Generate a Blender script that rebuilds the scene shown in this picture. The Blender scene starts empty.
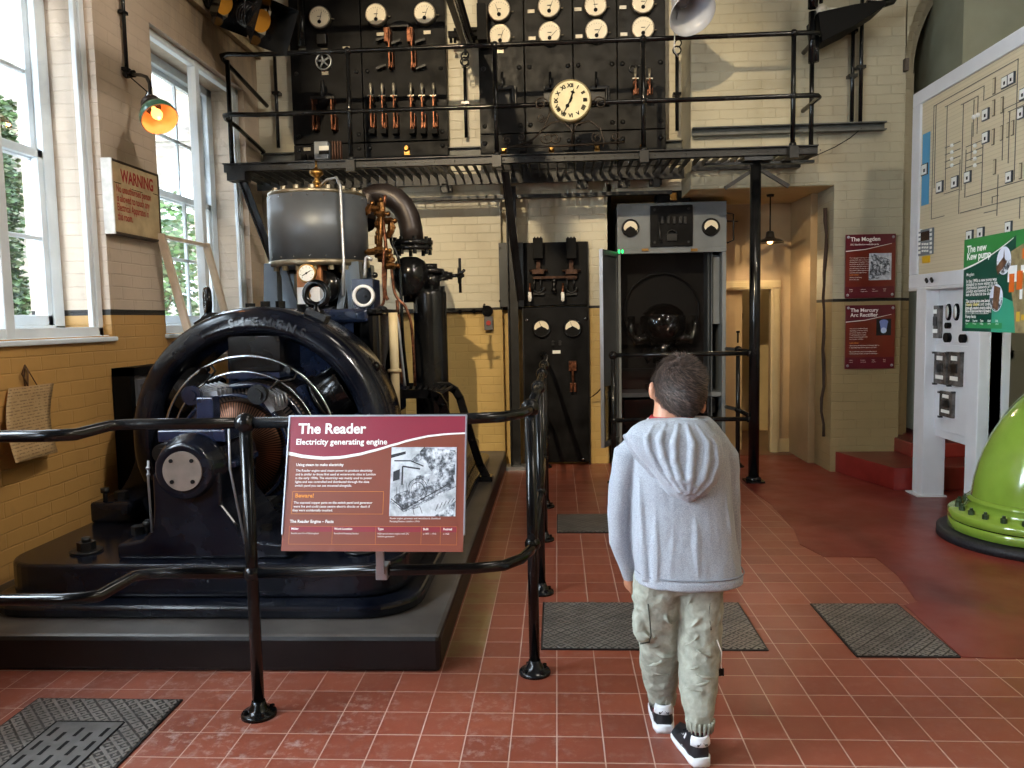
import bpy, math, random
from mathutils import Vector, Matrix, noise
import numpy as np
PI = math.pi
random.seed(7)
SC = bpy.context.scene
COL = SC.collection

# ---------------------------------------------------------------- camera
def cam_axes(yaw, pitch, roll):
    cy, sy, cp, sp, cr, sr = math.cos(yaw), math.sin(yaw), math.cos(pitch), math.sin(pitch), math.cos(roll), math.sin(roll)
    f = Vector((sy*cp, cy*cp, -sp)); r = Vector((cy, -sy, 0)); u = r.cross(f)
    return cr*r + sr*u, -sr*r + cr*u, f
CAM = Vector((0, 0, 1.388)); FPX = 783.13
CR, CU, CF = cam_axes(-.0582, .0837, -.0193)
cd = bpy.data.cameras.new('camera'); camera = bpy.data.objects.new('camera', cd); COL.objects.link(camera)
camera.matrix_world = Matrix.Translation(CAM) @ Matrix((CR, CU, -CF)).transposed().to_4x4()
cd.sensor_width = 36; cd.lens = FPX/1024*36; cd.clip_start = .02; cd.clip_end = 200
SC.camera = camera

def at(x, y, Y=None, X=None, Z=None):
    """real-world point behind a spot of the photograph, on a known wall, floor or depth"""
    d = CF + CR*((x-512)/FPX) + CU*((384-y)/FPX)
    if Y is not None: t = (Y-CAM.y)/d.y
    elif X is not None: t = (X-CAM.x)/d.x
    else: t = (Z-CAM.z)/d.z
    return CAM + d*t

# ---------------------------------------------------------------- light
SC.view_settings.view_transform = 'Standard'; SC.view_settings.look = 'None'
SC.view_settings.exposure = 0.22; SC.view_settings.gamma = 1; SC.view_settings.use_curve_mapping = False
SC.cycles.max_bounces = 8; SC.cycles.diffuse_bounces = 4; SC.cycles.glossy_bounces = 4
SC.cycles.transparent_max_bounces = 16; SC.cycles.sample_clamp_indirect = 6
SC.cycles.use_denoising = True
W = bpy.data.worlds.new('sky'); SC.world = W; W.use_nodes = True
nt = W.node_tree; nt.nodes.clear()
bg = nt.nodes.new('ShaderNodeBackground'); wo = nt.nodes.new('ShaderNodeOutputWorld')
bg.inputs[0].default_value = (.78, .89, 1, 1); bg.inputs[1].default_value = 12.0
nt.links.new(bg.outputs[0], wo.inputs[0])

def light(kind, name, loc, energy, color, target=None, **kw):
    d = bpy.data.lights.new(name, kind); o = bpy.data.objects.new(name, d); COL.objects.link(o)
    o.location = loc; d.energy = energy; d.color = color
    for k, v in kw.items(): setattr(d, k, v)
    if target is not None: o.rotation_euler = (Vector(target)-Vector(loc)).to_track_quat('-Z', 'Y').to_euler()
    return o
WIN_Y = [(-3.6, -2.05), (-1.4, .15), (.8, 2.35), (3.05, 4.66), (5.33, 6.93)]   # the openings of the left wall
WIN_Z = (1.33, 3.43)
for i, (a, b) in enumerate(WIN_Y):     # portals: they only guide the sky light through the openings
    o = light('AREA', 'window_portal', (-3.25, (a+b)/2, 2.38), 1, (1, 1, 1), target=(0, (a+b)/2, 2.38), shape='RECTANGLE', size=b-a, size_y=2.1)
    o.data.cycles.is_portal = True
for a, b in WIN_Y[:3]:                 # area lamps added outside the three unseen windows to brighten the foreground
    light('AREA', 'daylight_fill', (-3.6, (a+b)/2, 2.6), 460, (.80, .90, 1), target=(0, (a+b)/2+.6, 1.6), shape='RECTANGLE', size=b-a, size_y=2.2)
light('SUN', 'sun', (5, -3, 12), 4.0, (1, .95, .86), target=(5-3.0, -3+1.6, 12-3.4), angle=.01)
# spotlights of the hall, then unseen point lamps added as fill
light('SPOT', 'hall_spotlight', (-1.3, -.6, 5.0), 1500, (1, .80, .52), target=(-.15, 7.3, 2.45), spot_size=.62, spot_blend=.35, shadow_soft_size=.05)
light('SPOT', 'hall_spotlight', (3.0, 2.6, 5.2), 190, (1, .86, .68), target=(2.4, 5.4, .6), spot_size=1.5, spot_blend=.7, shadow_soft_size=.12)
light('SPOT', 'hall_spotlight', (2.4, .4, 5.2), 650, (1, .93, .84), target=(-2.9, 5.2, 1.9), spot_size=.85, spot_blend=.8, shadow_soft_size=.10)
light('POINT', 'hall_fill', (3.2, .2, 4.4), 120, (1, .94, .86), shadow_soft_size=.35)  # unseen lamp added to brighten the left wall
light('POINT', 'hall_fill', (1.0, 3.2, 5.3), 90, (1, .92, .80), shadow_soft_size=.35)  # unseen overhead lamp added as general fill

# ---------------------------------------------------------------- mesh accumulator
def frame(axis):
    a = Vector(axis).normalized()
    t = Vector((0, 0, 1)) if abs(a.z) < .9 else Vector((1, 0, 0))
    u = t.cross(a).normalized(); return u, a.cross(u), a
class B:
    def __init__(s): s.v = []; s.f = []; s.m = []; s.s = []
    def add(s, vs, fs, m=0, sm=False):
        k = len(s.v); s.v += [tuple(p) for p in vs]
        for q in fs: s.f.append([k+i for i in q]); s.m.append(m); s.s.append(sm)
        return s
    def box(s, x0, x1, y0, y1, z0, z1, m=0):
        if x0 > x1: x0, x1 = x1, x0
        if y0 > y1: y0, y1 = y1, y0
        if z0 > z1: z0, z1 = z1, z0
        v = [(x, y, z) for z in (z0, z1) for y in (y0, y1) for x in (x0, x1)]
        return s.add(v, [(0, 2, 3, 1), (4, 5, 7, 6), (0, 1, 5, 4), (2, 6, 7, 3), (0, 4, 6, 2), (1, 3, 7, 5)], m)
    def obox(s, c, sx, sy, sz, ex, ey=None, m=0):
        """box about c, its local x along ex, local z near ey"""
        c = Vector(c); ex = Vector(ex).normalized(); up = Vector(ey if ey is not None else (0, 0, 1))
        ez = (up-ex*up.dot(ex)).normalized(); yy = ez.cross(ex)
        v = [c+ex*x*sx/2+yy*y*sy/2+ez*z*sz/2 for z in (-1, 1) for y in (-1, 1) for x in (-1, 1)]
        return s.add(v, [(0, 2, 3, 1), (4, 5, 7, 6), (0, 1, 5, 4), (2, 6, 7, 3), (0, 4, 6, 2), (1, 3, 7, 5)], m)
    def cyl(s, p0, p1, r0, r1=None, n=16, m=0, sm=True, caps=True):
        p0 = Vector(p0); p1 = Vector(p1); r1 = r0 if r1 is None else r1
        u, w, a = frame(p1-p0); k = len(s.v)
        vs = [p+(u*math.cos(t*2*PI/n)+w*math.sin(t*2*PI/n))*r for p, r in ((p0, r0), (p1, r1)) for t in range(n)]
        s.add(vs, [(i, (i+1) % n, n+(i+1) % n, n+i) for i in range(n)], m, sm)
        if caps:
            s.f.append([k+i for i in range(n)][::-1]); s.m.append(m); s.s.append(False)
            s.f.append([k+n+i for i in range(n)]); s.m.append(m); s.s.append(False)
        return s
    def hexa(s, p0, p1, r, m=0): return s.cyl(p0, p1, r, r, 6, m, False)
    def lathe(s, prof, o, axis=(0, 0, 1), n=32, m=0, sm=True, arc=None):
        u, w, a = frame(axis); o = Vector(o); vs = []
        for r, h in prof:
            for t in range(n): q = t*2*PI/n; vs.append(o+a*h+(u*math.cos(q)+w*math.sin(q))*r)
        fs = [(j*n+i, j*n+(i+1) % n, (j+1)*n+(i+1) % n, (j+1)*n+i) for j in range(len(prof)-1) for i in range(n)]
        k = len(s.v); s.add(vs, fs, m, sm)
        if prof[0][0] > 1e-4: s.f.append([k+i for i in range(n)][::-1]); s.m.append(m); s.s.append(False)
        if prof[-1][0] > 1e-4: s.f.append([k+(len(prof)-1)*n+i for i in range(n)]); s.m.append(m); s.s.append(False)
        return s
    def lring(s, prof, o, axis, n=64, m=0, sm=True):
        """closed lathe: the profile is a closed loop"""
        u, w, a = frame(axis); o = Vector(o); vs = []; L = len(prof)
        for r, h in prof:
            for t in range(n): q = t*2*PI/n; vs.append(o+a*h+(u*math.cos(q)+w*math.sin(q))*r)
        return s.add(vs, [(j*n+i, j*n+(i+1) % n, ((j+1) % L)*n+(i+1) % n, ((j+1) % L)*n+i) for j in range(L) for i in range(n)], m, sm)
    def ball(s, c, r, n=14, m=0, sc=(1, 1, 1)):
        c = Vector(c); k = n//2; vs = [c+Vector((0, 0, -r*sc[2]))]
        for j in range(1, k):
            p = PI*j/k-PI/2
            for i in range(n): q = 2*PI*i/n; vs.append(c+Vector((r*sc[0]*math.cos(p)*math.cos(q), r*sc[1]*math.cos(p)*math.sin(q), r*sc[2]*math.sin(p))))
        vs.append(c+Vector((0, 0, r*sc[2]))); e = len(vs)-1
        fs = [(0, 1+(i+1) % n, 1+i) for i in range(n)]+[(e, e-n+i, e-n+(i+1) % n) for i in range(n)]
        fs += [(1+j*n+i, 1+j*n+(i+1) % n, 1+(j+1)*n+(i+1) % n, 1+(j+1)*n+i) for j in range(k-2) for i in range(n)]
        return s.add(vs, fs, m, True)
    def torus(s, c, axis, R, r, n=32, k=10, m=0, a0=0, a1=2*PI):
        u, w, a = frame(axis); c = Vector(c); full = abs(a1-a0-2*PI) < 1e-6
        pts = [c+(u*math.cos(a0+(a1-a0)*i/n)+w*math.sin(a0+(a1-a0)*i/n))*R for i in range(n+(0 if full else 1))]
        return s.tube(pts, r, k, m, closed=full)
    def tube(s, pts, r, n=10, m=0, closed=False, sm=True):
        P = [Vector(p) for p in pts]; L = len(P); rs = r if isinstance(r, (list, tuple)) else [r]*L
        T = []
        for i in range(L):
            a = P[(i-1) % L] if (closed or i) else P[0]; b = P[(i+1) % L] if (closed or i < L-1) else P[-1]
            T.append((b-a).normalized())
        u = frame(T[0])[0]; k = len(s.v)
        for i in range(L):
            u = (u-T[i]*u.dot(T[i])); u = u.normalized() if u.length > 1e-6 else frame(T[i])[0]; w = T[i].cross(u)
            s.v += [tuple(P[i]+(u*math.cos(2*PI*j/n)+w*math.sin(2*PI*j/n))*rs[i]) for j in range(n)]
        for i in range(L if closed else L-1):
            q = (i+1) % L
            for j in range(n): s.f.append([k+i*n+j, k+i*n+(j+1) % n, k+q*n+(j+1) % n, k+q*n+j]); s.m.append(m); s.s.append(sm)
        if not closed:
            s.f.append([k+j for j in range(n)][::-1]); s.m.append(m); s.s.append(False)
            s.f.append([k+(L-1)*n+j for j in range(n)]); s.m.append(m); s.s.append(False)
        return s
    def prism(s, poly, ax, d0, d1, m=0, sm=False):
        """polygon in the two other axes extruded along ax ('x','y','z')"""
        def P(a, b, d): return {'x': (d, a, b), 'y': (a, d, b), 'z': (a, b, d)}[ax]
        n = len(poly); k = len(s.v)
        s.v += [P(a, b, d0) for a, b in poly]+[P(a, b, d1) for a, b in poly]
        for i in range(n): s.f.append([k+i, k+(i+1) % n, k+n+(i+1) % n, k+n+i]); s.m.append(m); s.s.append(sm)
        s.f.append([k+i for i in range(n)][::-1]); s.m.append(m); s.s.append(False)
        s.f.append([k+n+i for i in range(n)]); s.m.append(m); s.s.append(False)
        return s
    def quad(s, a, b, c, d, m=0): return s.add([a, b, c, d], [(0, 1, 2, 3)], m)
    def text(s, body, o, ex, ey, size, m=0, align='LEFT', bold=0, thick=0, wide=1):
        cu = bpy.data.curves.new('t', 'FONT'); cu.body = body; cu.size = size; cu.align_x = align
        cu.resolution_u = 2 if size < .03 else 4; cu.offset = bold; cu.extrude = thick
        ob = bpy.data.objects.new('t', cu); me = bpy.data.meshes.new_from_object(ob)
        ex = Vector(ex).normalized(); ey = Vector(ey).normalized(); ez = ex.cross(ey); o = Vector(o)
        vs = [o+ex*v.co.x*wide+ey*v.co.y+ez*v.co.z for v in me.vertices]
        s.add(vs, [tuple(p.vertices) for p in me.polygons], m)
        bpy.data.objects.remove(ob); bpy.data.curves.remove(cu); bpy.data.meshes.remove(me)
        return s
    def loft(s, rings, m=0, sm=True, caps=True):
        n = len(rings[0]); k = len(s.v)
        for R in rings: s.v += [tuple(p) for p in R]
        for j in range(len(rings)-1):
            for i in range(n): s.f.append([k+j*n+i, k+j*n+(i+1) % n, k+(j+1)*n+(i+1) % n, k+(j+1)*n+i]); s.m.append(m); s.s.append(sm)
        if caps:
            s.f.append([k+i for i in range(n)][::-1]); s.m.append(m); s.s.append(sm)
            s.f.append([k+(len(rings)-1)*n+i for i in range(n)]); s.m.append(m); s.s.append(sm)
        return s

LOC = {}
def pieces(b, gap):
    """the separate bodies of an accumulator, bodies nearer than gap kept together"""
    par = list(range(len(b.v)))
    def find(i):
        while par[i] != i: par[i] = par[par[i]]; i = par[i]
        return i
    for f in b.f:
        r = find(f[0])
        for i in f[1:]: par[find(i)] = r
    comp = {}
    for i in range(len(b.v)): comp.setdefault(find(i), []).append(i)
    box = [[np.array([b.v[i] for i in c]).min(0)-gap/2, np.array([b.v[i] for i in c]).max(0)+gap/2, c] for c in comp.values()]
    done = False
    while not done:
        done = True; out = []
        for q in box:
            for p in out:
                if (q[0] <= p[1]).all() and (p[0] <= q[1]).all(): p[0] = np.minimum(p[0], q[0]); p[1] = np.maximum(p[1], q[1]); p[2] = p[2]+q[2]; done = False; break
            else: out.append(q)
        box = out
    res = []; own = {}
    for k, q in enumerate(box):
        for i in q[2]: own[i] = k
        res.append((B(), {}))
    for i, v in enumerate(b.v): r, mp = res[own[i]]; mp[i] = len(r.v); r.v.append(v)
    for f, m, s_ in zip(b.f, b.m, b.s): r, mp = res[own[f[0]]]; r.f.append([mp[i] for i in f]); r.m.append(m); r.s.append(s_)
    return [r for r, mp in res]
def obj(name, b, mats, parent=None, bevel=0, loc=None, subdiv=0, seg=2, split=None):
    if split is not None:
        for q in pieces(b, split): o = obj(name, q, mats, parent, bevel, loc, subdiv, seg)
        return o
    if not isinstance(mats, (list, tuple)): mats = [mats]
    if parent is not None: loc = LOC[parent.name]
    elif loc is None:
        a = np.array(b.v); lo, hi = a.min(0), a.max(0); loc = Vector(((lo[0]+hi[0])/2, (lo[1]+hi[1])/2, lo[2]))
    loc = Vector(loc)
    me = bpy.data.meshes.new(name); me.from_pydata([tuple(Vector(v)-loc) for v in b.v], [], b.f)
    for mt in mats: me.materials.append(mt)
    me.polygons.foreach_set('material_index', b.m); me.polygons.foreach_set('use_smooth', b.s); me.update()
    import bmesh
    bm = bmesh.new(); bm.from_mesh(me); bmesh.ops.recalc_face_normals(bm, faces=bm.faces); bm.to_mesh(me); bm.free()
    o = bpy.data.objects.new(name, me); COL.objects.link(o); LOC[o.name] = loc
    if parent is not None: o.parent = parent
    else: o.location = loc
    if bevel:
        md = o.modifiers.new('bevel', 'BEVEL'); md.width = bevel; md.segments = seg; md.limit_method = 'ANGLE'; md.angle_limit = math.radians(35)
    if subdiv:
        md = o.modifiers.new('sub', 'SUBSURF'); md.levels = md.render_levels = subdiv
    return o
def tag(o, label, cat, group=None):
    o['label'] = label; o['category'] = cat
    if group: o['group'] = group
    return o
def thing(name, label, cat, loc, group=None):
    o = bpy.data.objects.new(name, None); COL.objects.link(o); o.location = loc; o.empty_display_size = .1
    LOC[o.name] = Vector(loc); return tag(o, label, cat, group)
def struct(name, b, mats, **k):
    o = obj(name, b, mats, loc=(0, 0, 0), **k); o['kind'] = 'structure'; return o
def dup(root, loc, label=None, group=None, rotz=None):
    r = root.copy(); COL.objects.link(r); r.location = loc; LOC[r.name] = Vector(loc)
    if rotz is not None: r.rotation_euler = (0, 0, rotz)
    if label: r['label'] = label
    if group: r['group'] = group
    for ch in list(root.children):
        c = ch.copy(); COL.objects.link(c); c.parent = r
        for g in ch.children: q = g.copy(); COL.objects.link(q); q.parent = c
    return r

# ---------------------------------------------------------------- materials
def rgb(h):
    if isinstance(h, str):
        c = [int(h[i:i+2], 16)/255 for i in (0, 2, 4)]
        return tuple(x/12.92 if x <= .04045 else ((x+.055)/1.055)**2.4 for x in c)+(1,)
    return tuple(h)+(1,)
class Nd:
    """tiny node helper"""
    def __init__(s, name):
        s.mat = bpy.data.materials.new(name); s.mat.use_nodes = True; s.t = s.mat.node_tree; s.t.nodes.clear()
        s.out = s.t.nodes.new('ShaderNodeOutputMaterial')
    def n(s, kind, props=None, **ins):
        nd = s.t.nodes.new('ShaderNode'+kind)
        for k, v in (props or {}).items(): setattr(nd, k, v)
        for k, v in ins.items():
            key = int(k[1:]) if k[0] == '_' and k[1:].isdigit() else k.replace('_', ' ')
            s.set(nd.inputs[key], v)
        return nd
    def set(s, inp, v):
        if hasattr(v, 'is_output') or isinstance(v, bpy.types.NodeSocket): s.t.links.new(v, inp)
        elif isinstance(v, bpy.types.Node): s.t.links.new(v.outputs[0], inp)
        else:
            if isinstance(v, str): v = rgb(v)
            inp.default_value = v
    def math(s, op, a, b=None, c=None):
        nd = s.n('Math', {'operation': op}); s.set(nd.inputs[0], a)
        if b is not None: s.set(nd.inputs[1], b)
        if c is not None: s.set(nd.inputs[2], c)
        return nd.outputs[0]
    def mix(s, f, a, b, mode='MIX'):
        nd = s.n('Mix', {'data_type': 'RGBA', 'blend_type': mode})
        s.set(nd.inputs[0], f); s.set(nd.inputs[6], a); s.set(nd.inputs[7], b); return nd.outputs[2]
    def ramp(s, f, stops):
        nd = s.n('ValToRGB'); s.set(nd.inputs[0], f); e = nd.color_ramp.elements
        while len(e) > 1: e.remove(e[-1])
        e[0].position, e[0].color = stops[0][0], rgb(stops[0][1])
        for p, c in stops[1:]: q = e.new(p); q.color = rgb(c)
        return nd.outputs[0]
    def bsdf(s, **k):
        p = s.n('BsdfPrincipled', None, **k); s.t.links.new(p.outputs[0], s.out.inputs[0]); return p
    def pos(s): return s.n('NewGeometry').outputs['Position']
    def noise(s, vec, scale, detail=4, rough=.55):
        nd = s.n('TexNoise', None, Scale=scale, Detail=detail, Roughness=rough)
        if vec is not None: s.t.links.new(vec, nd.inputs['Vector'])
        return nd.outputs[0]
def pm(name, col, rough=.5, metal=0., var=0., vs=8, col2=None, bump=0., bs=60, coat=0., spec=.5, rv=0.):
    N = Nd(name); oc = N.n('TexCoord').outputs['Object']
    c = rgb(col)
    if var: 
        c2 = rgb(col2) if col2 else tuple(min(1, x*(1+var)+.01) for x in c[:3])+(1,)
        c1 = c if col2 else tuple(x*(1-var) for x in c[:3])+(1,)
        f = N.n('MapRange', None, _0=N.noise(oc, vs), _1=.35, _2=.65).outputs[0]
        c = N.mix(f, c1, c2)
    k = dict(Base_Color=c, Roughness=rough, Metallic=metal)
    if rv: k['Roughness'] = N.n('MapRange', None, _0=N.noise(oc, vs*2.3), _1=.3, _2=.7, _3=rough, _4=min(1, rough+rv)).outputs[0]
    p = N.bsdf(**k); p.inputs['Specular IOR Level'].default_value = spec; p.inputs['Coat Weight'].default_value = coat; p.inputs['Coat Roughness'].default_value = .12
    if bump:
        b = N.n('Bump', None, Strength=bump, Distance=.004, Height=N.noise(oc, bs, 3)); N.t.links.new(b.outputs[0], p.inputs['Normal'])
    return N.mat
def emit(name, col, s, base=None):
    N = Nd(name); p = N.bsdf(Base_Color=rgb(base or col), Roughness=.5); p.inputs['Emission Color'].default_value = rgb(col); p.inputs['Emission Strength'].default_value = s; return N.mat
def glass_mat(name, tint=(1, 1, 1), gloss=.07):
    N = Nd(name); tr = N.n('BsdfTransparent', None, Color=tint+(1,)); gl = N.n('BsdfGlossy', None, Roughness=.02)
    g_ = N.n('NewGeometry'); ct = N.math('ABSOLUTE', N.n('VectorMath', {'operation': 'DOT_PRODUCT'}, _0=g_.outputs['Normal'], _1=g_.outputs['Incoming']).outputs['Value'])
    fr = N.math('MULTIPLY_ADD', N.math('POWER', N.math('SUBTRACT', 1.0, ct), 5.0), .9, .045); mx = N.n('MixShader', None); N.set(mx.inputs[0], fr)
    N.t.links.new(tr.outputs[0], mx.inputs[1]); N.t.links.new(gl.outputs[0], mx.inputs[2]); N.t.links.new(mx.outputs[0], N.out.inputs[0]); return N.mat
def wall_mat(name, axis, stripe=(1.455, 1.490), upper='C9BD9C', lower='C79A50', dirty=False, all_upper=False):
    N = Nd(name); P = N.pos(); sp = N.n('SeparateXYZ', None, _0=P)
    h = sp.outputs[0 if axis == 'x' else 1]; z = sp.outputs[2]
    v = N.n('CombineXYZ', None, _0=h, _1=z, _2=0.0).outputs[0]
    wob = N.n('CombineXYZ', None, _0=N.math('MULTIPLY', N.noise(P, 6), .02), _1=N.math('MULTIPLY', N.noise(P, 4.3), .02)).outputs[0]
    v = N.n('VectorMath', {'operation': 'ADD'}, _0=v, _1=wob).outputs[0]
    br = N.n('TexBrick', {'offset': .5}, Vector=v, Color1='FFFFFF', Color2='EEEEEE', Mortar='CFCBC2', Scale=1.0, Mortar_Size=.005, Mortar_Smooth=.6, Brick_Width=.235, Row_Height=.078)
    n1 = N.noise(P, 1.7, 5); n2 = N.noise(P, 14, 5)
    up = N.mix(N.n('MapRange', None, _0=n1, _1=.35, _2=.7), upper, tuple(x*.80 for x in rgb(upper)[:3])+(1,))
    if dirty:
        st = N.n('MapRange', None, _0=z, _1=3.1, _2=3.9).outputs[0]
        yy = N.n('MapRange', None, _0=sp.outputs[1], _1=5.0, _2=6.0).outputs[0]
        dn = N.ramp(N.noise(N.n('VectorMath', {'operation': 'MULTIPLY'}, _0=P, _1=(1, 3.5, .9)).outputs[0], 2.6, 6, .65), [(.3, '3E3022'), (.5, '6E5839'), (.62, '8A7250'), (.75, '9A8462')])
        up = N.mix(N.math('MULTIPLY', st, yy), up, dn)
    lo = N.mix(N.n('MapRange', None, _0=n1, _1=.3, _2=.7), lower, tuple(x*.82 for x in rgb(lower)[:3])+(1,))
    if all_upper: c = up
    else:
        c = N.mix(N.math('GREATER_THAN', z, stripe[0]), lo, up)
        ins = N.math('MULTIPLY', N.math('GREATER_THAN', z, stripe[0]), N.math('LESS_THAN', z, stripe[1]))
        c = N.mix(ins, c, '17130F')
    c = N.mix(.16, c, br.outputs[0], 'MULTIPLY')
    c = N.mix(N.n('MapRange', None, _0=n2, _1=.62, _2=.8, _3=0., _4=.25), c, '6F5F48')
    hgt = N.math('ADD', N.math('MULTIPLY', br.outputs[1], -1.0), N.math('MULTIPLY', n2, .35))
    bp = N.n('Bump', None, Strength=.55, Distance=.006, Height=hgt)
    p = N.bsdf(Base_Color=c, Roughness=.45); N.t.links.new(bp.outputs[0], p.inputs['Normal'])
    return N.mat
MT = {}
MT['black'] = pm('black enamel', '030406', .17, 0, .35, 3, spec=.35, bump=.05, bs=30)
MT['navy'] = pm('navy black gloss paint', '040916', .17, 0, .3, 5, spec=.40, bump=.06, bs=25)
MT['blue'] = pm('dark blue gloss paint', '0C1B36', .22, 0, .3, 6, coat=.5)
MT['pipe'] = pm('black painted pipe', '030406', .17, 0, .2, 5, spec=.38)
MT['slate'] = pm('black slate', '020204', .38, 0, .5, 4, spec=.12, rv=.2)
MT['slate_b'] = pm('warm worn slate', '060504', .36, 0, .9, 6, spec=.2, rv=.25, bump=.05, bs=40)
MT['steel_b'] = pm('grey black steel', '08090B', .42, .1, .4, 8, bump=.1, bs=80)
MT['white'] = pm('white gloss paint', 'DCE3E8', .35, 0, .05, 5)
MT['whitep'] = pm('white enamelled panel', 'DCDDDF', .3, 0, .03, 4)
MT['cream'] = pm('cream paint', 'C6B48C', .5, 0, .1, 4)
MT['brass'] = pm('brass', 'A07A42', .3, 1, .2, 20)
MT['copper'] = pm('copper', '6E4530', .42, .9, .6, 40, bump=.05)
MT['steel'] = pm('polished steel', 'B9BEC4', .22, 1, .15, 12)
MT['silver'] = pm('satin aluminium', 'A9ACB2', .4, .8, .05, 6)
MT['drum'] = pm('graphite sheet steel', '545A62', .36, .35, .1, 3, rv=.1)
MT['dial'] = pm('cream dial face', 'E6DCC3', .4)
MT['dialw'] = pm('white dial face', 'EEEDE6', .4)
MT['ink'] = pm('black ink', '070707', .6, spec=.15)
MT['plate'] = pm('engraved nickel plate', '9A9486', .35, .6, .2, 30)
MT['green'] = pm('lime green gloss paint', '86A63A', .16, 0, .12, 3, coat=.6)
MT['greenlamp'] = pm('green enamel', '3E6E58', .25, 0, .1, 5, coat=.5)
MT['grey'] = pm('grey cabinet paint', '6C7276', .38, 0, .08, 4)
MT['greyd'] = pm('dark grey cabinet paint', '3C4146', .4, 0, .1, 4)
MT['glass'] = glass_mat('window glass', (.97, .99, 1))
MT['glassd'] = glass_mat('dusty cabinet glass', (.55, .56, .58))
MT['maroon'] = pm('maroon sign print', '5E1422', .3)
MT['rust'] = pm('rust brown sign print', '6E2618', .3)
MT['signw'] = pm('white sign lettering', 'F2EEE8', .4)
MT['signo'] = pm('orange sign lettering', 'E08A34', .4)
MT['red'] = pm('red paint', 'A5302A', .4)
MT['redfloor'] = pm('red floor paint', '70261B', .30, 0, .2, 2.2, rv=.15, bump=.08, bs=14)
MT['rubber'] = pm('black rubber', '101012', .75)
# ================================================================ THE SETTING
XL = -2.72      # face of the left wall
# ---- floor
N = Nd('terracotta tiles'); P = N.pos()
v = N.n('VectorMath', {'operation': 'ADD'}, _0=P, _1=(.0189+.152*200, -3.1065+.152*200, 0)).outputs[0]
br = N.n('TexBrick', {'offset': 0.0}, Vector=v, Color1='8E4A38', Color2='783C2E', Mortar='BCA294', Scale=1.0, Mortar_Size=.0022, Mortar_Smooth=.1, Brick_Width=.152, Row_Height=.152)
sp = N.n('SeparateXYZ', None, _0=P)
big = N.noise(P, .9, 3); fine = N.noise(P, 22, 6, .7); mid = N.noise(P, 5, 5)
c = N.mix(N.n('MapRange', None, _0=big, _1=.35, _2=.7, _3=0., _4=.5), br.outputs[0], '85492F')
scuff_sheen = N.math('MULTIPLY', N.n('MapRange', None, _0=fine, _1=.50, _2=.68).outputs[0], N.n('MapRange', None, _0=mid, _1=.40, _2=.65, _3=.08, _4=.55).outputs[0])
near = N.math('MULTIPLY', N.n('MapRange', None, _0=sp.outputs[1], _1=3.4, _2=2.4).outputs[0], N.n('MapRange', None, _0=sp.outputs[0], _1=.6, _2=-1.2).outputs[0])
c = N.mix(N.math('MULTIPLY', scuff_sheen, N.n('MapRange', None, _0=near, _3=.18, _4=1.5).outputs[0]), c, 'B8A49C')  # pale scuffs plus window sheen, both mixed into the near left tile colour
# a run of paler replaced tiles beside the plinth
pal = N.math('MULTIPLY', N.math('MULTIPLY', N.math('GREATER_THAN', sp.outputs[0], -.475), N.math('LESS_THAN', sp.outputs[0], -.325)), N.math('MULTIPLY', N.math('GREATER_THAN', sp.outputs[1], 3.106), N.math('LESS_THAN', sp.outputs[1], 4.32)))
c = N.mix(N.math('MULTIPLY', pal, N.n('MapRange', None, _0=N.noise(P, 7, 3), _1=.35, _2=.6, _3=.2, _4=.75).outputs[0]), c, '8C7A50')
bp = N.n('Bump', None, Strength=.5, Distance=.002, Height=N.math('ADD', N.math('MULTIPLY', br.outputs[1], -1.), N.math('MULTIPLY', fine, .25)))
p = N.bsdf(Base_Color=c, Roughness=N.n('MapRange', None, _0=mid, _1=.3, _2=.7, _3=.30, _4=.44).outputs[0]); N.t.links.new(bp.outputs[0], p.inputs['Normal'])
MT['tiles'] = N.mat
MT['wallL'] = wall_mat('painted brick, side wall', 'y', upper='CDB8A2', lower='C49656', dirty=True)
MT['wallB'] = wall_mat('painted brick, end wall', 'x', stripe=(1.468, 1.492), upper='D2CAB2', lower='CCAC6A')
MT['pier'] = wall_mat('painted brick, pier', 'x', stripe=(1.475, 1.50), upper='ABA48C', lower='A08A60')
MT['niche'] = wall_mat('grey green painted niche', 'x', upper='6E7260', lower='6E7260')
MT['plaster'] = pm('ochre passage plaster', 'A88C64', .55, 0, .08, 3)
MT['plaster2'] = pm('cream passage plaster', 'BFA878', .55, 0, .08, 3)
MT['brownfloor'] = pm('brown passage floor', '5E3A24', .35, 0, .2, 3)
MT['doorp'] = pm('cream door paint', 'C0A878', .4, 0, .05, 4)
b = B(); b.box(-3.3, 4.3, -5.2, 10.2, -.25, 0)
struct('floor', b, MT['tiles'])
# red painted area, laid over the tiles
ed = [(1.70, 9.4), (1.62, 7.71), (1.50, 6.42), (1.54, 5.69), (1.50, 5.02), (1.44, 4.70), (1.50, 4.45), (1.78, 4.44), (1.77, 4.12), (1.70, 3.74), (1.62, 3.70), (1.60, 3.13), (1.70, 3.12), (4.2, 3.12), (4.2, 9.4)]
b = B(); b.prism(ed, 'z', .0005, .003); struct('floor_1', b, MT['redfloor'])
b = B(); b.box(1.5, 2.7, 7.72, 9.35, .003, .006); struct('floor_2', b, MT['brownfloor'])
# ---- ceiling
b = B(); b.box(-3.3, 4.3, -5.2, 8.0, 6.0, 6.2)
for y in range(-4, 8, 2): b.box(-3.2, 4.2, y, y+.14, 5.78, 6.0)
struct('ceiling', b, pm('dark stained ceiling boards', '4A3C2E', .7, 0, .2, 4))
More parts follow.
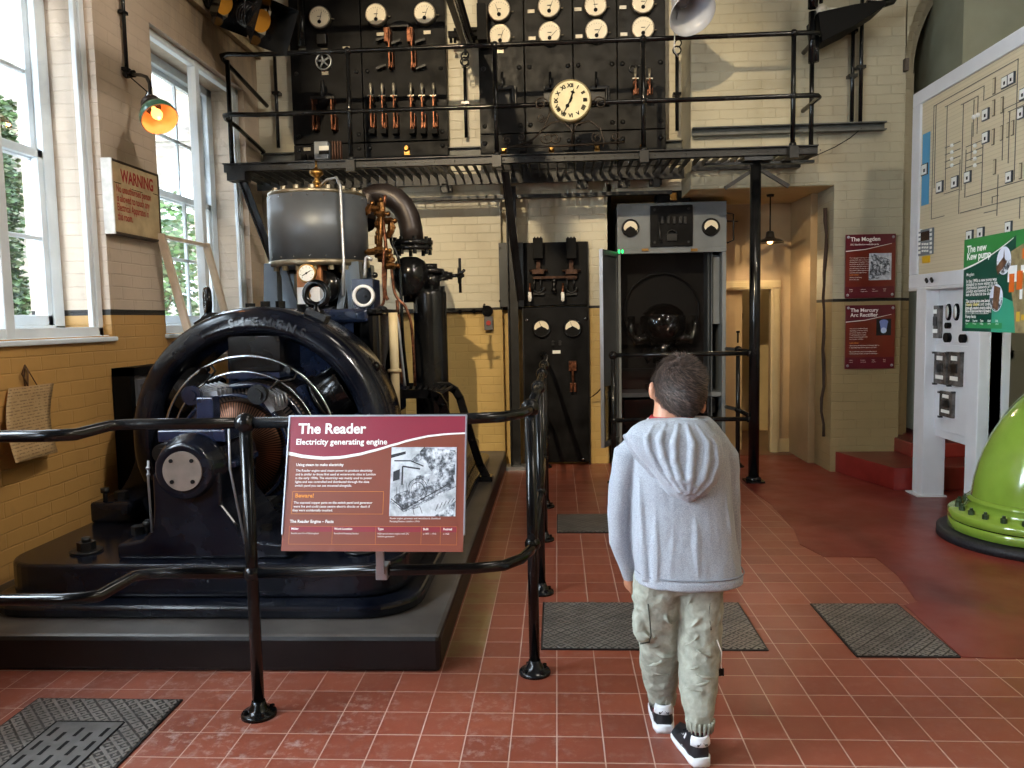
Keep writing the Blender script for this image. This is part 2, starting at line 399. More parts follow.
# ---- left wall with its window openings
b = B(); y0 = -5.2; TH = -3.22
for a, c_ in WIN_Y:
    b.box(TH, XL, y0, a, 0, 6)
    b.box(TH, XL, a, c_, 0, WIN_Z[0]); b.box(TH, XL, a, c_, WIN_Z[1], 6); y0 = c_
b.box(TH, XL, y0, 8.0, 0, 6)
struct('wall_left', b, MT['wallL'])
b = B(); b.box(XL-.01, XL+.05, 5.0, 7.4, 3.80, 3.86); b.box(XL-.01, XL+.08, 5.0, 7.4, 3.86, 3.91); struct('trim_1', b, pm('dusty moulding', '9A8868', .5, 0, .3, 9))
# ---- windows: an outer pair of sashes and secondary glazing flush with the wall
def window(k, a, c_, mull):
    z0, z1 = WIN_Z; root = bpy.data.objects.new('window_%d' % k, None); COL.objects.link(root); root['kind'] = 'structure'; LOC[root.name] = Vector((0, 0, 0))
    xi = -3.04; fr = B(); t = .10
    fr.box(xi-.09, xi+.03, a, a+t, z0, z1); fr.box(xi-.09, xi+.03, c_-t, c_, z0, z1); fr.box(xi-.09, xi+.03, a, c_, z0, z0+.07); fr.box(xi-.09, xi+.03, a, c_, z1-.07, z1)
    obj('window_frame', fr, MT['white'], root, bevel=.006)
    for (s0, s1, dx) in ((z0+.06, 2.43, .0), (2.37, z1-.06, -.035)):
        sb = B(); x0, x1 = xi-.02+dx, xi+.02+dx; A, C = a+t-.01, c_-t+.01; st = .055
        sb.box(x0, x1, A, A+st, s0, s1); sb.box(x0, x1, C-st, C, s0, s1); sb.box(x0, x1, A, C, s0, s0+.07); sb.box(x0, x1, A, C, s1-.05, s1)
        mz = (s0+s1)/2; sb.box(x0+.006, x1-.006, A, C, mz-.012, mz+.012)
        for q in ((A+C)/2,) if k != 5 else (A+(C-A)/3, A+2*(C-A)/3): sb.box(x0+.006, x1-.006, q-.011, q+.011, s0, s1)
        so = obj('sash', sb, MT['white'], root, bevel=.004)
        g = B(); g.quad((xi+dx, A+.02, s0+.03), (xi+dx, C-.02, s0+.03), (xi+dx, C-.02, s1-.03), (xi+dx, A+.02, s1-.03)); obj('pane', g, MT['glass'], so)
    xs = -2.80; sb = B(); w = .05
    sb.box(xs-.02, xs+.03, a, a+w, z0, z1); sb.box(xs-.02, xs+.03, c_-w, c_, z0, z1); sb.box(xs-.02, xs+.03, a, c_, z0, z0+.055); sb.box(xs-.02, xs+.03, a, c_, z1-.05, z1)
    sb.box(xs-.012, xs+.018, c_-w-.035, c_-w, z0, z1)
    if mull:
        for q in mull: sb.box(xs-.03, xs+.035, q-.035, q+.035, z0, z1)
    so = obj('secondary_frame', sb, MT['white'], root, bevel=.005)
    g = B(); g.quad((xs, a+.03, z0+.03), (xs, c_-.03, z0+.03), (xs, c_-.03, z1-.03), (xs, a+.03, z1-.03)); obj('secondary_pane', g, MT['glass'], so)
    sl = B(); sl.box(-3.2, XL-.012, a, c_, z0-.03, z0+.004); sl.box(XL-.02, XL+.03, a-.02, c_+.02, z0-.035, z0-.006)
    obj('window_sill', sl, MT['white'], root, bevel=.008)
for i, (a, c_) in enumerate(WIN_Y): window(i+1, a, c_, [6.13] if i == 4 else [(a+c_)/2-.02] if i < 4 else None)
# ---- what stands outside: yard, brick wall, ivy
N = Nd('outside brick'); P = N.pos(); s_ = N.n('SeparateXYZ', None, _0=P); vv = N.n('CombineXYZ', None, _0=s_.outputs[1], _1=s_.outputs[2], _2=0.).outputs[0]
brk = N.n('TexBrick', None, Vector=vv, Color1='6E5E4C', Color2='4E4A48', Mortar='7A7468', Scale=1., Mortar_Size=.012, Brick_Width=.32, Row_Height=.13)
N.bsdf(Base_Color=N.mix(.35, brk.outputs[0], N.ramp(N.noise(P, 3, 5), [(.3, '453A30'), (.6, '8C8476')])), Roughness=.8); MT['obrick'] = N.mat
b = B(); b.box(-6.6, -6.2, -6, 9.8, -.4, 5.4); b.box(-6.6, -6.15, -6, 9.8, 5.4, 5.5)
o = tag(obj('garden_wall', b, MT['obrick']), 'sunlit brick wall across the yard outside the windows', 'wall')
b = B(); b.box(-14, -3.24, -7, 22, -.6, -.4); o = struct('ground', b, pm('yard ground', '8A8678', .9, 0, .2, 2))
def foliage(name, label, cat, pts, n, size, cols, seed, group=None):
    rnd = random.Random(seed); b = B()
    for i in range(n):
        c, sp_ = pts(rnd); d = Vector((rnd.gauss(0, 1), rnd.gauss(0, 1), rnd.gauss(0, 1))).normalized(); u, w, a = frame(d); s = size*rnd.uniform(.6, 1.3)
        c = Vector(c)
        b.add([c-u*s, c-w*s*.5+a*s*.15, c+u*s, c+w*s*.5+a*s*.15], [(0, 1, 2, 3)], rnd.randrange(len(cols)))
    return tag(obj(name, b, cols), label, cat, group)
lv = [pm('leaf %d' % i, c, .6) for i, c in enumerate(('2E4A1C', '3E5A24', '223A16', '4A5432'))]
def ivy(r):
    z = r.uniform(0, 5.5); return (-6.15+r.uniform(0, .18), 8.0-(1.1+.5*math.sin(z*1.7))*r.random()**.7-.0, z), 1
def ivy1(r):
    z = r.uniform(.6, 3.9); return (-6.15+r.uniform(0, .18), 8.66+.05*math.sin(z*5)-abs(r.gauss(0, .35)), z), 1
foliage('ivy', 'green ivy climbing the brick wall seen through the nearest window', 'ivy', ivy1, 3800, .05, lv, 3)
def bush(r):
    d = Vector((r.gauss(0, 1), r.gauss(0, 1), r.gauss(0, 1))).normalized()*r.random()**.4
    return (-8.3+d.x*1.3, 16.0+d.y*1.6, 2.6+d.z*1.7), 1
t = thing('garden_tree', 'leafy pale green tree outside the far window, behind the leaning frame', 'tree', (-8.3, 16.0, -.4))
rnd = random.Random(5); b = B()
for i in range(2600):
    c, _ = bush(rnd); d = Vector((rnd.gauss(0, 1), rnd.gauss(0, 1), rnd.gauss(0, 1))).normalized(); u, w, a = frame(d); s = .09*rnd.uniform(.6, 1.4); c = Vector(c)
    b.add([c-u*s, c-w*s*.5, c+u*s, c+w*s*.5], [(0, 1, 2, 3)], rnd.randrange(4))
obj('foliage', b, lv, t)
b = B(); b.tube([(-8.3, 16.0, -.4), (-8.25, 16.0, 1), (-8.35, 15.95, 2.6)], [.14, .11, .07], 8)
for k in range(5): q = k*1.3; b.tube([(-8.3, 16.0, 1.4+k*.2), (-8.3+.6*math.cos(q), 16.0+.7*math.sin(q), 2.6+.2*k)], [.05, .02], 6)
obj('trunk', b, pm('bark', '4A3A2A', .9, 0, .3, 9), t)
b = B(); b.box(-15, -8.2, 24, 24.5, -.4, 7.0); b.prism([(-15.2, 7.0), (-8.0, 7.0), (-11.5, 9.0)], 'y', 23.9, 24.6)
t = thing('brick_building', 'pale brick building with sash windows beyond the garden tree', 'building', (-11.5, 24.2, -.4)); obj('wall', b, MT['obrick'], t)
for x in (-13.6, -11.6, -9.6):
    for z in (2.0, 4.6):
        b = B(); b.box(x-.45, x+.45, 23.92, 24.0, z, z+1.5); b.box(x-.03, x+.03, 23.88, 24.0, z, z+1.5); b.box(x-.45, x+.45, 23.88, 24.0, z+.72, z+.78); obj('window', b, MT['white'], t)

# ---- end wall
YB = 7.38; SOF = 2.46
b = B()
b.box(-3.22, -.50, 7.27, 8.0, 0, 6)                    # left pier, a little forward
b.box(-.50, .52, YB, 8.0, 0, 6)                        # recess behind the lower switch panel
b.box(.52, 1.16, YB, 8.0, 2.53, 6)                     # over the rectifier opening
struct('wall_back', b, MT['wallB'])
b = B(); b.box(1.16, 2.36, 6.88, 8.0, SOF, 6); b.box(2.36, 2.93, 6.88, 8.0, 0, 6)
# spandrel of the arch
cx, cz, R = 4.22, 3.42, 1.30
poly = [(2.925, 6.0), (2.925, cz)]+[(cx-R*math.cos(q), cz+R*math.sin(q)) for q in [PI/2*i/14 for i in range(15)]]+[(cx, 6.0)]
b.prism(poly, 'y', 6.88, 7.6)
struct('wall_back_1', b, MT['pier'])
b = B()   # set-back arch moulding and the niche behind
R2 = R-.10; b.box(2.93, 3.03, 7.02, 7.6, 0, cz)
o1 = [(cx-R*math.cos(q), cz+R*math.sin(q)) for q in [PI/2*i/14 for i in range(15)]]; o2 = [(cx-R2*math.cos(q), cz+R2*math.sin(q)) for q in [PI/2*i/14 for i in range(15)]]
b.prism(o1+o2[::-1], 'y', 7.02, 7.6)
R3 = R2-.07; b.box(3.03, 3.10, 7.12, 7.6, 0, cz)
o3 = [(cx-R3*math.cos(q), cz+R3*math.sin(q)) for q in [PI/2*i/14 for i in range(15)]]
b.prism(o2+o3[::-1], 'y', 7.12, 7.6)
struct('trim_2', b, MT['pier'])
b = B(); b.box(2.9, 4.3, 7.6, 8.0, 0, 6); struct('wall_back_2', b, MT['niche'])
b = B(); b.box(at(963, 40, Y=6.6).x, 4.2, 6.6, 7.6, 1.62, 6); struct('wall_back_3', b, pm('grey green plaster', '858672', .55, 0, .08, 3))
# grey green cupboard doors low in the niche
t = thing('niche_cupboard', 'grey green panelled cupboard behind the white instrument stand', 'cupboard', (3.55, 6.9, 0))
b = B(); b.box(3.1, 4.15, 6.62, 7.2, .35, 1.6); obj('body', b, pm('grey green joinery', '7C8072', .45), t, bevel=.004)
for x in (3.14, 3.64):
    b = B(); b.box(x, x+.46, 6.60, 6.62, .40, 1.55); b.box(x, x+.07, 6.59, 6.60, .40, 1.55); b.box(x+.39, x+.46, 6.59, 6.60, .40, 1.55); b.box(x, x+.46, 6.59, 6.60, 1.47, 1.55); b.box(x, x+.46, 6.59, 6.60, .40, .5); b.box(x, x+.46, 6.59, 6.60, .98, 1.05)
    obj('door', b, pm('grey green joinery', '7C8072', .45), t)
# ---- passage behind the openings
DZ = at(760, 289, Y=7.88).z
b = B()
b.box(.48, .52, YB, 8.0, 0, 2.6)
b.box(.52, 1.66, 7.9, 8.0, 0, 2.6); b.box(2.12, 2.9, 7.9, 8.0, 0, 2.6)                # wall with the doorway
b.box(1.66, 2.12, 7.9, 8.0, DZ-.005, 2.6)
b.box(2.30, 2.36, 7.30, 7.9, 0, 2.46)
struct('wall_passage', b, MT['plaster'])
b = B(); b.box(.50, 1.16, YB, 8.0, 2.50, 2.53); b.box(1.16, 2.37, 6.9, 8.0, 2.455, 2.4599); struct('ceiling_1', b, MT['plaster2'])
b = B(); b.box(1.2, 1.25, 8.0, 9.4, 0, 2.6); b.box(3.0, 3.05, 8.0, 9.4, 0, 2.6); b.box(1.2, 3.05, 9.4, 9.5, 0, 2.6); b.box(1.2, 3.05, 8.0, 9.5, 2.6, 2.65)
struct('wall_passage_1', b, MT['plaster2'])
b = B(); b.box(1.2, 3.05, 9.38, 9.40, 0, .1); struct('baseboard_passage', b, MT['doorp'])
b = B()   # architrave
for x0, x1 in ((1.60, 1.67), (2.11, 2.20)): b.box(x0, x1, 7.87, 7.9, 0, DZ); b.box(x0+.015, x1-.015, 7.858, 7.87, 0, DZ)
b.box(1.60, 2.20, 7.87, 7.9, DZ, DZ+.085); b.box(1.60, 2.20, 7.858, 7.87, DZ+.015, DZ+.07)
b.box(2.20, 2.33, 7.885, 7.9, 0, .14)
struct('trim_3', b, MT['doorp'], bevel=.004)
# door leaf, ajar
root = bpy.data.objects.new('door_1', None); COL.objects.link(root); root['kind'] = 'structure'; root.location = (1.67, 7.95, 0); LOC[root.name] = Vector((1.67, 7.95, 0))
b = B(); b.obox((1.76, 7.99, DZ/2), .20, .04, DZ-.02, (1, .35, 0)); obj('door_leaf', b, MT['plaster'], root, bevel=.004)
b = B(); b.box(1.80, 1.815, 7.955, 7.965, 1.10, 1.22); b.box(1.79, 1.825, 7.950, 7.956, 1.20, 1.22); obj('bolt', b, MT['black'], root)
# lamp and box glimpsed in the passage
b = B(); b.box(2.02, 2.16, 9.26, 9.38, 1.32, 1.40); b.cyl((2.09, 9.3, 1.40), (2.09, 9.3, 1.6), .02)
tag(obj('emergency_light', b, MT['black'], bevel=.01), 'small black box lamp high on the wall through the doorway', 'lamp')
# ---- other walls, behind the camera
MT['wallR'] = wall_mat('painted brick, side', 'y', upper='BDB18E', lower='B08A4A')
b = B(); b.box(4.2, 4.3, -5.2, 8.0, 0, 6); struct('wall_right', b, MT['wallR'])
b = B(); b.box(-3.3, 4.3, -5.3, -5.2, 0, 6); struct('wall_front', b, pm('dark brown far wall', '5A4A3A', .7, 0, .2, 3))
# ---- engine plinth
b = B(); b.prism([(-2.72, 2.945), (-.475, 2.96), (-.487, 7.27), (-2.72, 7.27)], 'z', 0, .15)
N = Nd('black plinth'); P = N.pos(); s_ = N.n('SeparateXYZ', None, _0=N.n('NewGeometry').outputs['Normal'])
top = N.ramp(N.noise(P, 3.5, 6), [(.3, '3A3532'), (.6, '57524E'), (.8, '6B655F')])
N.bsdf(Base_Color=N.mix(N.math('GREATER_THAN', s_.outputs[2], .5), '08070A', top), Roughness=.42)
o = struct('plinth', b, N.mat, bevel=.02)
# ---- red steps on the right
MT['step'] = pm('red step paint', '80221A', .3, 0, .25, 3, coat=.2)
MT['stept'] = pm('worn dark red tread', '6E2A20', .35, 0, .25, 4)
b = B(); b.prism([(2.40, 6.88), (2.585, 6.13), (4.2, 6.13), (4.2, 6.88)], 'z', .003, .18); b.box(2.90, 4.2, 6.55, 7.6, .18, .30)
k = len(b.f)
for i, f in enumerate(b.f):
    zs = [b.v[j][2] for j in f]
    if min(zs) > .17 and max(zs)-min(zs) < 1e-6: b.m[i] = 1
struct('step_1', b, [MT['step'], MT['stept']], bevel=.008)
# ================================================================ FLOOR COVERS
def chequer(name):
    N = Nd(name); P = N.pos(); v = N.n('VectorMath', {'operation': 'MULTIPLY'}, _0=P, _1=(1, 1, 1)).outputs[0]
    a = N.n('TexChecker', None, Vector=v, Scale=38.0); s_ = N.n('SeparateXYZ', None, _0=P)
    w1 = N.math('ABSOLUTE', N.math('SINE', N.math('MULTIPLY', N.math('ADD', s_.outputs[0], s_.outputs[1]), 110)))
    w2 = N.math('ABSOLUTE', N.math('SINE', N.math('MULTIPLY', N.math('SUBTRACT', s_.outputs[0], s_.outputs[1]), 110)))
    cell = N.mix(a.outputs[1], N.n('CombineXYZ', None, _0=w1, _1=w1, _2=w1).outputs[0], N.n('CombineXYZ', None, _0=w2, _1=w2, _2=w2).outputs[0])
    h = N.n('MapRange', None, _0=N.n('SeparateXYZ', None, _0=cell).outputs[0], _1=.45, _2=.75).outputs[0]
    c = N.mix(h, '34322F', '86807A'); c = N.mix(N.n('MapRange', None, _0=N.noise(P, 9, 5), _1=.4, _2=.7, _3=0., _4=.5), c, '3A3633')
    bp = N.n('Bump', None, Strength=.8, Distance=.004, Height=h); p = N.bsdf(Base_Color=c, Roughness=.42, Metallic=.35); N.t.links.new(bp.outputs[0], p.inputs['Normal']); return N.mat
MT['cheq'] = chequer('cast chequer plate')
def cover(label, x0, x1, y0, y1, poly=None, open_front=False):
    t = thing('floor_cover', label, 'floor cover', ((x0+x1)/2, (y0+y1)/2, 0))
    b = B()
    b.prism(poly, 'z', .0035, .009) if poly else b.box(x0, x1, y0, y1, .0035, .009)
    obj('cover_plate', b, MT['cheq'], t, bevel=.002)
    b = B(); w = .008
    for q in ((x0-w, x1+w, y0-w, y0), (x0-w, x1+w, y1, y1+w), (x0-w, x0, y0, y1), (x1, x1+w, y0, y1)): b.box(*q, .0005, .006)
    obj('frame', b, MT['steel_b'], t); return t
cover('long chequered iron floor cover beside the legs of the child', -.078, .845, 3.185, 3.712)
cover('chequered iron floor cover at the edge of the red painted floor', 1.195, 1.585, 3.13, 3.70)
cover('small far chequered floor cover beside the railing posts', -.01, .60, 4.97, 5.43)
t = cover('large iron floor cover with slotted drain grille in the near left corner', -1.95, -1.41, 1.75, 2.71)
gx0, gx1, gy1 = at(57, 722, Z=.01).x, at(124, 722, Z=.01).x, at(90, 722, Z=.01).y
b = B(); b.box(gx0, gx1, 1.75, gy1, .009, .011); gp = obj('drain_grille', b, pm('worn iron grille', '5E5B58', .45, .3, .2, 14), t, bevel=.002)
b = B()
for i in range(5):
    for j in range(6):
        x = gx0+(gx1-gx0)*(.12+.19*i); y = gy1-.04-j*.085-(i % 2)*.03; b.box(x-.0065, x+.0065, y-.055, y, .011, .0116)
obj('drain_slot', b, MT['ink'], gp, split=.001)
b = B(); b.box(gx0-.006, gx0, 1.75, gy1, .0095, .0118); b.box(gx1, gx1+.006, 1.75, gy1, .0095, .0118); b.box(gx0, gx1, gy1, gy1+.005, .0095, .0118); obj('grille_rim', b, MT['ink'], t)

# ================================================================ RAILINGS AROUND THE ENGINE
def post(name_t, x, y, h, zmid, parent, r=.021, flange=.062):
    b = B(); b.cyl((x, y, .0), (x, y, h), r, n=14); 
    obj('post', b, MT['pipe'], parent)
    b = B(); b.lathe([(flange, .0), (flange, .010), (flange*.93, .015), (flange*.62, .018), (flange*.56, .030), (flange*.42, .042), (r+.002, .055)], (x, y, 0), n=24)
    for k in range(4): q = k*PI/2+.6; b.hexa((x+flange*.76*math.cos(q), y+flange*.76*math.sin(q), .012), (x+flange*.76*math.cos(q), y+flange*.76*math.sin(q), .026), .009)
    obj('base_flange', b, MT['black'], parent)
    b = B(); b.ball((x, y, h), .036, 16)
    for z in zmid: b.ball((x, y, z), .031, 14)
    obj('ball_joint', b, MT['black'], parent, split=.001)
rail = thing('guard_railing', 'black tubular guard railing with ball joints fencing off the engine', 'railing', (-.6, 3, 0))
P1 = (-1.076, 2.62); XR = -.095; zt = 1.04; zm = .50
zt = at(247, 423, Y=2.62).z; zm = at(252, 573, Y=2.62).z
posts = [P1, (XR-.01, 2.965), (XR, 3.862), (XR, 4.81), (XR, 5.67)]
for x, y in posts: post('', x, y, zt, [zm], rail)
def railpts(z):
    u, w = (at(55, 437, Y=2.36).x, at(128, 425, Y=2.62).x) if z > .8 else (at(78, 601, Y=2.36).x, at(152, 571, Y=2.62).x)
    l = [(-2.72, 2.36), (u-.05, 2.36), (u, 2.368), (u+.05, 2.39), (w-.05, 2.59), (w, 2.612), (w+.05, 2.62), P1]
    return [(x, y, z) for x, y in l]
for z in (zt, zm):
    b = B(); b.tube(railpts(z), .0195, 12); obj('rail', b, MT['pipe'], rail)
    y2 = 2.84
    pts = [(P1[0], P1[1], z), (-.45, 2.66, z), (-.30, 2.67, z), (-.20, 2.70, z), (-.14, 2.78, z), (-.112, 2.88, z), (XR-.01, 2.965, z)]
    b = B(); b.tube(pts, .0195, 12); obj('rail', b, MT['pipe'], rail)
    b = B(); b.tube([(XR-.01, 2.965, z), (XR, 3.862, z), (XR, 5.67, z), (XR, 6.9, z), (XR-.03, 7.2, z)], .0195, 12); obj('rail', b, MT['pipe'], rail)
post('', XR-.03, 7.2, zt, [zm], rail)

# railing in front of the rectifier
rl = thing('barrier_rail', 'black pipe barrier in front of the grey rectifier cabinet behind the child', 'railing', (1.1, 6.49, 0))
zt2 = at(700, 354, Y=6.49).z; zm2 = at(700, 419.5, Y=6.49).z
xl = at(613, 357, Y=6.49).x; xc = 1.608
post('', xl, 6.49, zt2, [zm2], rl, .02, .055); post('', 1.625, 7.143, zt2, [zm2], rl, .02, .06)
for z in (zt2, zm2):
    b = B(); b.tube([(xl, 6.49, z), (xc-.04, 6.49, z)], .019, 12); b.tube([(xc+.005, 6.53, z), (1.625, 7.143, z), (1.56, 7.40, z)], .019, 12); b.cyl((xc-.055, 6.49, z), (xc-.03, 6.49, z), .028)
    obj('rail', b, MT['pipe'], rl)

# ================================================================ GALLERY
GY = 6.40; GXL, GXR = -2.70, 2.06
GZ1 = at(300, 161.5, Y=GY-.01).z; GZ0 = at(300, 170, Y=GY-.01).z
gal = thing('steel_gallery', 'black steel gallery walkway with slatted floor below the switchboards', 'walkway', (-.3, 6.4, 0))
b = B(); b.box(GXL, GXR, GY-.012, GY, GZ0, GZ1); b.box(GXL, GXR, GY-.04, GY, GZ1-.008, GZ1); b.box(GXL, GXR, GY-.012, GY+.03, GZ0, GZ0+.006)
for i in range(60): x = GXL+.06+i*.08; b.ball((x, GY-.012, GZ0+.03), .006, 6)
obj('front_beam', b, MT['steel_b'], gal)
b = B(); b.box(GXL, 1.14, 7.10, 7.13, GZ0-.035, GZ1-.01); b.box(1.16, GXR, 6.82, 6.85, GZ0-.02, GZ1-.01); b.box(GXR-.012, GXR, GY, 6.84, GZ0, GZ1)
obj('back_beam', b, MT['steel_b'], gal, split=.001)
b = B(); n = 62
for i in range(n):
    x = GXL+.05+i*(GXR-GXL-.1)/(n-1); y1 = 7.10 if x < 1.12 else 6.82
    b.box(x-.005, x+.005, GY, y1, GZ0+.012, GZ1-.012)
for y in (6.55, 6.85): b.cyl((GXL+.03, y, GZ0+.035), (1.12 if y > 6.84 else GXR-.03, y, GZ0+.035), .005, n=6)
obj('floor_slats', b, MT['steel_b'], gal)
for x in (-2.3, -1.62, -.98, .25, .62, .9):
    b = B(); b.box(x-.05, x+.05, 7.13, 7.255, GZ0-.08, GZ0-.02); b.box(x-.03, x+.03, 7.10, 7.14, GZ0-.10, GZ0-.02); obj('wall_bracket', b, MT['steel_b'], gal)
b = B(); b.box(-2.2, 1.05, 7.20, 7.262, GZ0-.15, GZ0-.12); obj('wall_angle', b, MT['steel_b'], gal)
# support column, leg and braces
b = B(); b.cyl((1.608, 6.49, .02), (1.608, 6.49, GZ0-.02), .043, n=24); obj('column', b, MT['pipe'], gal)
b = B(); b.box(1.608-.075, 1.608+.075, 6.49-.075, 6.49+.075, .003, .018); b.lathe([(.06, 0), (.06, .02), (.045, .03)], (1.608, 6.49, .018), n=20); obj('column_base', b, MT['black'], gal); b = B(); b.box(1.50, 1.72, 6.40, 6.58, GZ0-.03, GZ0); b.box(1.2, GXR, 6.46, 6.52, GZ0-.05, GZ0-.03); obj('column_head', b, MT['black'], gal)
b = B(); b.obox((1.50, 6.52, 2.48), .30, .03, .03, (.8, 0, .5)); b.obox((1.75, 6.52, 2.48), .30, .03, .03, (-.8, 0, .5)); obj('brace', b, MT['steel_b'], gal, split=.0)
b = B(); x = at(515, 400, Y=7.2).x; b.box(x-.045, x+.045, 7.17, 7.20, .03, GZ0-.05); b.box(x-.045, x-.035, 7.1, 7.2, .03, GZ0-.05); obj('leg', b, MT['steel_b'], gal)
b = B(); b.box(x-.09, x+.09, 7.06, 7.24, .0, .03); b.ball((x+.06, 7.09, .03), .008, 8); obj('leg_base', b, MT['silver'], gal)
b = B(); a0 = at(502, 172, Y=6.5); a1 = at(518, 300, Y=7.14)
b.obox((a0+a1)/2, (a1-a0).length, .05, .012, a1-a0, (1, 0, 0)); b.obox((a0+a1)/2+Vector((.03, 0, 0)), (a1-a0).length, .012, .06, a1-a0, (1, 0, 0)); obj('brace', b, MT['steel_b'], gal)
a0 = Vector((GXL+.1, 6.45, GZ0-.05)); a1 = Vector((GXL+.1, 7.24, GZ0-.82)); 
b = B(); b.obox((a0+a1)/2, (a1-a0).length, .05, .012, a1-a0, (1, 0, 0)); b.obox((a0+a1)/2+Vector((.03, 0, 0)), (a1-a0).length, .012, .06, a1-a0, (1, 0, 0)); b.box(GXL+.03, GXL+.18, 6.37, 6.5, GZ0-.07, GZ0)
b.prism([(7.26, GZ0-.06), (6.9, GZ0-.06), (7.0, GZ0-.16), (7.1, GZ0-.2), (7.15, GZ0-.33), (7.26, GZ0-.55)], 'x', GXL+.28, GXL+.34)
obj('brace', b, MT['steel_b'], gal)
# gallery railing
gr = thing('gallery_railing', 'black two bar tube railing along the front of the upper gallery', 'railing', (-.3, GY, GZ1))
zr1 = [at(x, y, Y=GY) for x, y in ((225, 58), (350, 53), (497, 46.5), (640, 40), (790, 33.5))]; zr2 = [at(x, y, Y=GY) for x, y in ((350, 113.5), (497, 107.5), (790, 96))]
print('GALLERY Z', [round(p.z, 3) for p in zr1], [round(p.z, 3) for p in zr2], 'X', [round(p.x, 3) for p in zr1])
ZT = sum(p.z for p in zr1)/5; ZM = sum(p.z for p in zr2)/3
px = [at(350, 100, Y=GY).x, at(496, 100, Y=GY).x, at(643, 100, Y=GY).x, at(792, 100, Y=GY).x]
for x in px:
    b = B(); b.cyl((x, GY-.03, GZ1-.04), (x, GY-.03, ZT), .019, n=12); obj('post', b, MT['pipe'], gr)
    b = B(); b.ball((x, GY-.03, ZT), .032, 12); b.ball((x, GY-.03, ZM), .03, 12); obj('ball_joint', b, MT['black'], gr, split=.001)
    b = B(); b.box(x-.035, x+.035, GY-.075, GY-.012, GZ1-.10, GZ1-.01); b.lathe([(.03, 0), (.026, .03)], (x, GY-.03, GZ1-.01), n=14); obj('post_socket', b, MT['steel_b'], gr)
xe = GXR+.02
for z, e_ in ((ZT, at(267, 106, Y=7.2)), (ZM, at(261, 152, Y=7.2))):
    b = B(); b.tube([(max(e_.x, -2.66), 7.2, e_.z), (-2.665, 6.62, z-(z-e_.z)*.25), (-2.675, 6.42, z-.01), (-2.66, 6.36, z), (-2.60, 6.335, z), (-2.50, GY-.05, z), (-2.40, GY-.03, z), (px[0], GY-.03, z), (px[-1], GY-.03, z), (xe-.09, GY-.03, z), (xe-.03, GY-.02, z), (xe, GY+.03, z), (xe, GY+.12, z), (xe, 6.84, z)], .019, 12); obj('rail', b, MT['pipe'], gr)
for x, y in ((xe, 6.62), (-2.665, 6.48)):
    b = B(); b.cyl((x, y, GZ1-.04), (x, y, ZT), .019, n=12); obj('post', b, MT['pipe'], gr)

# clock on its scrolled bracket, hung on the rail
ck = thing('wall_clock', 'round cream clock with roman numerals on wrought iron scrolls at the gallery rail', 'clock', (.27, GY-.12, GZ1))
cc = at(570.5, 100.5, Y=GY-.13); R = at(591.5, 100, Y=GY-.13).x-cc.x
b = B(); b.lathe([(R*1.0, .07), (R*1.03, .03), (R*1.0, 0), (R*.93, -.012), (R*.90, -.004), (R*.90, .0)], cc, (0, 1, 0), 40); obj('case', b, pm('aged clock bezel', '7E7252', .4, .3, .2, 20), ck)
b = B(); b.cyl(cc+Vector((0, -.006, 0)), cc+Vector((0, .01, 0)), R*.91, n=40); dl = obj('clock_face', b, pm('aged clock face', 'D9CFA6', .45, 0, .08, 12), ck)
b = B()
for k, s in enumerate(('XII', 'I', 'II', 'III', 'IIII', 'V', 'VI', 'VII', 'VIII', 'IX', 'X', 'XI')):
    q = k*PI/6; d = Vector((math.sin(q), 0, math.cos(q))); w = Vector((d.z, 0, -d.x))
    if 3 < k < 9: e, n_ = -w, -d
    else: e, n_ = w, d
    o_ = cc+d*R*.70+Vector((0, -.009, 0))-n_*R*.09
    b.text(s, o_, e, n_, R*.24, align='CENTER', bold=.002)
obj('numerals', b, MT['ink'], ck)
def hand(ang, l, w0, bulge):
    d = Vector((math.sin(ang), 0, math.cos(ang))); w = Vector((d.z, 0, -d.x)); c0 = cc+Vector((0, -.013, 0))
    pr = [(-.18, w0), (0, w0), (bulge-.12, w0*.7), (bulge, w0*2.4), (bulge+.12, w0*.6), (1, w0*.15)]
    vs = [c0+d*l*t+w*s for t, s in pr]+[c0+d*l*t-w*s for t, s in pr[::-1]]
    return B().add(vs, [tuple(range(len(vs)))])
obj('hour_hand', hand(math.radians(17), R*.55, .008, .70), MT['ink'], ck); obj('minute_hand', hand(math.radians(210), R*.84, .007, .35), MT['ink'], ck)
b = B(); b.cyl(cc+Vector((0, -.016, 0)), cc, .01); obj('hub', b, MT['ink'], ck)
def spiral(c, r0, turns, sgn, start, n=26):
    return [Vector(c)+Vector((math.cos(start+sgn*turns*2*PI*i/n), 0, math.sin(start+sgn*turns*2*PI*i/n)))*r0*(1-.75*i/n) for i in range(n+1)]
b = B(); yb = GY-.1
def q2(x, y): p = at(x, y, Y=yb); return p
b.tube([q2(511, 147), q2(530, 142), q2(543, 130), q2(549, 116), q2(551, 104)], .008, 6)
b.tube([q2(541, 131), q2(551, 123), q2(560, 121), q2(566, 124), q2(572, 130), q2(572, 146)], .008, 6)
b.tube([q2(572, 135), q2(577, 124), q2(590, 121), q2(600, 128), q2(604, 140), q2(603, 147)], .008, 6)
b.tube([q2(508, 147), q2(560, 146), q2(625, 142)], .009, 6)
for (x, y, r, s, a) in ((541, 104, .055, 1, 0), (541, 118, .035, -1, 0), (507, 140, .04, 1, 1), (521, 137, .033, -1, 2), (547, 138, .05, 1, 3), (555, 138, .045, -1, 0), (600, 103, .055, -1, 3), (597, 138, .045, 1, 2), (615, 136, .035, -1, 1)):
    b.tube(spiral(q2(x, y), r, 1.3, s, a), .006, 6)
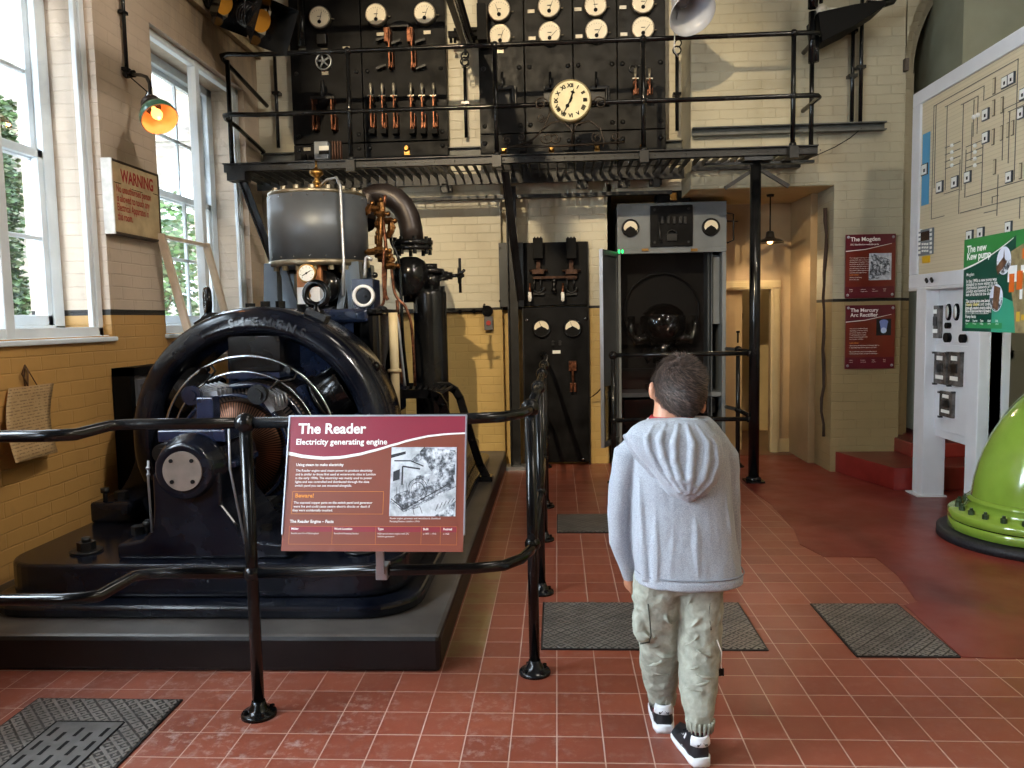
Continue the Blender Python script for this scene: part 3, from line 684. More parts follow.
obj('scroll_bracket', b, pm('dark bronze ironwork', '2A2118', .35, .6, .3, 20), ck)
# ================================================================ THE ENGINE ON ITS PLINTH
AX, AZ = -1.655, .745      # shaft axis, running away from the viewer
eng = thing('steam_dynamo', 'large black dynamo ring with steam engine and grey cylinder on the plinth', 'engine', (AX, 4.5, .15))
def rrect(x0, x1, y0, y1, r, n=8):
    p = []
    for cx_, cy_, a in ((x1-r, y0+r, -PI/2), (x1-r, y1-r, 0), (x0+r, y1-r, PI/2), (x0+r, y0+r, PI)):
        p += [(cx_+r*math.cos(a+PI/2*i/n), cy_+r*math.sin(a+PI/2*i/n)) for i in range(n+1)]
    return p
b = B(); b.prism(rrect(-2.53, -.60, 3.12, 6.95, .24), 'z', .15, .205); b.prism(rrect(-2.49, -.68, 3.22, 6.85, .20), 'z', .205, .352)
obj('bedplate', b, MT['navy'], eng, bevel=.018, seg=3)
b = B()   # raised plate edge and holding-down bolts
for x, y in ((-2.18, 3.42), (-.9, 3.42), (-2.2, 6.5), (-.9, 6.5)):
    b.cyl((x, y, .352), (x, y, .362), .07, n=20); b.hexa((x, y, .362), (x, y, .40), .04); b.cyl((x, y, .40), (x, y, .42), .02, n=10)
obj('foundation_bolt', b, MT['steel_b'], eng, split=.01)
# magnet ring
R, RI, Y0, Y1 = .735, .578, 4.17, 4.62
prof = [(R-.012, Y0+.055), (R, Y0+.10), (R, Y1-.06), (R-.02, Y1), (RI+.02, Y1), (RI, Y1-.03), (RI, Y0+.05), (RI+.012, Y0+.02), (RI+.035, Y0), (R-.10, Y0-.004), (R-.055, Y0+.008), (R-.028, Y0+.028)]
b = B(); b.lring([(r, y-Y0) for r, y in prof], (AX, Y0, AZ), (0, 1, 0), 96)
ring = obj('magnet_ring', b, MT['navy'], eng)
b = B()
for k, s in enumerate('SIEMENS'):
    q = math.radians(99.5-k*5.9); d = Vector((math.cos(q), 0, math.sin(q))); w = Vector((d.z, 0, -d.x)); n_ = Vector((0, -.008, 0))
    o_ = Vector((AX, Y0-.002, AZ))+d*(R-.105)
    b.text(s, o_+n_*.3, w, d+Vector((0, .12, 0)), .066, align='CENTER', bold=.002, thick=.005)
obj('cast_lettering', b, MT['navy'], ring)
# feet of the ring, sweeping out
for sgn in (-1, 1):
    pr = []
    for i in range(13):
        t = i/12; q = math.radians(200+t*42); pr.append((AX-sgn*-1*0+sgn*(R-.02)*abs(math.cos(q)), AZ+(R-.02)*math.sin(q)))
    out = []
    for i in range(11):
        t = i/10; out.append((AX+sgn*(.715+.145*t**2.2), .75-.33*t))
    poly = out+[(AX+sgn*.86, .455), (AX+sgn*.87, .352), (AX+sgn*.30, .352), (AX+sgn*.42, .19+.16), (AX+sgn*.55, .36), (AX+sgn*.66, .55), (AX+sgn*.70, .75)]
    b = B(); b.prism(poly, 'y', Y0+.07, Y1-.06); obj('ring_foot', b, MT['navy'], eng, bevel=.012)
    b = B(); x0 = AX+sgn*.60; b.box(x0, AX+sgn*.82, 3.93, 4.75, .352, .462); f_ = obj('foot_block', b, MT['navy'], eng, bevel=.015)
    b = B(); b.hexa((AX+sgn*.70, 4.03, .462), (AX+sgn*.70, 4.03, .50), .036); b.cyl((AX+sgn*.76, 3.98, .462), (AX+sgn*.76, 3.98, .52), .012); b.cyl((AX+sgn*.76, 3.98, .505), (AX+sgn*.76, 3.98, .53), .022, n=10); obj('foot_bolt', b, MT['steel_b'], f_, split=.005)
# lifting eyes on the ring
for ang, yy, s in ((64.5, 4.35, 1.0), (119, 4.43, 1.0)):
    q = math.radians(ang); d = Vector((math.cos(q), 0, math.sin(q))); base = Vector((AX, yy, AZ))+d*(R-.01)
    b = B(); b.obox(base+Vector((0, 0, .02)), .12, .1, .06, (d.z, 0, -d.x)); b.lathe([(.045, 0), (.042, .02), (.022, .035), (.022, .06)], base+Vector((0, 0, .03)), (0, 0, 1), 16)
    b.torus(base+Vector((0, 0, .145)), (0, 1, 0) if ang < 90 else (.86, .5, 0), .062, .02, 28, 10); obj('lifting_eye', b, MT['black'], eng)
b = B()
for ang in (76, 86, 93, 100):
    q = math.radians(ang); p_ = Vector((AX, 4.5, AZ))+Vector((math.cos(q), 0, math.sin(q)))*R; b.hexa(p_-Vector((0, 0, .01)), p_+Vector((0, 0, .035)), .028)
p_ = Vector((AX, 4.38, AZ))+Vector((math.cos(.55), 0, math.sin(.55)))*R
b.ball(p_, .03, 10); b.ball(p_+Vector((-.04, 0, .03)), .026, 10)
obj('ring_bolt', b, MT['black'], eng, split=.005)
# field poles: coil with a shoe
for k in range(6):
    q = math.radians(90+60*k); d = Vector((math.cos(q), 0, math.sin(q))); c_ = Vector((AX, 4.37, AZ))
    b = B()
    if k == 0:
        b.obox(c_+d*.475, .20, .34, .29, d, (math.sin(q), 0, -math.cos(q)))
    else:
        b.cyl(c_+d*.40+Vector((0, -.02, 0)), c_+d*.56+Vector((0, -.02, 0)), .15, n=24)
        b.cyl(c_+d*.385+Vector((0, -.02, 0)), c_+d*.405+Vector((0, -.02, 0)), .165, n=24)
    po = obj('field_coil', b, MT['black'], eng, bevel=.006)
    b = B(); b.obox(c_+d*.36, .03, .42, .30 if k == 0 else .26, d, (math.sin(q), 0, -math.cos(q))); obj('pole_shoe', b, MT['blue'], po)
# armature, commutator
def ribs(name, c1, c2, sc_, ax_, rough=.4, metal=.6):
    N = Nd(name); oc = N.n('NewGeometry').outputs['Position']; s_ = N.n('SeparateXYZ', None, _0=N.n('VectorMath', {'operation': 'SUBTRACT'}, _0=oc, _1=(AX, 0, AZ)).outputs[0])
    an = N.math('ARCTAN2', s_.outputs[2], s_.outputs[0]); st = N.n('MapRange', None, _0=N.math('SINE', N.math('MULTIPLY', an, sc_)), _1=-.2, _2=.2).outputs[0]
    if ax_: st = N.math('MULTIPLY', st, N.n('MapRange', None, _0=N.math('SINE', N.math('MULTIPLY', s_.outputs[1], ax_)), _1=-.2, _2=.2).outputs[0])
    N.bsdf(Base_Color=N.mix(st, c1, c2), Roughness=rough, Metallic=metal); return N.mat
b = B(); b.lathe([(.12, 0), (.30, .0), (.335, .06), (.335, .44), (.30, .5), (.1, .5)], (AX, 4.10, AZ), (0, 1, 0), 64); obj('armature', b, ribs('armature windings', '120E0D', '6A5A50', 90, 160), eng)
b = B(); b.lathe([(.12, 0), (.245, 0), (.25, .01), (.25, .22), (.12, .22)], (AX, 3.87, AZ), (0, 1, 0), 64); obj('commutator', b, ribs('commutator bars', '1A0E09', '5E3E2C', 110, 0, .3, .8), eng)
b = B(); b.lring([(.275, 0), (.29, 0), (.29, .03), (.275, .03)], (AX, 3.86, AZ), (0, 1, 0), 64); b.lring([(.30, 0), (.33, .0), (.33, .025), (.30, .025)], (AX, 4.07, AZ), (0, 1, 0), 64)
obj('rocker_ring', b, MT['blue'], eng, split=.0)
b = B()   # hoop conductors round the brush gear
b.torus((AX, 4.08, AZ), (0, 1, 0), .47, .008, 64, 6, 0); b.torus((AX, 4.02, AZ), (0, 1, 0), .39, .006, 64, 6); obj('hoop_conductor', b, MT['steel'], eng)
for k in range(6):
    q = math.radians(120-60*k); d = Vector((math.cos(q), 0, math.sin(q))); w = Vector((d.z, 0, -d.x)); c_ = Vector((AX, 3.9, AZ))+d*.335
    b = B(); b.cyl(c_+Vector((0, -.10, 0)), c_+Vector((0, .16, 0)), .018, n=12); b.cyl(c_+Vector((0, -.12, 0)), c_+Vector((0, -.085, 0)), .048, n=24); b.cyl(c_+Vector((0, -.13, 0)), c_+Vector((0, -.12, 0)), .028, n=16)
    br_ = obj('brush_arm', b, MT['blue'] if k % 2 == 0 else MT['steel_b'], eng)
    b = B()
    for j in range(4):
        y = 3.86+j*.05; b.obox(c_+Vector((0, y-3.9, 0))-d*.03+w*.05, .10, .03, .028, w-d*.5, d); b.obox(c_+Vector((0, y-3.9, 0))+w*.03+d*.01, .05, .012, .02, w, d); b.cyl(c_+Vector((0, y-3.9, 0))+w*.06+d*.02, c_+Vector((0, y-3.9, 0))-d*.03+w*.10, .006, n=6)
    obj('brush_holders', b, MT['silver'], br_)
    b = B(); b.tube([c_, c_+d*.05+Vector((0, .1, 0)), c_+d*.09+w*.05+Vector((0, .18, 0)), Vector((AX, 4.08, AZ))+(d+w*.1).normalized()*.47], .007, 6); b.cyl(c_+d*.12+Vector((0, .16, 0)), c_+d*.13+Vector((0, .22, 0)), .02, n=10); obj('brush_lead', b, MT['black'], br_)
b = B(); b.cyl((AX, 3.3, AZ), (AX, 5.6, AZ), .06, n=24); obj('shaft', b, MT['steel'], eng)
# outboard bearing pedestal
b = B()
def ped(y, k): # outline of the pedestal at its front and back
    P_ = [(-.085-.0, .64), (-.150, .60), (-.152, .50), (-.165, .40), (-.20, .27), (-.25, .16), (-.325, .10)]
    return P_
out = [(-.150, .74), (-.152, .60), (-.158, .52), (-.175, .475), (-.215, .44), (-.29, .425), (-.33, .42), (-.33, .352)]
poly = [(AX+.02+x, z) for x, z in out]+[(AX+.02-x*(1.02 if z > .55 else 1.35), z) for x, z in out[::-1]]
b.prism(poly, 'y', 3.30, 3.72)
obj('bearing_pedestal', b, MT['navy'], eng, bevel=.014, seg=3)
BX, BZ = at(186.5, 469.5, Y=3.30).x, at(186.5, 469.5, Y=3.3).z
b = B(); b.lathe([(.10, 0), (.118, .0), (.128, .01), (.135, .05), (.150, .07), (.158, .12), (.158, .44), (.14, .47), (.07, .48)], (BX, 3.265, BZ), (0, 1, 0), 40); hs = obj('bearing_housing', b, MT['navy'], eng)
b = B(); b.cyl((BX, 3.257, BZ), (BX, 3.27, BZ), .0865, n=40)
cp = obj('bearing_cap', b, pm('worn cream cover plate', '7A6C62', .5, .2, .2, 8), eng)
b = B()
for q in (45, 135, 225, 315): q = math.radians(q); b.cyl((BX+.065*math.cos(q), 3.252, BZ+.065*math.sin(q)), (BX+.065*math.cos(q), 3.26, BZ+.065*math.sin(q)), .009, n=10)
obj('cap_screw', b, MT['ink'], cp, split=.001)
b = B(); b.box(BX-.155, BX+.155, 3.36, 3.68, BZ+.11, BZ+.165); b.box(BX-.185, BX+.185, 3.38, 3.66, BZ-.01, BZ+.02); b.hexa((BX-.12, 3.45, BZ+.165), (BX-.12, 3.45, BZ+.19), .02); b.hexa((BX+.12, 3.45, BZ+.165), (BX+.12, 3.45, BZ+.19), .02)
b.box(BX-.02, BX+.06, 3.46, 3.54, BZ+.165, BZ+.30); b.box(BX-.045, BX+.085, 3.43, 3.57, BZ+.165, BZ+.18)
obj('bearing_cap_casting', b, MT['blue'], hs, bevel=.006)
b = B(); b.tube([(BX-.17, 3.30, BZ+.04), (BX-.175, 3.30, BZ-.05), (BX-.172, 3.30, BZ-.28)], .005, 6); b.ball((BX-.168, 3.29, BZ+.01), .01, 8); b.ball((BX-.168, 3.29, BZ-.02), .009, 8)
b.tube([(BX+.19, 3.32, BZ+.2), (BX+.195, 3.3, BZ-.0), (BX+.25, 3.29, BZ-.33)], .005, 6); obj('oil_pipe', b, MT['silver'], eng, split=.005)
b = B()
for x, y, h in ((-.30, 3.47, .04), (-.27, 3.62, .04), (.30, 3.47, .04)): b.hexa((AX+x, y, .42), (AX+x, y, .42+h), .033); 
b.cyl((AX-.235, 3.43, .42), (AX-.235, 3.43, .50), .01); b.cyl((AX-.235, 3.43, .47), (AX-.235, 3.43, .49), .02, n=8)
obj('pedestal_bolt', b, MT['steel_b'], eng, split=.005)

# ---- crankcase and entablature
b = B(); b.box(AX-.48, AX+.42, 4.95, 6.3, .352, 1.40); b.box(AX-.52, AX+.46, 4.90, 6.35, .352, .46); b.box(AX-.50, AX+.46, 4.92, 6.32, 1.38, 1.47)
b.cyl((AX+.42, 5.3, 1.0), (AX+.52, 5.3, 1.0), .22, n=28); b.box(AX+.42, AX+.56, 5.1, 5.6, .75, .95)
obj('crankcase', b, MT['blue'], eng, bevel=.02)
b = B(); b.prism(rrect(AX+.30, AX+.52, 4.95, 5.5, .06, 4), 'z', .352, 1.43); b.prism(rrect(AX+.28, AX+.55, 4.93, 5.55, .06, 4), 'z', 1.43, 1.465)
obj('side_casing', b, MT['black'], eng, bevel=.008)
b = B(); b.cyl((AX+.585, 5.1, .60), (AX+.585, 5.1, 1.44), .03, n=16); b.cyl((AX+.585, 5.1, 1.05), (AX+.585, 5.1, 1.07), .045, n=16); obj('casing_pillar', b, MT['cream'], eng)
DX = at(318.5, 225, Y=5.6).x; DR = .348
b = B()
for x, y in ((-.30, -.16), (.30, -.16), (-.30, .2), (.30, .2)):
    b.prism([(DX+x-.05, 1.47), (DX+x+.05, 1.47), (DX+x*.96+.045, 1.80), (DX+x*.96-.045, 1.80)], 'y', 5.6+y-.05, 5.6+y+.05)
b.obox((DX-.17, 5.42, 1.63), .36, .04, .05, (.28, 0, -1)); b.obox((DX+.22, 5.42, 1.63), .36, .04, .05, (-.2, 0, -1))
obj('cylinder_column', b, pm('blue grey column paint', '4A5560', .35, .2, .1, 5), eng, split=.0)
b = B(); b.cyl((DX+.05, 5.7, 1.47), (DX+.05, 5.7, 1.80), .05, n=16, m=0); b.box(DX-.12, DX+.22, 5.6, 5.9, 1.45, 1.74); b.lathe([(.0, 0), (.11, .0), (.11, .04), (.07, .05), (.06, .2)], (DX+.10, 5.34, 1.63), (.35, 1, 0), 24); obj('crosshead_guide', b, MT['black'], eng)
MC = pm('bright worn steel cover', '8E8572', .35, .8, .3, 12)
b = B(); b.lathe([(DR-.03, 1.775), (DR+.005, 1.775), (DR+.005, 1.815), (DR-.02, 1.82)], (DX, 5.6, 0), n=48)
for k in range(18): q = 2*PI*k/18; b.hexa((DX+(DR-.03)*math.cos(q), 5.6+(DR-.03)*math.sin(q), 1.745), (DX+(DR-.03)*math.cos(q), 5.6+(DR-.03)*math.sin(q), 1.776), .022)
obj('cylinder_base_ring', b, MC, eng)
b = B(); b.lathe([(DR-.02, 2.262), (DR-.005, 2.262), (DR-.005, 2.288), (DR-.04, 2.292), (.0, 2.296)], (DX, 5.6, 0), n=48)
for k in range(18): q = 2*PI*k/18; b.hexa((DX+(DR-.04)*math.cos(q), 5.6+(DR-.04)*math.sin(q), 2.285), (DX+(DR-.04)*math.cos(q), 5.6+(DR-.04)*math.sin(q), 2.315), .02)
cyl_ = obj('cylinder_cover', b, MC, eng)
b = B(); b.lathe([(DR, 1.815), (DR, 2.262)], (DX, 5.6, 0), n=64); lag = obj('cylinder_lagging', b, MT['drum'], eng)
b = B()
for k in range(20):
    q = 2*PI*k/20+.1
    for z in (1.835, 2.243): b.ball((DX+DR*math.cos(q), 5.6+DR*math.sin(q), z), .006, 6)
obj('lagging_screws', b, MT['steel'], lag)
b = B(); b.lathe([(.11, 0), (.11, .03), (.03, .035), (.028, .05), (.02, .055), (.02, .075), (.034, .085), (.02, .10), (.018, .12), (.045, .14), (.05, .155), (.045, .17), (.015, .185), (.008, .20), (.008, .24)], (DX, 5.6, 2.292), n=20); obj('brass_oiler', b, MT['brass'], cyl_)
b = B(); b.tube([(DX+.02, 5.6, 2.35), (DX+.12, 5.45, 2.37), (DX+.22, 5.33, 2.36), (DX+.25, 5.30, 2.30), (DX+.26, 5.28, 1.8), (DX+.27, 5.2, 1.56)], .011, 8); obj('feed_pipe', b, MT['silver'], eng)
# gauge on its copper box
p_ = at(307, 288, Y=5.22); 
b = B(); q1, q2_ = at(296, 260, Y=5.3), at(321.5, 287, Y=5.3); b.box(q1.x, q2_.x, 5.3, 5.45, q2_.z, q1.z); b.box(q1.x+.01, q2_.x, 5.26, 5.45, 1.50, q2_.z, 1); obj('copper_box', b, [pm('orange copper plate', 'B4784E', .4, .3, .15, 20), MT['whitep']], eng, bevel=.004)
g = at(308, 273.5, Y=5.22)
b = B(); b.lathe([(.062, 0), (.066, -.02), (.06, -.03), (.054, -.028)], g, (0, 1, 0), 28); b.cyl(g-Vector((0, 0, .06)), g-Vector((0, 0, .2)), .009); b.hexa(g-Vector((0, 0, .09)), g-Vector((0, 0, .11)), .016); b.hexa(g-Vector((0, 0, .14)), g-Vector((0, 0, .16)), .014)
gg = obj('pressure_gauge', b, MT['brass'], eng)
b = B(); b.cyl(g+Vector((0, -.034, 0)), g+Vector((0, -.026, 0)), .052, n=28); obj('gauge_dial', b, MT['dialw'], gg)
b = B(); b.obox(g+Vector((0, -.037, 0)), .07, .002, .005, (1, 0, .6)); b.ball(g+Vector((0, -.036, 0)), .007, 8)
for k in range(9): q = math.radians(225-k*33.75); b.obox(g+Vector((math.cos(q)*.042, -.036, math.sin(q)*.042)), .008, .002, .002, (math.cos(q), 0, math.sin(q)))
obj('gauge_markings', b, MT['ink'], gg)
# blue lubricator box with white ringed dial
c_ = at(363.5, 296, Y=5.0); q1, q2_ = at(351, 279, Y=5.02), at(374, 315, Y=5.02)
b = B(); b.box(q1.x, q2_.x, 5.02, 5.22, q2_.z, q1.z); b.box(q1.x-.02, q2_.x+.01, 5.0, 5.24, q2_.z-.03, q2_.z); b.prism([(q1.x+.02, q2_.z-.03), (q2_.x-.02, q2_.z-.03), (q1.x+.10, q2_.z-.14)], 'y', 5.06, 5.18); bx = obj('lubricator_box', b, MT['blue'], eng, bevel=.005)
b = B(); b.lring([(.072, 0), (.052, 0), (.052, -.03), (.058, -.036), (.068, -.036), (.072, -.03)], (c_.x, 5.02, c_.z), (0, 1, 0), 32); obj('dial_ring', b, MT['whitep'], bx)
b = B(); b.cyl((c_.x, 5.005, c_.z), (c_.x, 5.02, c_.z), .053, n=28); b.ball((c_.x+.01, 4.998, c_.z), .012, 8); obj('dial_centre', b, MT['black'], bx)
b = B(); b.cyl((q2_.x+.04, 5.06, q2_.z+.03), (q2_.x+.04, 5.12, q2_.z+.03), .03, n=16); b.ball((q2_.x+.02, 5.0, q1.z+.02), .02, 8); obj('box_fitting', b, MT['black'], bx)
# exhaust bend, stop valve and separator
SX, SY = at(431, 340, Y=6.0).x, 6.0
pts = [(DX+.30, 5.75, 2.16), (DX+.36, 5.80, 2.26), (DX+.43, 5.85, 2.345)]
pa = at(414, 243, Y=6.0)
arc = [at(x, y, Y=5.92) for x, y in ((366, 200), (376, 195.5), (386, 195), (395, 199), (403, 207), (408, 217), (411, 229), (412.5, 243))]
b = B(); b.tube([(DX+.28, 5.78, 2.10)]+[tuple(p) for p in arc], .088, 20); obj('exhaust_bend', b, pm('dark brown cast pipe', '2A2220', .38, .4, .2, 8), eng)
fx = arc[-1]
b = B(); b.lathe([(.15, 0), (.155, .01), (.155, .035), (.11, .04)], (fx.x, 5.92, fx.z-.02), n=28); b.lathe([(.12, 0), (.15, .005), (.15, .03), (.12, .035)], (fx.x, 5.92, fx.z-.06), n=28)
for k in range(8): q = k*PI/4+.3; b.hexa((fx.x+.13*math.cos(q), 5.92+.13*math.sin(q), fx.z-.09), (fx.x+.13*math.cos(q), 5.92+.13*math.sin(q), fx.z+.04), .016)
vc = at(410.5, 276, Y=5.92)
b.lathe([(.06, .14), (.11, .11), (.14, .05), (.145, -.02), (.125, -.08), (.09, -.13), (.07, -.15)][::-1], (vc.x, 5.92, vc.z), n=28)
b.cyl((vc.x, 5.95, vc.z-.03), (SX-.02, 6.0, vc.z-.03), .09, n=24)
sv = obj('stop_valve', b, MT['black'], eng)
zt_ = at(431, 289, Y=6).z; nx = at(431, 272, Y=6).x
b = B(); b.cyl((nx, 6, zt_), (nx, 6, zt_+.13), .066, n=24); b.lathe([(.10, 0), (.105, .015), (.10, .03), (.07, .035)], (nx, 6, zt_+.12), n=24); b.cyl((nx-.01, 6, zt_+.15), (nx-.01, 6, zt_+.19), .06, n=20)
hw = at(460, 275.5, Y=5.98)
b.cyl((nx+.05, 6, hw.z), (hw.x-.06, 6, hw.z), .028, n=14); b.cyl((hw.x-.10, 6, hw.z), (hw.x+.03, 5.98, hw.z), .014, n=10); b.hexa((nx+.09, 6, hw.z), (nx+.13, 6, hw.z), .04)
for s in (-1, 1): b.cyl((nx+.04, 6+s*.04, hw.z-.04), (hw.x-.08, 6+s*.02, hw.z), .008, n=6)
obj('valve_neck', b, MT['black'], sv)
b = B(); b.torus((hw.x-.005, 5.98, hw.z), (1, .12, 0), .052, .014, 28, 8); 
for k in range(3): q = k*2*PI/3+.4; b.cyl((hw.x, 5.98, hw.z), (hw.x, 5.98+.055*math.cos(q), hw.z+.055*math.sin(q)), .008, n=6)
b.cyl((hw.x, 5.98, hw.z-.13), (hw.x, 5.98, hw.z+.13), .011, n=8); b.cyl((hw.x-.01, 5.9, hw.z-.01), (hw.x+.05, 5.84, hw.z+.03), .012, n=8); b.ball((hw.x, 5.98, hw.z), .028, 10)
obj('handwheel', b, MT['steel_b'], sv)
b = B(); b.lathe([(.10, zt_), (.120, zt_-.012), (.128, zt_-.04), (.128, .95), (.128, .30), (.10, .28)][::-1], (SX, SY, 0), n=40)
for k in range(10): q = k*PI/5; b.hexa((SX+.105*math.cos(q), SY+.105*math.sin(q), zt_-.02), (SX+.105*math.cos(q), SY+.105*math.sin(q), zt_+.02), .014)
b.cyl((SX, SY, .15), (SX, SY, .3), .06); b.cyl((SX-.2, SY-.02, zt_-.05), (SX-.1, SY, zt_-.05), .05)
obj('steam_separator', b, MT['black'], eng)
# copper and brass pipework
rn = random.Random(4)
def pp(*l, Y): return [tuple(at(x, y, Y=Y)) for x, y in l]
for l, r_, mt, Y in (
    ([(393, 224), (391, 240), (396, 252), (399, 262), (401, 290), (403, 340), (408, 386)], .012, 'black', 5.75),
    ([(391, 262), (394, 290), (399, 300), (406, 308), (412, 330), (415, 386)], .011, 'copper', 5.6),
    ([(384, 250), (383, 275), (384, 300), (379, 308), (374, 312)], .010, 'copper', 5.4),
    ([(372, 260), (366, 258), (365, 278)], .012, 'silver', 5.3),
    ([(397, 300), (400, 340), (402, 386)], .012, 'copper', 5.5),
    ([(388, 314), (396, 316), (399, 330), (402, 360), (405, 386)], .010, 'silver', 5.4),
    ([(385, 195), (383, 220), (386, 250), (385, 290), (388, 300)], .013, 'copper', 5.65)):
    b = B(); P_ = [Vector(p) for p in pp(*l, Y=Y)]
    S = [P_[0]]
    for i in range(len(P_)-1):
        a_, c2 = P_[i], P_[i+1]; p0_ = P_[i-1] if i else a_; p3_ = P_[i+2] if i+2 < len(P_) else c2
        for t in (.25, .5, .75, 1): S.append(.5*((2*a_)+(c2-p0_)*t+(2*p0_-5*a_+4*c2-p3_)*t*t+(3*a_-p0_-3*c2+p3_)*t**3))
    b.tube(S, r_, 8); obj('small_pipe', b, MT[mt], eng)
b = B()
for x, y, Y in ((376, 209, 5.6), (381, 207, 5.6), (381, 214, 5.6), (379, 222, 5.62), (380, 232, 5.62), (378, 240, 5.62), (372, 252, 5.5), (379, 250, 5.5), (382, 256, 5.55), (388, 221, 5.7), (391, 227, 5.7), (390, 233, 5.7), (390, 258, 5.6), (391, 266, 5.6), (386, 260, 5.6), (369, 209, 5.6)):
    c_ = at(x, y, Y=Y); d = rn.choice([(1, 0, 0), (0, 0, 1), (.5, 0, .8)]); d = Vector(d); b.hexa(c_-d*.03, c_+d*.03, .026); b.cyl(c_-d*.05, c_+d*.05, .014, n=10); b.ball(c_+d*.05, .02, 8)
b.cyl(at(381, 205, Y=5.6), at(380, 262, Y=5.6), .016, n=10); b.cyl(at(368, 209, Y=5.6), at(383, 207, Y=5.6), .015, n=10); b.cyl(at(368, 253, Y=5.6), at(383, 251, Y=5.6), .015, n=10)
obj('brass_fittings', b, pm('tarnished brass', '7A5530', .4, 1, .5, 40), eng)
# arched iron frame beside the crankcase (step with slatted top)
b = B()
for Y, pts_ in ((5.15, [(400, 394), (430, 394), (438, 397), (443, 405), (447, 420), (451, 440)]), (5.9, [(400, 387), (448, 386), (455, 390), (460, 398), (465, 415), (472, 440), (480, 465), (486, 476)])):
    P_ = [at(x, y, Y=Y) for x, y in pts_]
    for i in range(len(P_)-1): m_ = (P_[i]+P_[i+1])/2; b.obox(m_, (P_[i+1]-P_[i]).length+.02, .03, .06, P_[i+1]-P_[i], (0, 0, 1) if i < 2 else (1, 0, 0))
    b.cyl(at(pts_[-3][0], pts_[-3][1], Y=Y-.04), at(pts_[-3][0], pts_[-3][1], Y=Y-.01), .012, n=8)
pe = at(486, 474, Y=6.0); b.box(pe.x-.08, pe.x+.06, 5.86, 5.98, .15, .19); b.tube([at(451, 440, Y=5.15), at(454, 470, Y=5.15), (at(458, 500, Y=5.15).x, 5.15, .15)], .025, 8)
obj('step_frame', b, MT['black'], eng, bevel=.003, split=.0)
b = B()
for i in range(9):
    t = i/8; a_ = at(402+t*38, 393.5, Y=5.2); c2 = at(402+t*50, 386.5, Y=5.9); b.cyl(a_, c2, .010, n=6)
obj('step_slats', b, MT['steel_b'], eng)
# leaning sash and other things by the wall
b = B(); a_, b_, c_, d_ = Vector((-2.60, 5.16, 2.00)), Vector((-2.52, 5.86, 2.00)), Vector((-2.42, 5.92, 1.20)), Vector((-2.50, 5.20, 1.20))
tl = thing('loose_window_sash', 'loose white glazed sash leaning in front of the far window behind the dynamo', 'window sash', (-2.5, 5.5, 1.2))
tl_y = (5.18, 5.86)
def lean(y, z, off=0): t = (z-1.15)/.85; return Vector((-2.42-.20*t+off, y, z))
b = B()
for y in tl_y: b.add([lean(y-.017, 1.15), lean(y+.017, 1.15), lean(y+.017, 2.0), lean(y-.017, 2.0), lean(y-.017, 1.15, -.05), lean(y+.017, 1.15, -.05), lean(y+.017, 2.0, -.05), lean(y-.017, 2.0, -.05)], [(0, 1, 2, 3), (4, 7, 6, 5), (0, 4, 5, 1), (1, 5, 6, 2), (2, 6, 7, 3), (3, 7, 4, 0)])
for z in (1.15, 1.97): b.add([lean(tl_y[0], z), lean(tl_y[1], z), lean(tl_y[1], z+.022), lean(tl_y[0], z+.022), lean(tl_y[0], z, -.05), lean(tl_y[1], z, -.05), lean(tl_y[1], z+.022, -.05), lean(tl_y[0], z+.022, -.05)], [(0, 1, 2, 3), (4, 7, 6, 5), (0, 4, 5, 1), (1, 5, 6, 2), (2, 6, 7, 3), (3, 7, 4, 0)])
obj('sash_frame', b, pm('bare wood sash', 'C8B49C', .5, 0, .1, 10), tl, bevel=.003)
b = B(); b.quad(lean(5.2, 1.18, -.03), lean(5.88, 1.18, -.03), lean(5.88, 1.98, -.03), lean(5.2, 1.98, -.03)); obj('pane', b, MT['glass'], tl)
t = thing('framed_board', 'black framed notice board standing against the ochre wall behind the dynamo', 'board', (-2.66, 4.8, .15))
y0_, y1_ = 4.62, 5.3
b = B(); b.box(-2.715, -2.60, y0_, y0_+.05, .15, 1.13); b.box(-2.715, -2.60, y1_-.05, y1_, .15, 1.13); b.box(-2.715, -2.60, y0_, y1_, 1.08, 1.13); obj('board_frame', b, MT['ink'], t)
b = B(); b.box(-2.70, -2.63, y0_+.05, y1_-.05, .15, 1.08); obj('board_panel', b, pm('dusty grey board', '6A6560', .6, 0, .3, 10), t)
b = B(); b.box(-2.63, -2.61, y0_+.10, y0_+.13, .15, 1.05); b.box(-2.63, -2.61, y0_+.13, y1_-.05, 1.02, 1.05); obj('board_bead', b, MT['silver'], t)
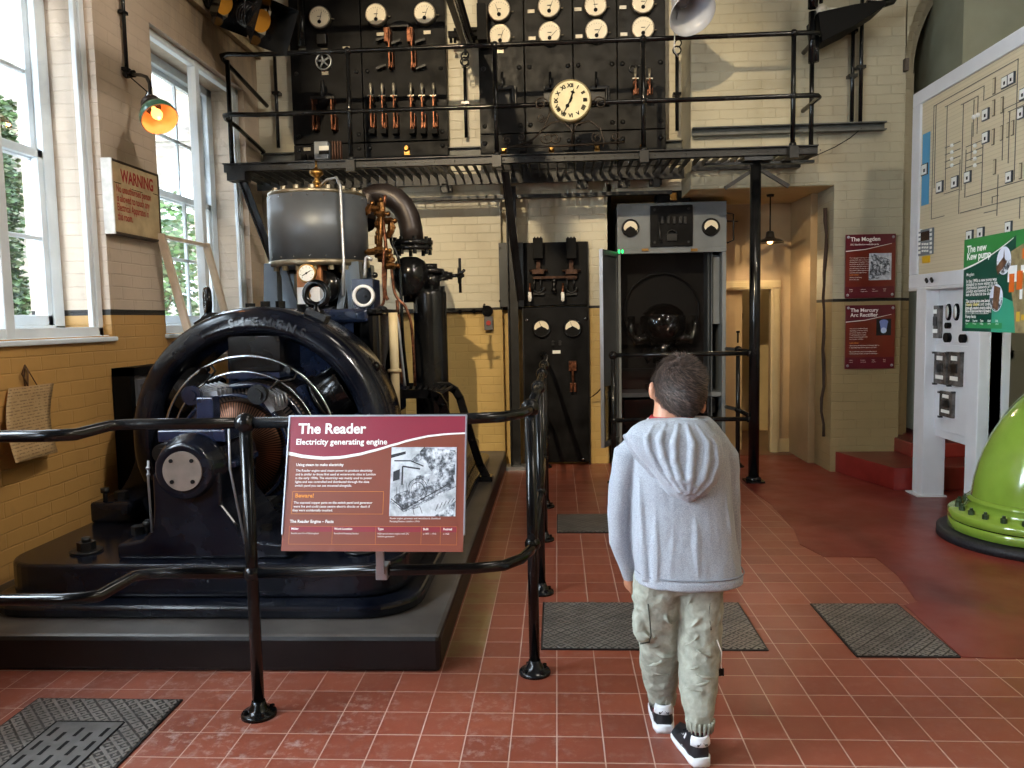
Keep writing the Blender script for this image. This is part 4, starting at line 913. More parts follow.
# ================================================================ SWITCHBOARDS
YS = 7.16     # face of the slate
def round_gauge(parent, x, y, r=.1, Y=YS, dial='dial', needle=60):
    c = at(x, y, Y=Y-.06)
    b = B(); b.lathe([(r*.98, .055), (r*1.0, .02), (r*.99, .0), (r*.93, -.012), (r*.86, -.004)], c, (0, 1, 0), 32); b.cyl(c+Vector((r*1.0, .03, -r*.1)), c+Vector((r*1.25, .03, -r*.1)), .006, n=6)
    case = obj('gauge_case', b, pm('gauge rim', '8E8676', .3, .7, .2, 20) if 'rimm' not in MT else MT['rimm'], parent)
    b = B(); b.cyl(c+Vector((0, -.008, 0)), c+Vector((0, .0, 0)), r*.88, n=32); d_ = obj('gauge_dial', b, MT[dial], case)
    b = B(); o_ = c+Vector((0, -.012, 0)); pv = o_-Vector((0, 0, r*.45))
    b.cyl(pv+Vector((0, -.004, 0)), pv, r*.17, n=16)
    for k in range(11):
        q = math.radians(150-k*12); e = Vector((math.cos(q), 0, math.sin(q))); b.obox(pv+e*r*1.02, r*.09, .002, r*.022, e)
    e = Vector((math.cos(math.radians(needle)), 0, math.sin(math.radians(needle)))); b.obox(pv+e*r*.5, r*.8, .002, r*.03, e)
    b.obox(o_+Vector((0, 0, r*.02)), r*.35, .002, r*.05, (1, 0, 0))
    obj('gauge_markings', b, MT['ink'], case)
MT['rimm'] = pm('gauge rim', '8E8676', .3, .7, .2, 20)
def nameplate(b, x, y, w=7, h=3.2, Y=YS):
    a_ = at(x-w/2, y-h/2, Y=Y-.012); c_ = at(x+w/2, y+h/2, Y=Y-.012); b.box(a_.x, c_.x, Y-.008, Y, c_.z, a_.z)
def knife(parent, x, ytop, ybot, hand=12, Y=YS, mt='copper', dx=2.5):
    P_ = lambda X_, Y_: at(X_, Y_, Y=Y-.06)
    b = B(); m1 = (ytop+ybot)/2
    a_, c_ = P_(x, ytop), P_(x, ybot)
    b.box(a_.x-.007, a_.x+.007, Y-.12, Y-.03, c_.z+.02, a_.z); b.box(a_.x-.014, a_.x+.014, Y-.07, Y, a_.z-.04, a_.z+.0); b.box(a_.x-.017, a_.x+.017, Y-.08, Y, c_.z+.02, c_.z+.07)
    b.box(a_.x+.022, a_.x+.029, Y-.09, Y, c_.z+.03, (a_.z+c_.z)/2)
    k_ = obj('knife_switch', b, MT[mt], parent, bevel=.002)
    if hand:
        h_ = P_(x, ytop-hand)
        b = B(); b.lathe([(.007, 0), (.012, .03), (.014, .09), (.009, h_.z-a_.z)], (a_.x, Y-.09, a_.z), n=10); b.box(a_.x-.028, a_.x+.028, Y-.11, Y-.07, a_.z-.006, a_.z+.006); obj('switch_handle', b, MT['plate'], k_)
        b = B(); b.box(a_.x-.026, a_.x+.026, Y-.10, Y, c_.z-.03, c_.z+.012); b.ball((a_.x+.01, Y-.06, a_.z-.05), .018, 8); obj('switch_clip', b, MT['ink'], k_)
    return k_
sw1 = thing('switchboard', 'tall black slate switchboard with a row of six copper knife switches', 'switchboard', (-1.7, 7.2, 2.66))
X0, X1 = at(292, 100, Y=YS).x, at(447, 100, Y=YS).x; XS = at(363, 100, Y=YS).x
z0, zs, z1 = 2.672, at(400, 141.5, Y=YS).z, 4.45
for (a_, c_) in ((X0, XS-.004), (XS+.004, X1)):
    b = B(); b.box(a_, c_, YS, YS+.05, zs+.004, z1); b.box(a_, c_, YS, YS+.05, z0, zs-.004); obj('slate_slab', b, MT['slate'], sw1, bevel=.004)
b = B(); b.box(X0-.03, X1+.03, YS+.05, YS+.09, z0, z0+.05); b.box(X0, X0+.04, YS+.05, 7.26, z0, z1); b.box(X1-.04, X1, YS+.05, 7.26, z0, z1); obj('mounting_frame', b, MT['steel_b'], sw1)
b = B()
for x in (X0+.05, XS-.05, XS+.05, X1-.05):
    for yy in (70, 133, 147): z = at(400, yy, Y=YS).z; b.lathe([(.02, 0), (.016, -.012), (0, -.014)], (x, YS, z), (0, 1, 0), 12)
obj('slab_bolt', b, MT['steel_b'], sw1, split=.003)
for x, y, n_ in ((319.5, 17, 75), (376, 14.5, 80), (424.5, 13, 70)): round_gauge(sw1, x, y, .098, needle=n_)
b = B()
for q in ((324, 50), (302, 50), (325, 73), (346, 48), (380, 34), (427, 32), (307, 149)): nameplate(b, *q)
obj('name_plate', b, MT['plate'], sw1, split=.003)
b = B()   # glazed round relay and small box
c_ = at(323, 61, Y=YS-.05); b.lring([(.075, 0), (.062, 0), (.062, -.03), (.07, -.035), (.075, -.03)], c_+Vector((0, .04, 0)), (0, 1, 0), 28)
for k in range(5): q = k*1.256+.5; b.cyl(c_, c_+Vector((math.cos(q)*.06, 0, math.sin(q)*.06)), .008, n=6)
b.ball(c_, .022, 8); obj('rotary_relay', b, MT['silver'], sw1)
b = B(); a_, c_ = at(318, 36, Y=YS), at(328, 46, Y=YS); b.box(a_.x, c_.x, YS-.06, YS, c_.z, a_.z); obj('fuse_box', b, MT['steel_b'], sw1, bevel=.006)
b = B(); c_ = at(301, 0, Y=YS-.06); d_ = at(302, 47, Y=YS-.06); b.cyl(c_, d_, .035, n=16); obj('conduit', b, MT['black'], sw1)
for x in (314, 332.5): knife(sw1, x, 98, 133, 0)
b = B(); a_, c_ = at(311, 97, Y=YS-.1), at(335, 99, Y=YS-.1); b.box(a_.x, c_.x, YS-.13, YS-.1, c_.z, a_.z); h_ = at(323, 80, Y=YS-.12); m_ = at(323, 97, Y=YS-.12); b.lathe([(.010, 0), (.022, .05), (.018, .14), (.012, h_.z-m_.z)], m_, n=12); obj('double_pole_handle', b, MT['steel_b'], sw1)
for x in (389.5, 412):
    k_ = knife(sw1, x, 30, 71, 0); b = B(); a_, c_ = at(x-2.4, 32, Y=YS), at(x+2.4, 46, Y=YS); b.box(a_.x-.006, c_.x+.006, YS-.12, YS-.02, c_.z, a_.z); obj('contact_block', b, MT['copper'], k_, bevel=.003)
b = B(); P_ = [at(x, y, Y=YS-.06) for x, y in ((391, 25), (396, 23), (401, 22), (406, 23), (409, 25))]; b.tube(P_, .012, 8); b.box(P_[0].x, P_[-1].x, YS-.08, YS, at(400, 30, Y=YS).z, at(400, 26, Y=YS).z); obj('busbar_bridge', b, MT['steel_b'], sw1)
b = B()
for x, y in ((381, 39), (396, 42), (421, 67), (381, 67), (420, 41)): c_ = at(x, y, Y=YS-.05); b.obox(c_, .09, .03, .02, (1, 0, .3)); b.cyl(c_, c_+Vector((0, .05, 0)), .01)
obj('terminal_link', b, MT['steel_b'], sw1, split=.003)
for x in (371.5, 383, 394.5, 411.5, 422.5, 434): knife(sw1, x, 97, 131, 13)
b = B(); a_, c_ = at(316.5, 143.5, Y=YS), at(331, 161, Y=YS); b.box(a_.x, c_.x, YS-.09, YS, c_.z, a_.z); mt_ = obj('meter_box', b, pm('pale meter case', '8A9098', .4, .2), sw1, bevel=.01)
b = B(); a_, c_ = at(319, 146, Y=YS-.09), at(329, 150, Y=YS-.09); b.box(a_.x, c_.x, YS-.094, YS-.09, c_.z, a_.z); obj('meter_window', b, MT['dialw'], mt_)
b = B(); a_, c_ = at(319, 151, Y=YS-.09), at(329, 154, Y=YS-.09); b.box(a_.x, c_.x, YS-.094, YS-.09, c_.z, a_.z); obj('meter_slot', b, MT['ink'], mt_)
b = B()
for x in (305, 312): a_, c_ = at(x-2.5, 155, Y=YS), at(x+2.5, 162, Y=YS); b.box(a_.x, c_.x, YS-.05, YS, c_.z, a_.z)
obj('push_block', b, MT['ink'], sw1, bevel=.005, split=.003)
b = B()
for i in range(4): x = 334+i*2.6; a_, c_ = at(x-.8, 142, Y=YS), at(x+.8, 161, Y=YS); b.box(a_.x, c_.x, YS-.05, YS, c_.z, a_.z)
obj('wooden_fin', b, pm('brown wood', '5A3420', .4, 0, .2, 12), sw1, split=.003)
b = B(); c_ = at(407, 149, Y=YS); b.lathe([(.03, 0), (.03, -.02), (.018, -.03), (.018, -.045)], c_, (0, 1, 0), 16); b.box(c_.x-.025, c_.x+.025, YS-.02, YS, c_.z-.06, c_.z); obj('brass_socket', b, MT['brass'], sw1)

sw2 = thing('switchboard', 'wide brownish slate switchboard with eight paired cream gauges behind the clock', 'switchboard', (.15, 7.2, 2.66))
X0, X1 = at(479, 100, Y=YS).x, at(666, 100, Y=YS).x
seams = [X0]+[at(x, 100, Y=YS).x for x in (525, 573.5, 617.5)]+[X1]; zs = at(560, 132, Y=YS).z
for i in range(4):
    a_, c_ = seams[i]+.004, seams[i+1]-.004
    b = B(); b.box(a_, c_, YS, YS+.05, zs+.004, z1); b.box(a_, c_, YS, YS+.05, z0, zs-.004); obj('slate_slab', b, MT['slate_b'], sw2, bevel=.004)
b = B(); b.box(X0-.03, X1+.03, YS+.05, YS+.09, z0, z0+.05); b.box(X0, X0+.04, YS+.05, 7.37, z0, z1); b.box(X1-.04, X1, YS+.05, 7.37, z0, z1); obj('mounting_frame', b, MT['steel_b'], sw2)
b = B()
for i, x in enumerate(seams):
    for s in (-.045, .045):
        if (i == 0 and s < 0) or (i == 4 and s > 0): continue
        for yy in (66, 124, 141): b.lathe([(.022, 0), (.018, -.012), (0, -.015)], (x+s, YS, at(560, yy, Y=YS).z), (0, 1, 0), 12)
obj('slab_bolt', b, MT['steel_b'], sw2, split=.003)
for x, y, n_ in ((499, 9.5, 110), (549, 6, 70), (595.5, 5, 100), (643, 2, 60), (500, 35.5, 70), (549.5, 33, 45), (596.5, 30.5, 60), (643, 28, 50)): round_gauge(sw2, x, y, .1, needle=n_)
b = B()
for q in ((482.5, 14), (483.5, 41), (531, 11), (532, 38), (578, 9), (579, 36), (623, 7), (624, 34), (500, 51)): nameplate(b, *q)
obj('name_plate', b, MT['plate'], sw2, split=.003)
def lever(x, ya, yb_):
    a_, c_ = at(x, ya, Y=YS-.1), at(x, yb_, Y=YS-.1)
    b = B(); b.box(a_.x-.06, a_.x+.12, YS-.05, YS, c_.z-.13, c_.z+.03); b.box(a_.x-.045, a_.x+.10, YS-.10, YS-.05, c_.z-.01, c_.z+.02); b.cyl((a_.x+.09, YS-.09, c_.z), (a_.x+.09, YS-.09, c_.z-.12), .013, n=10); l_ = obj('breaker', b, MT['steel_b'], sw2, bevel=.004)
    b = B(); b.lathe([(.008, 0), (.014, .04), (.012, a_.z-c_.z)], (a_.x, YS-.1, c_.z), n=10); obj('breaker_handle', b, MT['black'], l_)
for x in (502, 550, 596): lever(x, 72, 88)
for x in (635, 649): knife(sw2, x, 80, 98, 6)
b = B(); c_ = at(633, 69, Y=YS); b.torus(c_+Vector((0, -.01, 0)), (0, 1, 0), .03, .008, 16, 6); b.ball(c_+Vector((.05, -.01, .02)), .014, 8); obj('earth_ring', b, MT['steel_b'], sw2)
for x, y in ((504, 151), (551.5, 150), (597, 148), (642.5, 147)):
    b = B(); c_ = at(x, y, Y=YS); b.lathe([(.025, 0), (.025, -.02), (.015, -.03), (.015, -.04)], c_, (0, 1, 0), 14); b.box(c_.x-.022, c_.x+.022, YS-.02, YS, c_.z-.05, c_.z+.02); obj('brass_socket', b, MT['brass'], sw2)
b = B()
for x, w in ((523, 8), (570, 16), (617, 9), (640, 6)): a_, c_ = at(x-w/2, 150, Y=YS-.08), at(x+w/2, 160, Y=YS-.08); b.box(a_.x, c_.x, YS-.08, YS, c_.z, a_.z)
obj('terminal_box', b, MT['black'], sw2, bevel=.008, split=.003)

# ---- lower switch panel under the gallery
YL = 7.30
lp = thing('switch_panel', 'free standing black two slab switch panel below the gallery beside the railing', 'switch panel', (0, YL, 0))
Xa, Xb = at(524.5, 380, Y=YL).x, at(588.5, 380, Y=YL).x
za, zb, zc = at(556, 463, Y=YL).z, at(556, 306, Y=YL).z, at(556, 242, Y=YL).z
b = B(); b.box(Xa, Xb, YL, YL+.05, .03, zb-.012); obj('lower_slab', b, MT['slate'], lp, bevel=.005)
b = B(); b.box(Xa, Xb, YL, YL+.05, zb+.006, zc); us = obj('upper_slab', b, MT['slate'], lp, bevel=.005)
b = B(); b.box(Xa-.012, Xa, YL-.01, YL+.07, 0, zc); b.box(Xb, Xb+.012, YL+.02, YL+.07, 0, zc); obj('angle_frame', b, MT['steel_b'], lp)
for x, y in ((541.5, 328), (572.5, 328)):
    c = at(x, y, Y=YL-.03); r = .088
    b = B(); b.lathe([(r, .03), (r, .0), (r*.93, -.014), (r*.85, -.006)], c, (0, 1, 0), 32); g_ = obj('gauge_case', b, MT['black'], lp)
    b = B(); pl = [(math.cos(math.radians(a))*r*.76, math.sin(math.radians(a))*r*.76) for a in range(-8, 189, 14)]
    pl += [(-r*.62, -r*.18), (-r*.42, 0), (-r*.22, r*.08), (r*.0, r*.22), (r*.22, r*.08), (r*.42, 0), (r*.62, -r*.18)]
    b.add([(c.x+x_, c.y-.009, c.z+z_) for x_, z_ in pl], [tuple(range(len(pl)))]); obj('gauge_dial', b, MT['dial'], g_)
    b = B(); b.add([(c.x+math.cos(a)*r*.87, c.y-.0075, c.z+math.sin(a)*r*.87) for a in [i*PI/12 for i in range(24)]], [tuple(range(24))]); b.obox(c+Vector((-.01, -.011, .03)), .06, .002, .003, (-.4, 0, 1)); obj('gauge_mask', b, MT['ink'], g_)
b = B(); nameplate(b, 556.5, 352, 8, 3, YL); obj('name_plate', b, MT['dialw'], lp, split=.003)
b = B()
for x in (553, 560): c_ = at(x, 342, Y=YL); b.cyl(c_, c_+Vector((0, -.03, 0)), .014, n=10); b.box(c_.x-.012, c_.x+.012, YL-.03, YL, c_.z-.03, c_.z)
obj('toggle_switch', b, MT['steel_b'], lp, split=.003)
b = B(); 
for x, y in ((527, 320), (585.5, 319), (583, 459), (527, 459)): c_ = at(x, y, Y=YL); b.lathe([(.016, 0), (.012, -.012), (0, -.014)], c_, (0, 1, 0), 10)
obj('slab_bolt', b, MT['steel'], lp, split=.003)
b = B(); c_ = at(572.5, 364, Y=YL); b.box(c_.x-.035, c_.x+.035, YL-.06, YL, c_.z-.06, c_.z+.03); d_ = at(573, 386, Y=YL); b.box(d_.x-.028, d_.x-.006, YL-.06, YL, d_.z-.05, d_.z+.03); b.box(d_.x+.006, d_.x+.028, YL-.06, YL, d_.z-.05, d_.z+.03); b.cyl((c_.x, YL-.04, c_.z), (d_.x, YL-.04, d_.z), .012, n=8); obj('fuse_clips', b, MT['copper'], lp, bevel=.003)
for x in (538, 571):
    b = B(); a_, c_ = at(x-5, 239, Y=YL-.05), at(x+5, 259, Y=YL-.05); b.box(a_.x, c_.x, YL-.14, YL, c_.z, a_.z)
    for s in (-1, 0, 1): b.cyl(((a_.x+c_.x)/2+s*.028, YL-.1, a_.z), ((a_.x+c_.x)/2+s*.028, YL-.1, a_.z+.015), .007, n=8)
    br_ = obj('circuit_breaker', b, MT['ink'], us, bevel=.01)
    b = B(); m_ = (a_.x+c_.x)/2; e_ = at(x, 272, Y=YL).z; b.box(m_-.02, m_+.02, YL-.06, YL, e_, c_.z); b.box(m_-.055, m_+.055, YL-.09, YL, e_-.025, e_+.02); b.cyl((m_-.085, YL-.05, e_+.01), (m_+.085, YL-.05, e_+.01), .012, n=8); b.box(m_-.05, m_+.05, YL-.05, YL, e_-.07, e_-.05)
    obj('breaker_contacts', b, pm('dark bronze contact', '3A261C', .4, .8, .4, 40), us, bevel=.002)
    b = B(); e2 = at(x, 283, Y=YL).z; b.cyl((m_-.04, YL-.05, e2+.04), (m_-.04, YL-.05, e2-.06), .008); b.cyl((m_+.02, YL-.05, e2+.04), (m_+.02, YL-.05, e2-.06), .008); b.torus((m_, YL-.04, e2-.04), (0, 1, 0), .05, .01, 20, 6, 0, PI, 2*PI); b.box(m_-.05, m_+.05, YL-.04, YL, e2-.11, e2-.09); obj('breaker_linkage', b, MT['steel_b'], us)
b = B(); a_, c_ = at(533, 276.5, Y=YL-.05), at(577, 278, Y=YL-.05); b.box(a_.x, c_.x, YL-.06, YL-.045, c_.z, a_.z); obj('tie_bar', b, bpy.data.materials['dark bronze contact'], us)
b = B(); c_ = at(554, 281, Y=YL-.04); d_ = at(554, 290, Y=YL-.04); b.ball(c_, .025, 10); b.ball(d_, .028, 10); b.cyl(c_, d_, .016, n=8); obj('trip_knobs', b, MT['steel_b'], us)
for x in (530, 563):
    b = B(); a_, c_ = at(x, 283, Y=YL-.12), at(x-.5, 300, Y=YL-.12); b.tube([a_, (a_+c_)/2, c_], [.009, .012, .014], 10); k_ = obj('pull_handle', b, MT['copper'], us)
    b = B(); m_ = at(x-.3, 292, Y=YL-.12); b.lathe([(.014, 0), (.018, -.03), (.016, -.08), (.0, -.09)], m_, n=12); obj('handle_grip', b, MT['dialw'], k_)
# narrow dark panel left of it
t = thing('backing_panel', 'narrow dark grey steel panel between the gallery leg and the brick pier', 'panel', (-.4, 7.3, 1.4))
a_, c_ = at(497.5, 243, Y=7.26), at(509, 307, Y=7.26); a2 = at(523, 243, Y=7.26)
b = B(); b.box(a_.x+.01, a2.x, 7.245, 7.265, c_.z, a_.z); obj('plate', b, MT['greyd'], t, bevel=.003)
b = B()
for x in (500, 518):
    for y in (248, 301): p_ = at(x, y, Y=7.245); b.cyl(p_, p_+Vector((0, -.01, 0)), .012, n=8)
obj('screw', b, MT['steel_b'], t, split=.003)

# ---- rectifier cabinet
RC = thing('rectifier_cabinet', 'tall grey glazed rectifier cabinet with two black rimmed gauges in the recess', 'cabinet', (1.22, 7.5, 0))
YC = 7.36
cx0, cx1 = at(618, 330, Y=YC).x, at(726, 330, Y=YC).x; zt_ = at(660, 203, Y=YC).z; zg = at(660, 250, Y=YC).z; yb1 = 7.84
b = B()
b.box(cx0, cx0+.03, YC, yb1, .0, zt_); b.box(cx1-.035, cx1, YC, yb1, .0, zt_); b.box(cx0, cx1, yb1-.02, yb1, 0, zt_); b.box(cx0, cx1, YC, yb1, zt_-.02, zt_); b.box(cx0, cx1, YC+.03, yb1, 0, .05)
obj('cabinet_body', b, MT['grey'], RC, bevel=.004)
b = B(); b.box(cx0+.0, cx1, YC-.012, YC+.012, zg, zt_); b.box(cx0, cx1, YC-.02, YC, zg-.03, zg+.01); obj('head_panel', b, MT['grey'], RC, bevel=.004)
b = B(); c3 = at(712, 300, Y=YC).x; b.box(c3, c3+.012, YC+.05, yb1-.05, .1, zg); b.box(c3+.03, cx1-.04, YC+.10, YC+.12, 1.3, zg-.05); b.cyl((c3-.02, YC+.06, .2), (c3-.02, YC+.06, zg-.03), .012, n=8); obj('side_lining', b, MT['grey'], RC)
b = B(); b.box(cx0+.02, c3, yb1-.06, yb1-.02, .0, zg); obj('dark_lining', b, pm('dark brown lining', '120E0C', .6), RC)
for z in (at(660, 392, Y=YC+.1).z, at(660, 442, Y=YC+.1).z):
    b = B(); b.box(cx0+.03, cx1-.04, YC+.03, yb1-.06, z-.04, z); obj('shelf', b, MT['grey'], RC)
zs1 = at(660, 392, Y=YC+.1).z
b = B(); b.box(cx0+.06, cx0+.40, YC+.08, yb1-.1, zs1-.33, zs1-.06); b.box(cx1-.33, cx1-.08, YC+.06, yb1-.1, zs1-.20, zs1-.06); b.cyl((cx1-.3, YC+.06, zs1-.28), (cx1-.1, YC+.06, zs1-.28), .05, n=14); obj('lower_apparatus', b, MT['ink'], RC, bevel=.01)
# mercury arc bulb with its arms
cb = Vector(((cx0+c3)/2+.02, YC+.26, zs1+.42))
b = B(); b.ball(cb+Vector((0, 0, .22)), .20, 20, sc=(1.15, .8, 1)); b.lathe([(.10, 0), (.09, .1), (.12, .2)], cb+Vector((0, 0, -.15)), n=20)
for s in (-1, 1): b.tube([cb+Vector((s*.1, 0, .12)), cb+Vector((s*.26, 0, .06)), cb+Vector((s*.31, 0, .16)), cb+Vector((s*.30, 0, .3))], [.06, .05, .04, .03], 12); b.tube([cb+Vector((s*.05, -.08, .02)), cb+Vector((s*.17, -.1, -.12)), cb+Vector((s*.2, -.1, -.02))], [.045, .035, .025], 10)
N = Nd('smoked glass bulb'); gt = N.n('BsdfTransparent', None, Color=(.45, .42, .4, 1)); gg_ = N.n('BsdfGlossy', None, Roughness=.08); mx = N.n('MixShader', None); mx.inputs[0].default_value = .12; N.t.links.new(gt.outputs[0], mx.inputs[1]); N.t.links.new(gg_.outputs[0], mx.inputs[2]); N.t.links.new(mx.outputs[0], N.out.inputs[0])
obj('mercury_arc_bulb', b, N.mat, RC)
b = B(); b.box(cx0+.05, c3-.05, YC+.2, YC+.22, zs1+.20, zs1+.22); b.box(cx0+.05, c3-.05, YC+.2, YC+.22, zs1+.72, zs1+.735); b.torus(cb+Vector((0, .12, .35)), (0, 1, 0), .36, .012, 30, 6, 0, 0, 2*PI); b.cyl(cb+Vector((0, 0, -.15)), cb+Vector((0, 0, -.42)), .07, n=14); b.box(cb.x-.16, cb.x+.16, cb.y-.1, cb.y+.1, zs1, zs1+.06); obj('bulb_cradle', b, MT['steel_b'], RC)
b = B(); b.quad((cx0+.02, YC+.015, .06), (c3, YC+.015, .06), (c3, YC+.015, zg-.02), (cx0+.02, YC+.015, zg-.02)); obj('cabinet_glass', b, MT['glassd'], RC)
for x, y in ((630.5, 228), (711, 227)):
    c = at(x, y, Y=YC-.03); r = .082
    b = B(); b.lathe([(r, .03), (r, .0), (r*.93, -.014), (r*.85, -.006)], c, (0, 1, 0), 32); g_ = obj('gauge_case', b, MT['black'], RC)
    pl = [(math.cos(math.radians(a))*r*.76, math.sin(math.radians(a))*r*.76) for a in range(-8, 189, 14)]+[(-r*.62, -r*.3), (-r*.42, -.05*r), (0, r*.2), (r*.42, -.05*r), (r*.62, -r*.3)]
    b = B(); b.add([(c.x+x_, c.y-.009, c.z+z_) for x_, z_ in pl], [tuple(range(len(pl)))]); obj('gauge_dial', b, MT['dial'], g_)
    b = B(); b.add([(c.x+math.cos(a)*r*.87, c.y-.0075, c.z+math.sin(a)*r*.87) for a in [i*PI/12 for i in range(24)]], [tuple(range(24))]); obj('gauge_mask', b, MT['ink'], g_)
a_, c_ = at(650, 206, Y=YC-.02), at(692.5, 246, Y=YC-.02)
b = B(); b.box(a_.x, c_.x, YC-.04, YC-.012, c_.z, a_.z); cp_ = obj('control_panel', b, MT['slate'], RC, bevel=.006)
b = B()
for s, u in ((.1, .1), (.9, .1), (.1, .9), (.9, .9)): b.cyl((a_.x+(c_.x-a_.x)*s, YC-.05, c_.z+(a_.z-c_.z)*u), (a_.x+(c_.x-a_.x)*s, YC-.03, c_.z+(a_.z-c_.z)*u), .012, n=8)
m_ = at(672, 235, Y=YC-.06); b.torus(m_, (0, 1, 0), .045, .006, 20, 6, 0, 0, PI); b.box(m_.x-.045, m_.x+.045, YC-.07, YC-.05, m_.z-.05, m_.z+.01); b.tube([at(659, 222, Y=YC-.07), at(660, 232, Y=YC-.08), at(660.5, 242, Y=YC-.09)], [.006, .009, .014], 8)
for x in (662, 668, 674, 680, 685): p_ = at(x, 220, Y=YC-.05); b.box(p_.x-.012, p_.x+.012, YC-.07, YC-.04, p_.z-.03, p_.z+.03)
obj('panel_switchgear', b, MT['steel_b'], cp_)
a_, c_ = at(657, 191, Y=YC), at(690, 205, Y=YC); b = B(); b.box(a_.x, c_.x, YC, YC+.2, zt_, a_.z); b.box((a_.x+c_.x)/2-.03, (a_.x+c_.x)/2+.03, YC-.01, YC, zt_+.02, a_.z-.02, 1); obj('top_box', b, [MT['ink'], MT['brass']], RC, bevel=.006)
b = B()
for x in (645, 694): p_ = at(x, 250, Y=YC-.02); b.box(p_.x-.03, p_.x+.03, YC-.035, YC-.02, p_.z-.012, p_.z+.012)
obj('brass_catch', b, MT['brass'], RC, split=.003)
N_ = emit('green pilot glow', '2BE070', 2.5)
b = B()
for x in (619, 622.5): p_ = at(x, 251.5, Y=YC-.03); b.ball(p_, .012, 8, sc=(.8, .8, 1.6))
obj('pilot_lamp', b, N_, RC, split=.003)
b = B(); p0, p1 = at(731, 212, Y=YC+.05), at(731, 244, Y=YC+.05); b.tube([at(726, 213, Y=YC+.05), at(733.5, 214, Y=YC+.05), at(733.5, 240, Y=YC+.05), at(727, 243, Y=YC+.05)], .007, 8); b.cyl(at(727, 221, Y=YC+.05), at(738, 221.5, Y=YC+.05), .006, n=8); obj('side_bracket', b, MT['black'], RC)
# door swung open to the front
h0 = Vector((cx0-.01, YC-.01, 0)); fr_ = at(603, 448, Y=6.98); fr_t = at(603.5, 249, Y=6.98)
e_ = Vector((fr_.x, 6.98, 0)); dz0, dz1 = fr_.z, fr_t.z; dd = (e_-h0); dd.z = 0; L = dd.length; dd.normalize()
def dbox(b, s0, s1, za_, zb_, th=.03): m_ = h0+dd*((s0+s1)/2); b.obox((m_.x, m_.y, (za_+zb_)/2), s1-s0, th, zb_-za_, dd)
b = B(); dbox(b, 0, L, dz0, dz0+.05); dbox(b, 0, L, dz1-.05, dz1); dbox(b, 0, .03, dz0, dz1); dbox(b, L-.03, L, dz0, dz1); dbox(b, .03, L-.03, dz0+.55, dz1-.05, .012); dr_ = obj('open_door', b, MT['greyd'], RC, bevel=.003)
b = B(); dbox(b, .03, L-.03, dz0+.05, dz0+.55, .006); obj('door_glass', b, MT['glassd'], dr_)
b = B(); dbox(b, L, L+.006, dz0, dz1, .032); obj('door_edge_trim', b, MT['silver'], dr_)
b = B(); b.tube([at(590, 398, Y=7.28), at(597, 393, Y=7.2), at(604, 385, Y=7.1)], .005, 6); tag(obj('cable', b, MT['black']), 'thin black cable looping from the switch panel to the cabinet door', 'cable')
# ================================================================ WHITE DIAGRAM PANEL ON ITS STAND
XP = 2.72
def lp_(x, y, X=XP): return at(x, y, X=X)
wp = thing('diagram_panel', 'big cream and white control diagram panel on white legs along the side of the hall', 'control panel', (2.8, 5.4, 0))
pb0, pb1 = 1.555, 3.005; py0, py1 = 3.9, 6.215
b = B(); b.box(XP, XP+.30, py0, py1, pb0, pb1); obj('panel_case', b, MT['whitep'], wp, bevel=.012)
b = B(); b.box(XP-.02, XP, py0, py1, pb0, pb0+.10); b.box(XP-.02, XP, py0, py1, pb1-.10, pb1); b.box(XP-.02, XP, py1-.13, py1, pb0+.1, pb1-.1); b.box(XP-.02, XP+.02, py0, py1, pb0-.02, pb0); obj('panel_border', b, MT['whitep'], wp, bevel=.006)
N = Nd('cream mosaic field'); P = N.pos(); s_ = N.n('SeparateXYZ', None, _0=P); vv = N.n('CombineXYZ', None, _0=s_.outputs[1], _1=s_.outputs[2], _2=0.).outputs[0]
brk = N.n('TexBrick', {'offset': 0.}, Vector=vv, Color1='D8C9A8', Color2='D2C3A2', Mortar='C4B493', Scale=1., Mortar_Size=.0016, Brick_Width=9.0, Row_Height=.026)
N.bsdf(Base_Color=brk.outputs[0], Roughness=.35)
b = B(); b.box(XP-.004, XP, py0, py1-.13, pb0+.1, pb1-.1); fd = obj('mosaic_field', b, N.mat, wp)
XF = XP-.006
def seg(b, pts, w=.0045):
    for (x0, y0), (x1, y1) in zip(pts[:-1], pts[1:]):
        a_, c_ = at(x0, y0, X=XF), at(x1, y1, X=XF)
        if abs(x0-x1) < 3 or abs(a_.y-c_.y) < .03: c_.y = a_.y
        elif abs(a_.z-c_.z) < .09: c_.z = a_.z
        b.box(XF-.001, XF+.002, min(a_.y, c_.y)-w/2, max(a_.y, c_.y)+w/2, min(a_.z, c_.z)-w/2, max(a_.z, c_.z)+w/2)
b = B()
for l in ([(934, 188), (934, 106), (1018, 61)], [(945, 190), (945, 107), (984, 87), (984, 100)], [(961, 190), (961, 105), (978, 97), (978, 133)], [(934, 106), (932, 219), (944, 217)], [(974, 100), (974, 136)], [(966, 150), (966, 197), (1024, 179)], [(960, 160), (960, 213), (1024, 196)], [(983, 140), (983, 205)], [(998, 175), (998, 215)], [(1002, 160), (1002, 110), (1024, 102)], [(1008, 163), (1008, 112), (1024, 105)], [(1014, 180), (1014, 62)], [(944, 194), (959, 190)], [(972, 123), (972, 160)], [(985, 100), (1016, 85)], [(1020, 197), (1020, 218)]): seg(b, l)
for i in range(4): y = 146+i*7; seg(b, [(945, y+2), (960, y-2)], .005); seg(b, [(966, y+1), (982, y-4)], .005)
seg(b, [(984, 213), (997, 211)]); seg(b, [(992, 203), (992, 197), (998, 196)])
obj('circuit_lines', b, pm('grey circuit line', '5A5650', .5), fd)
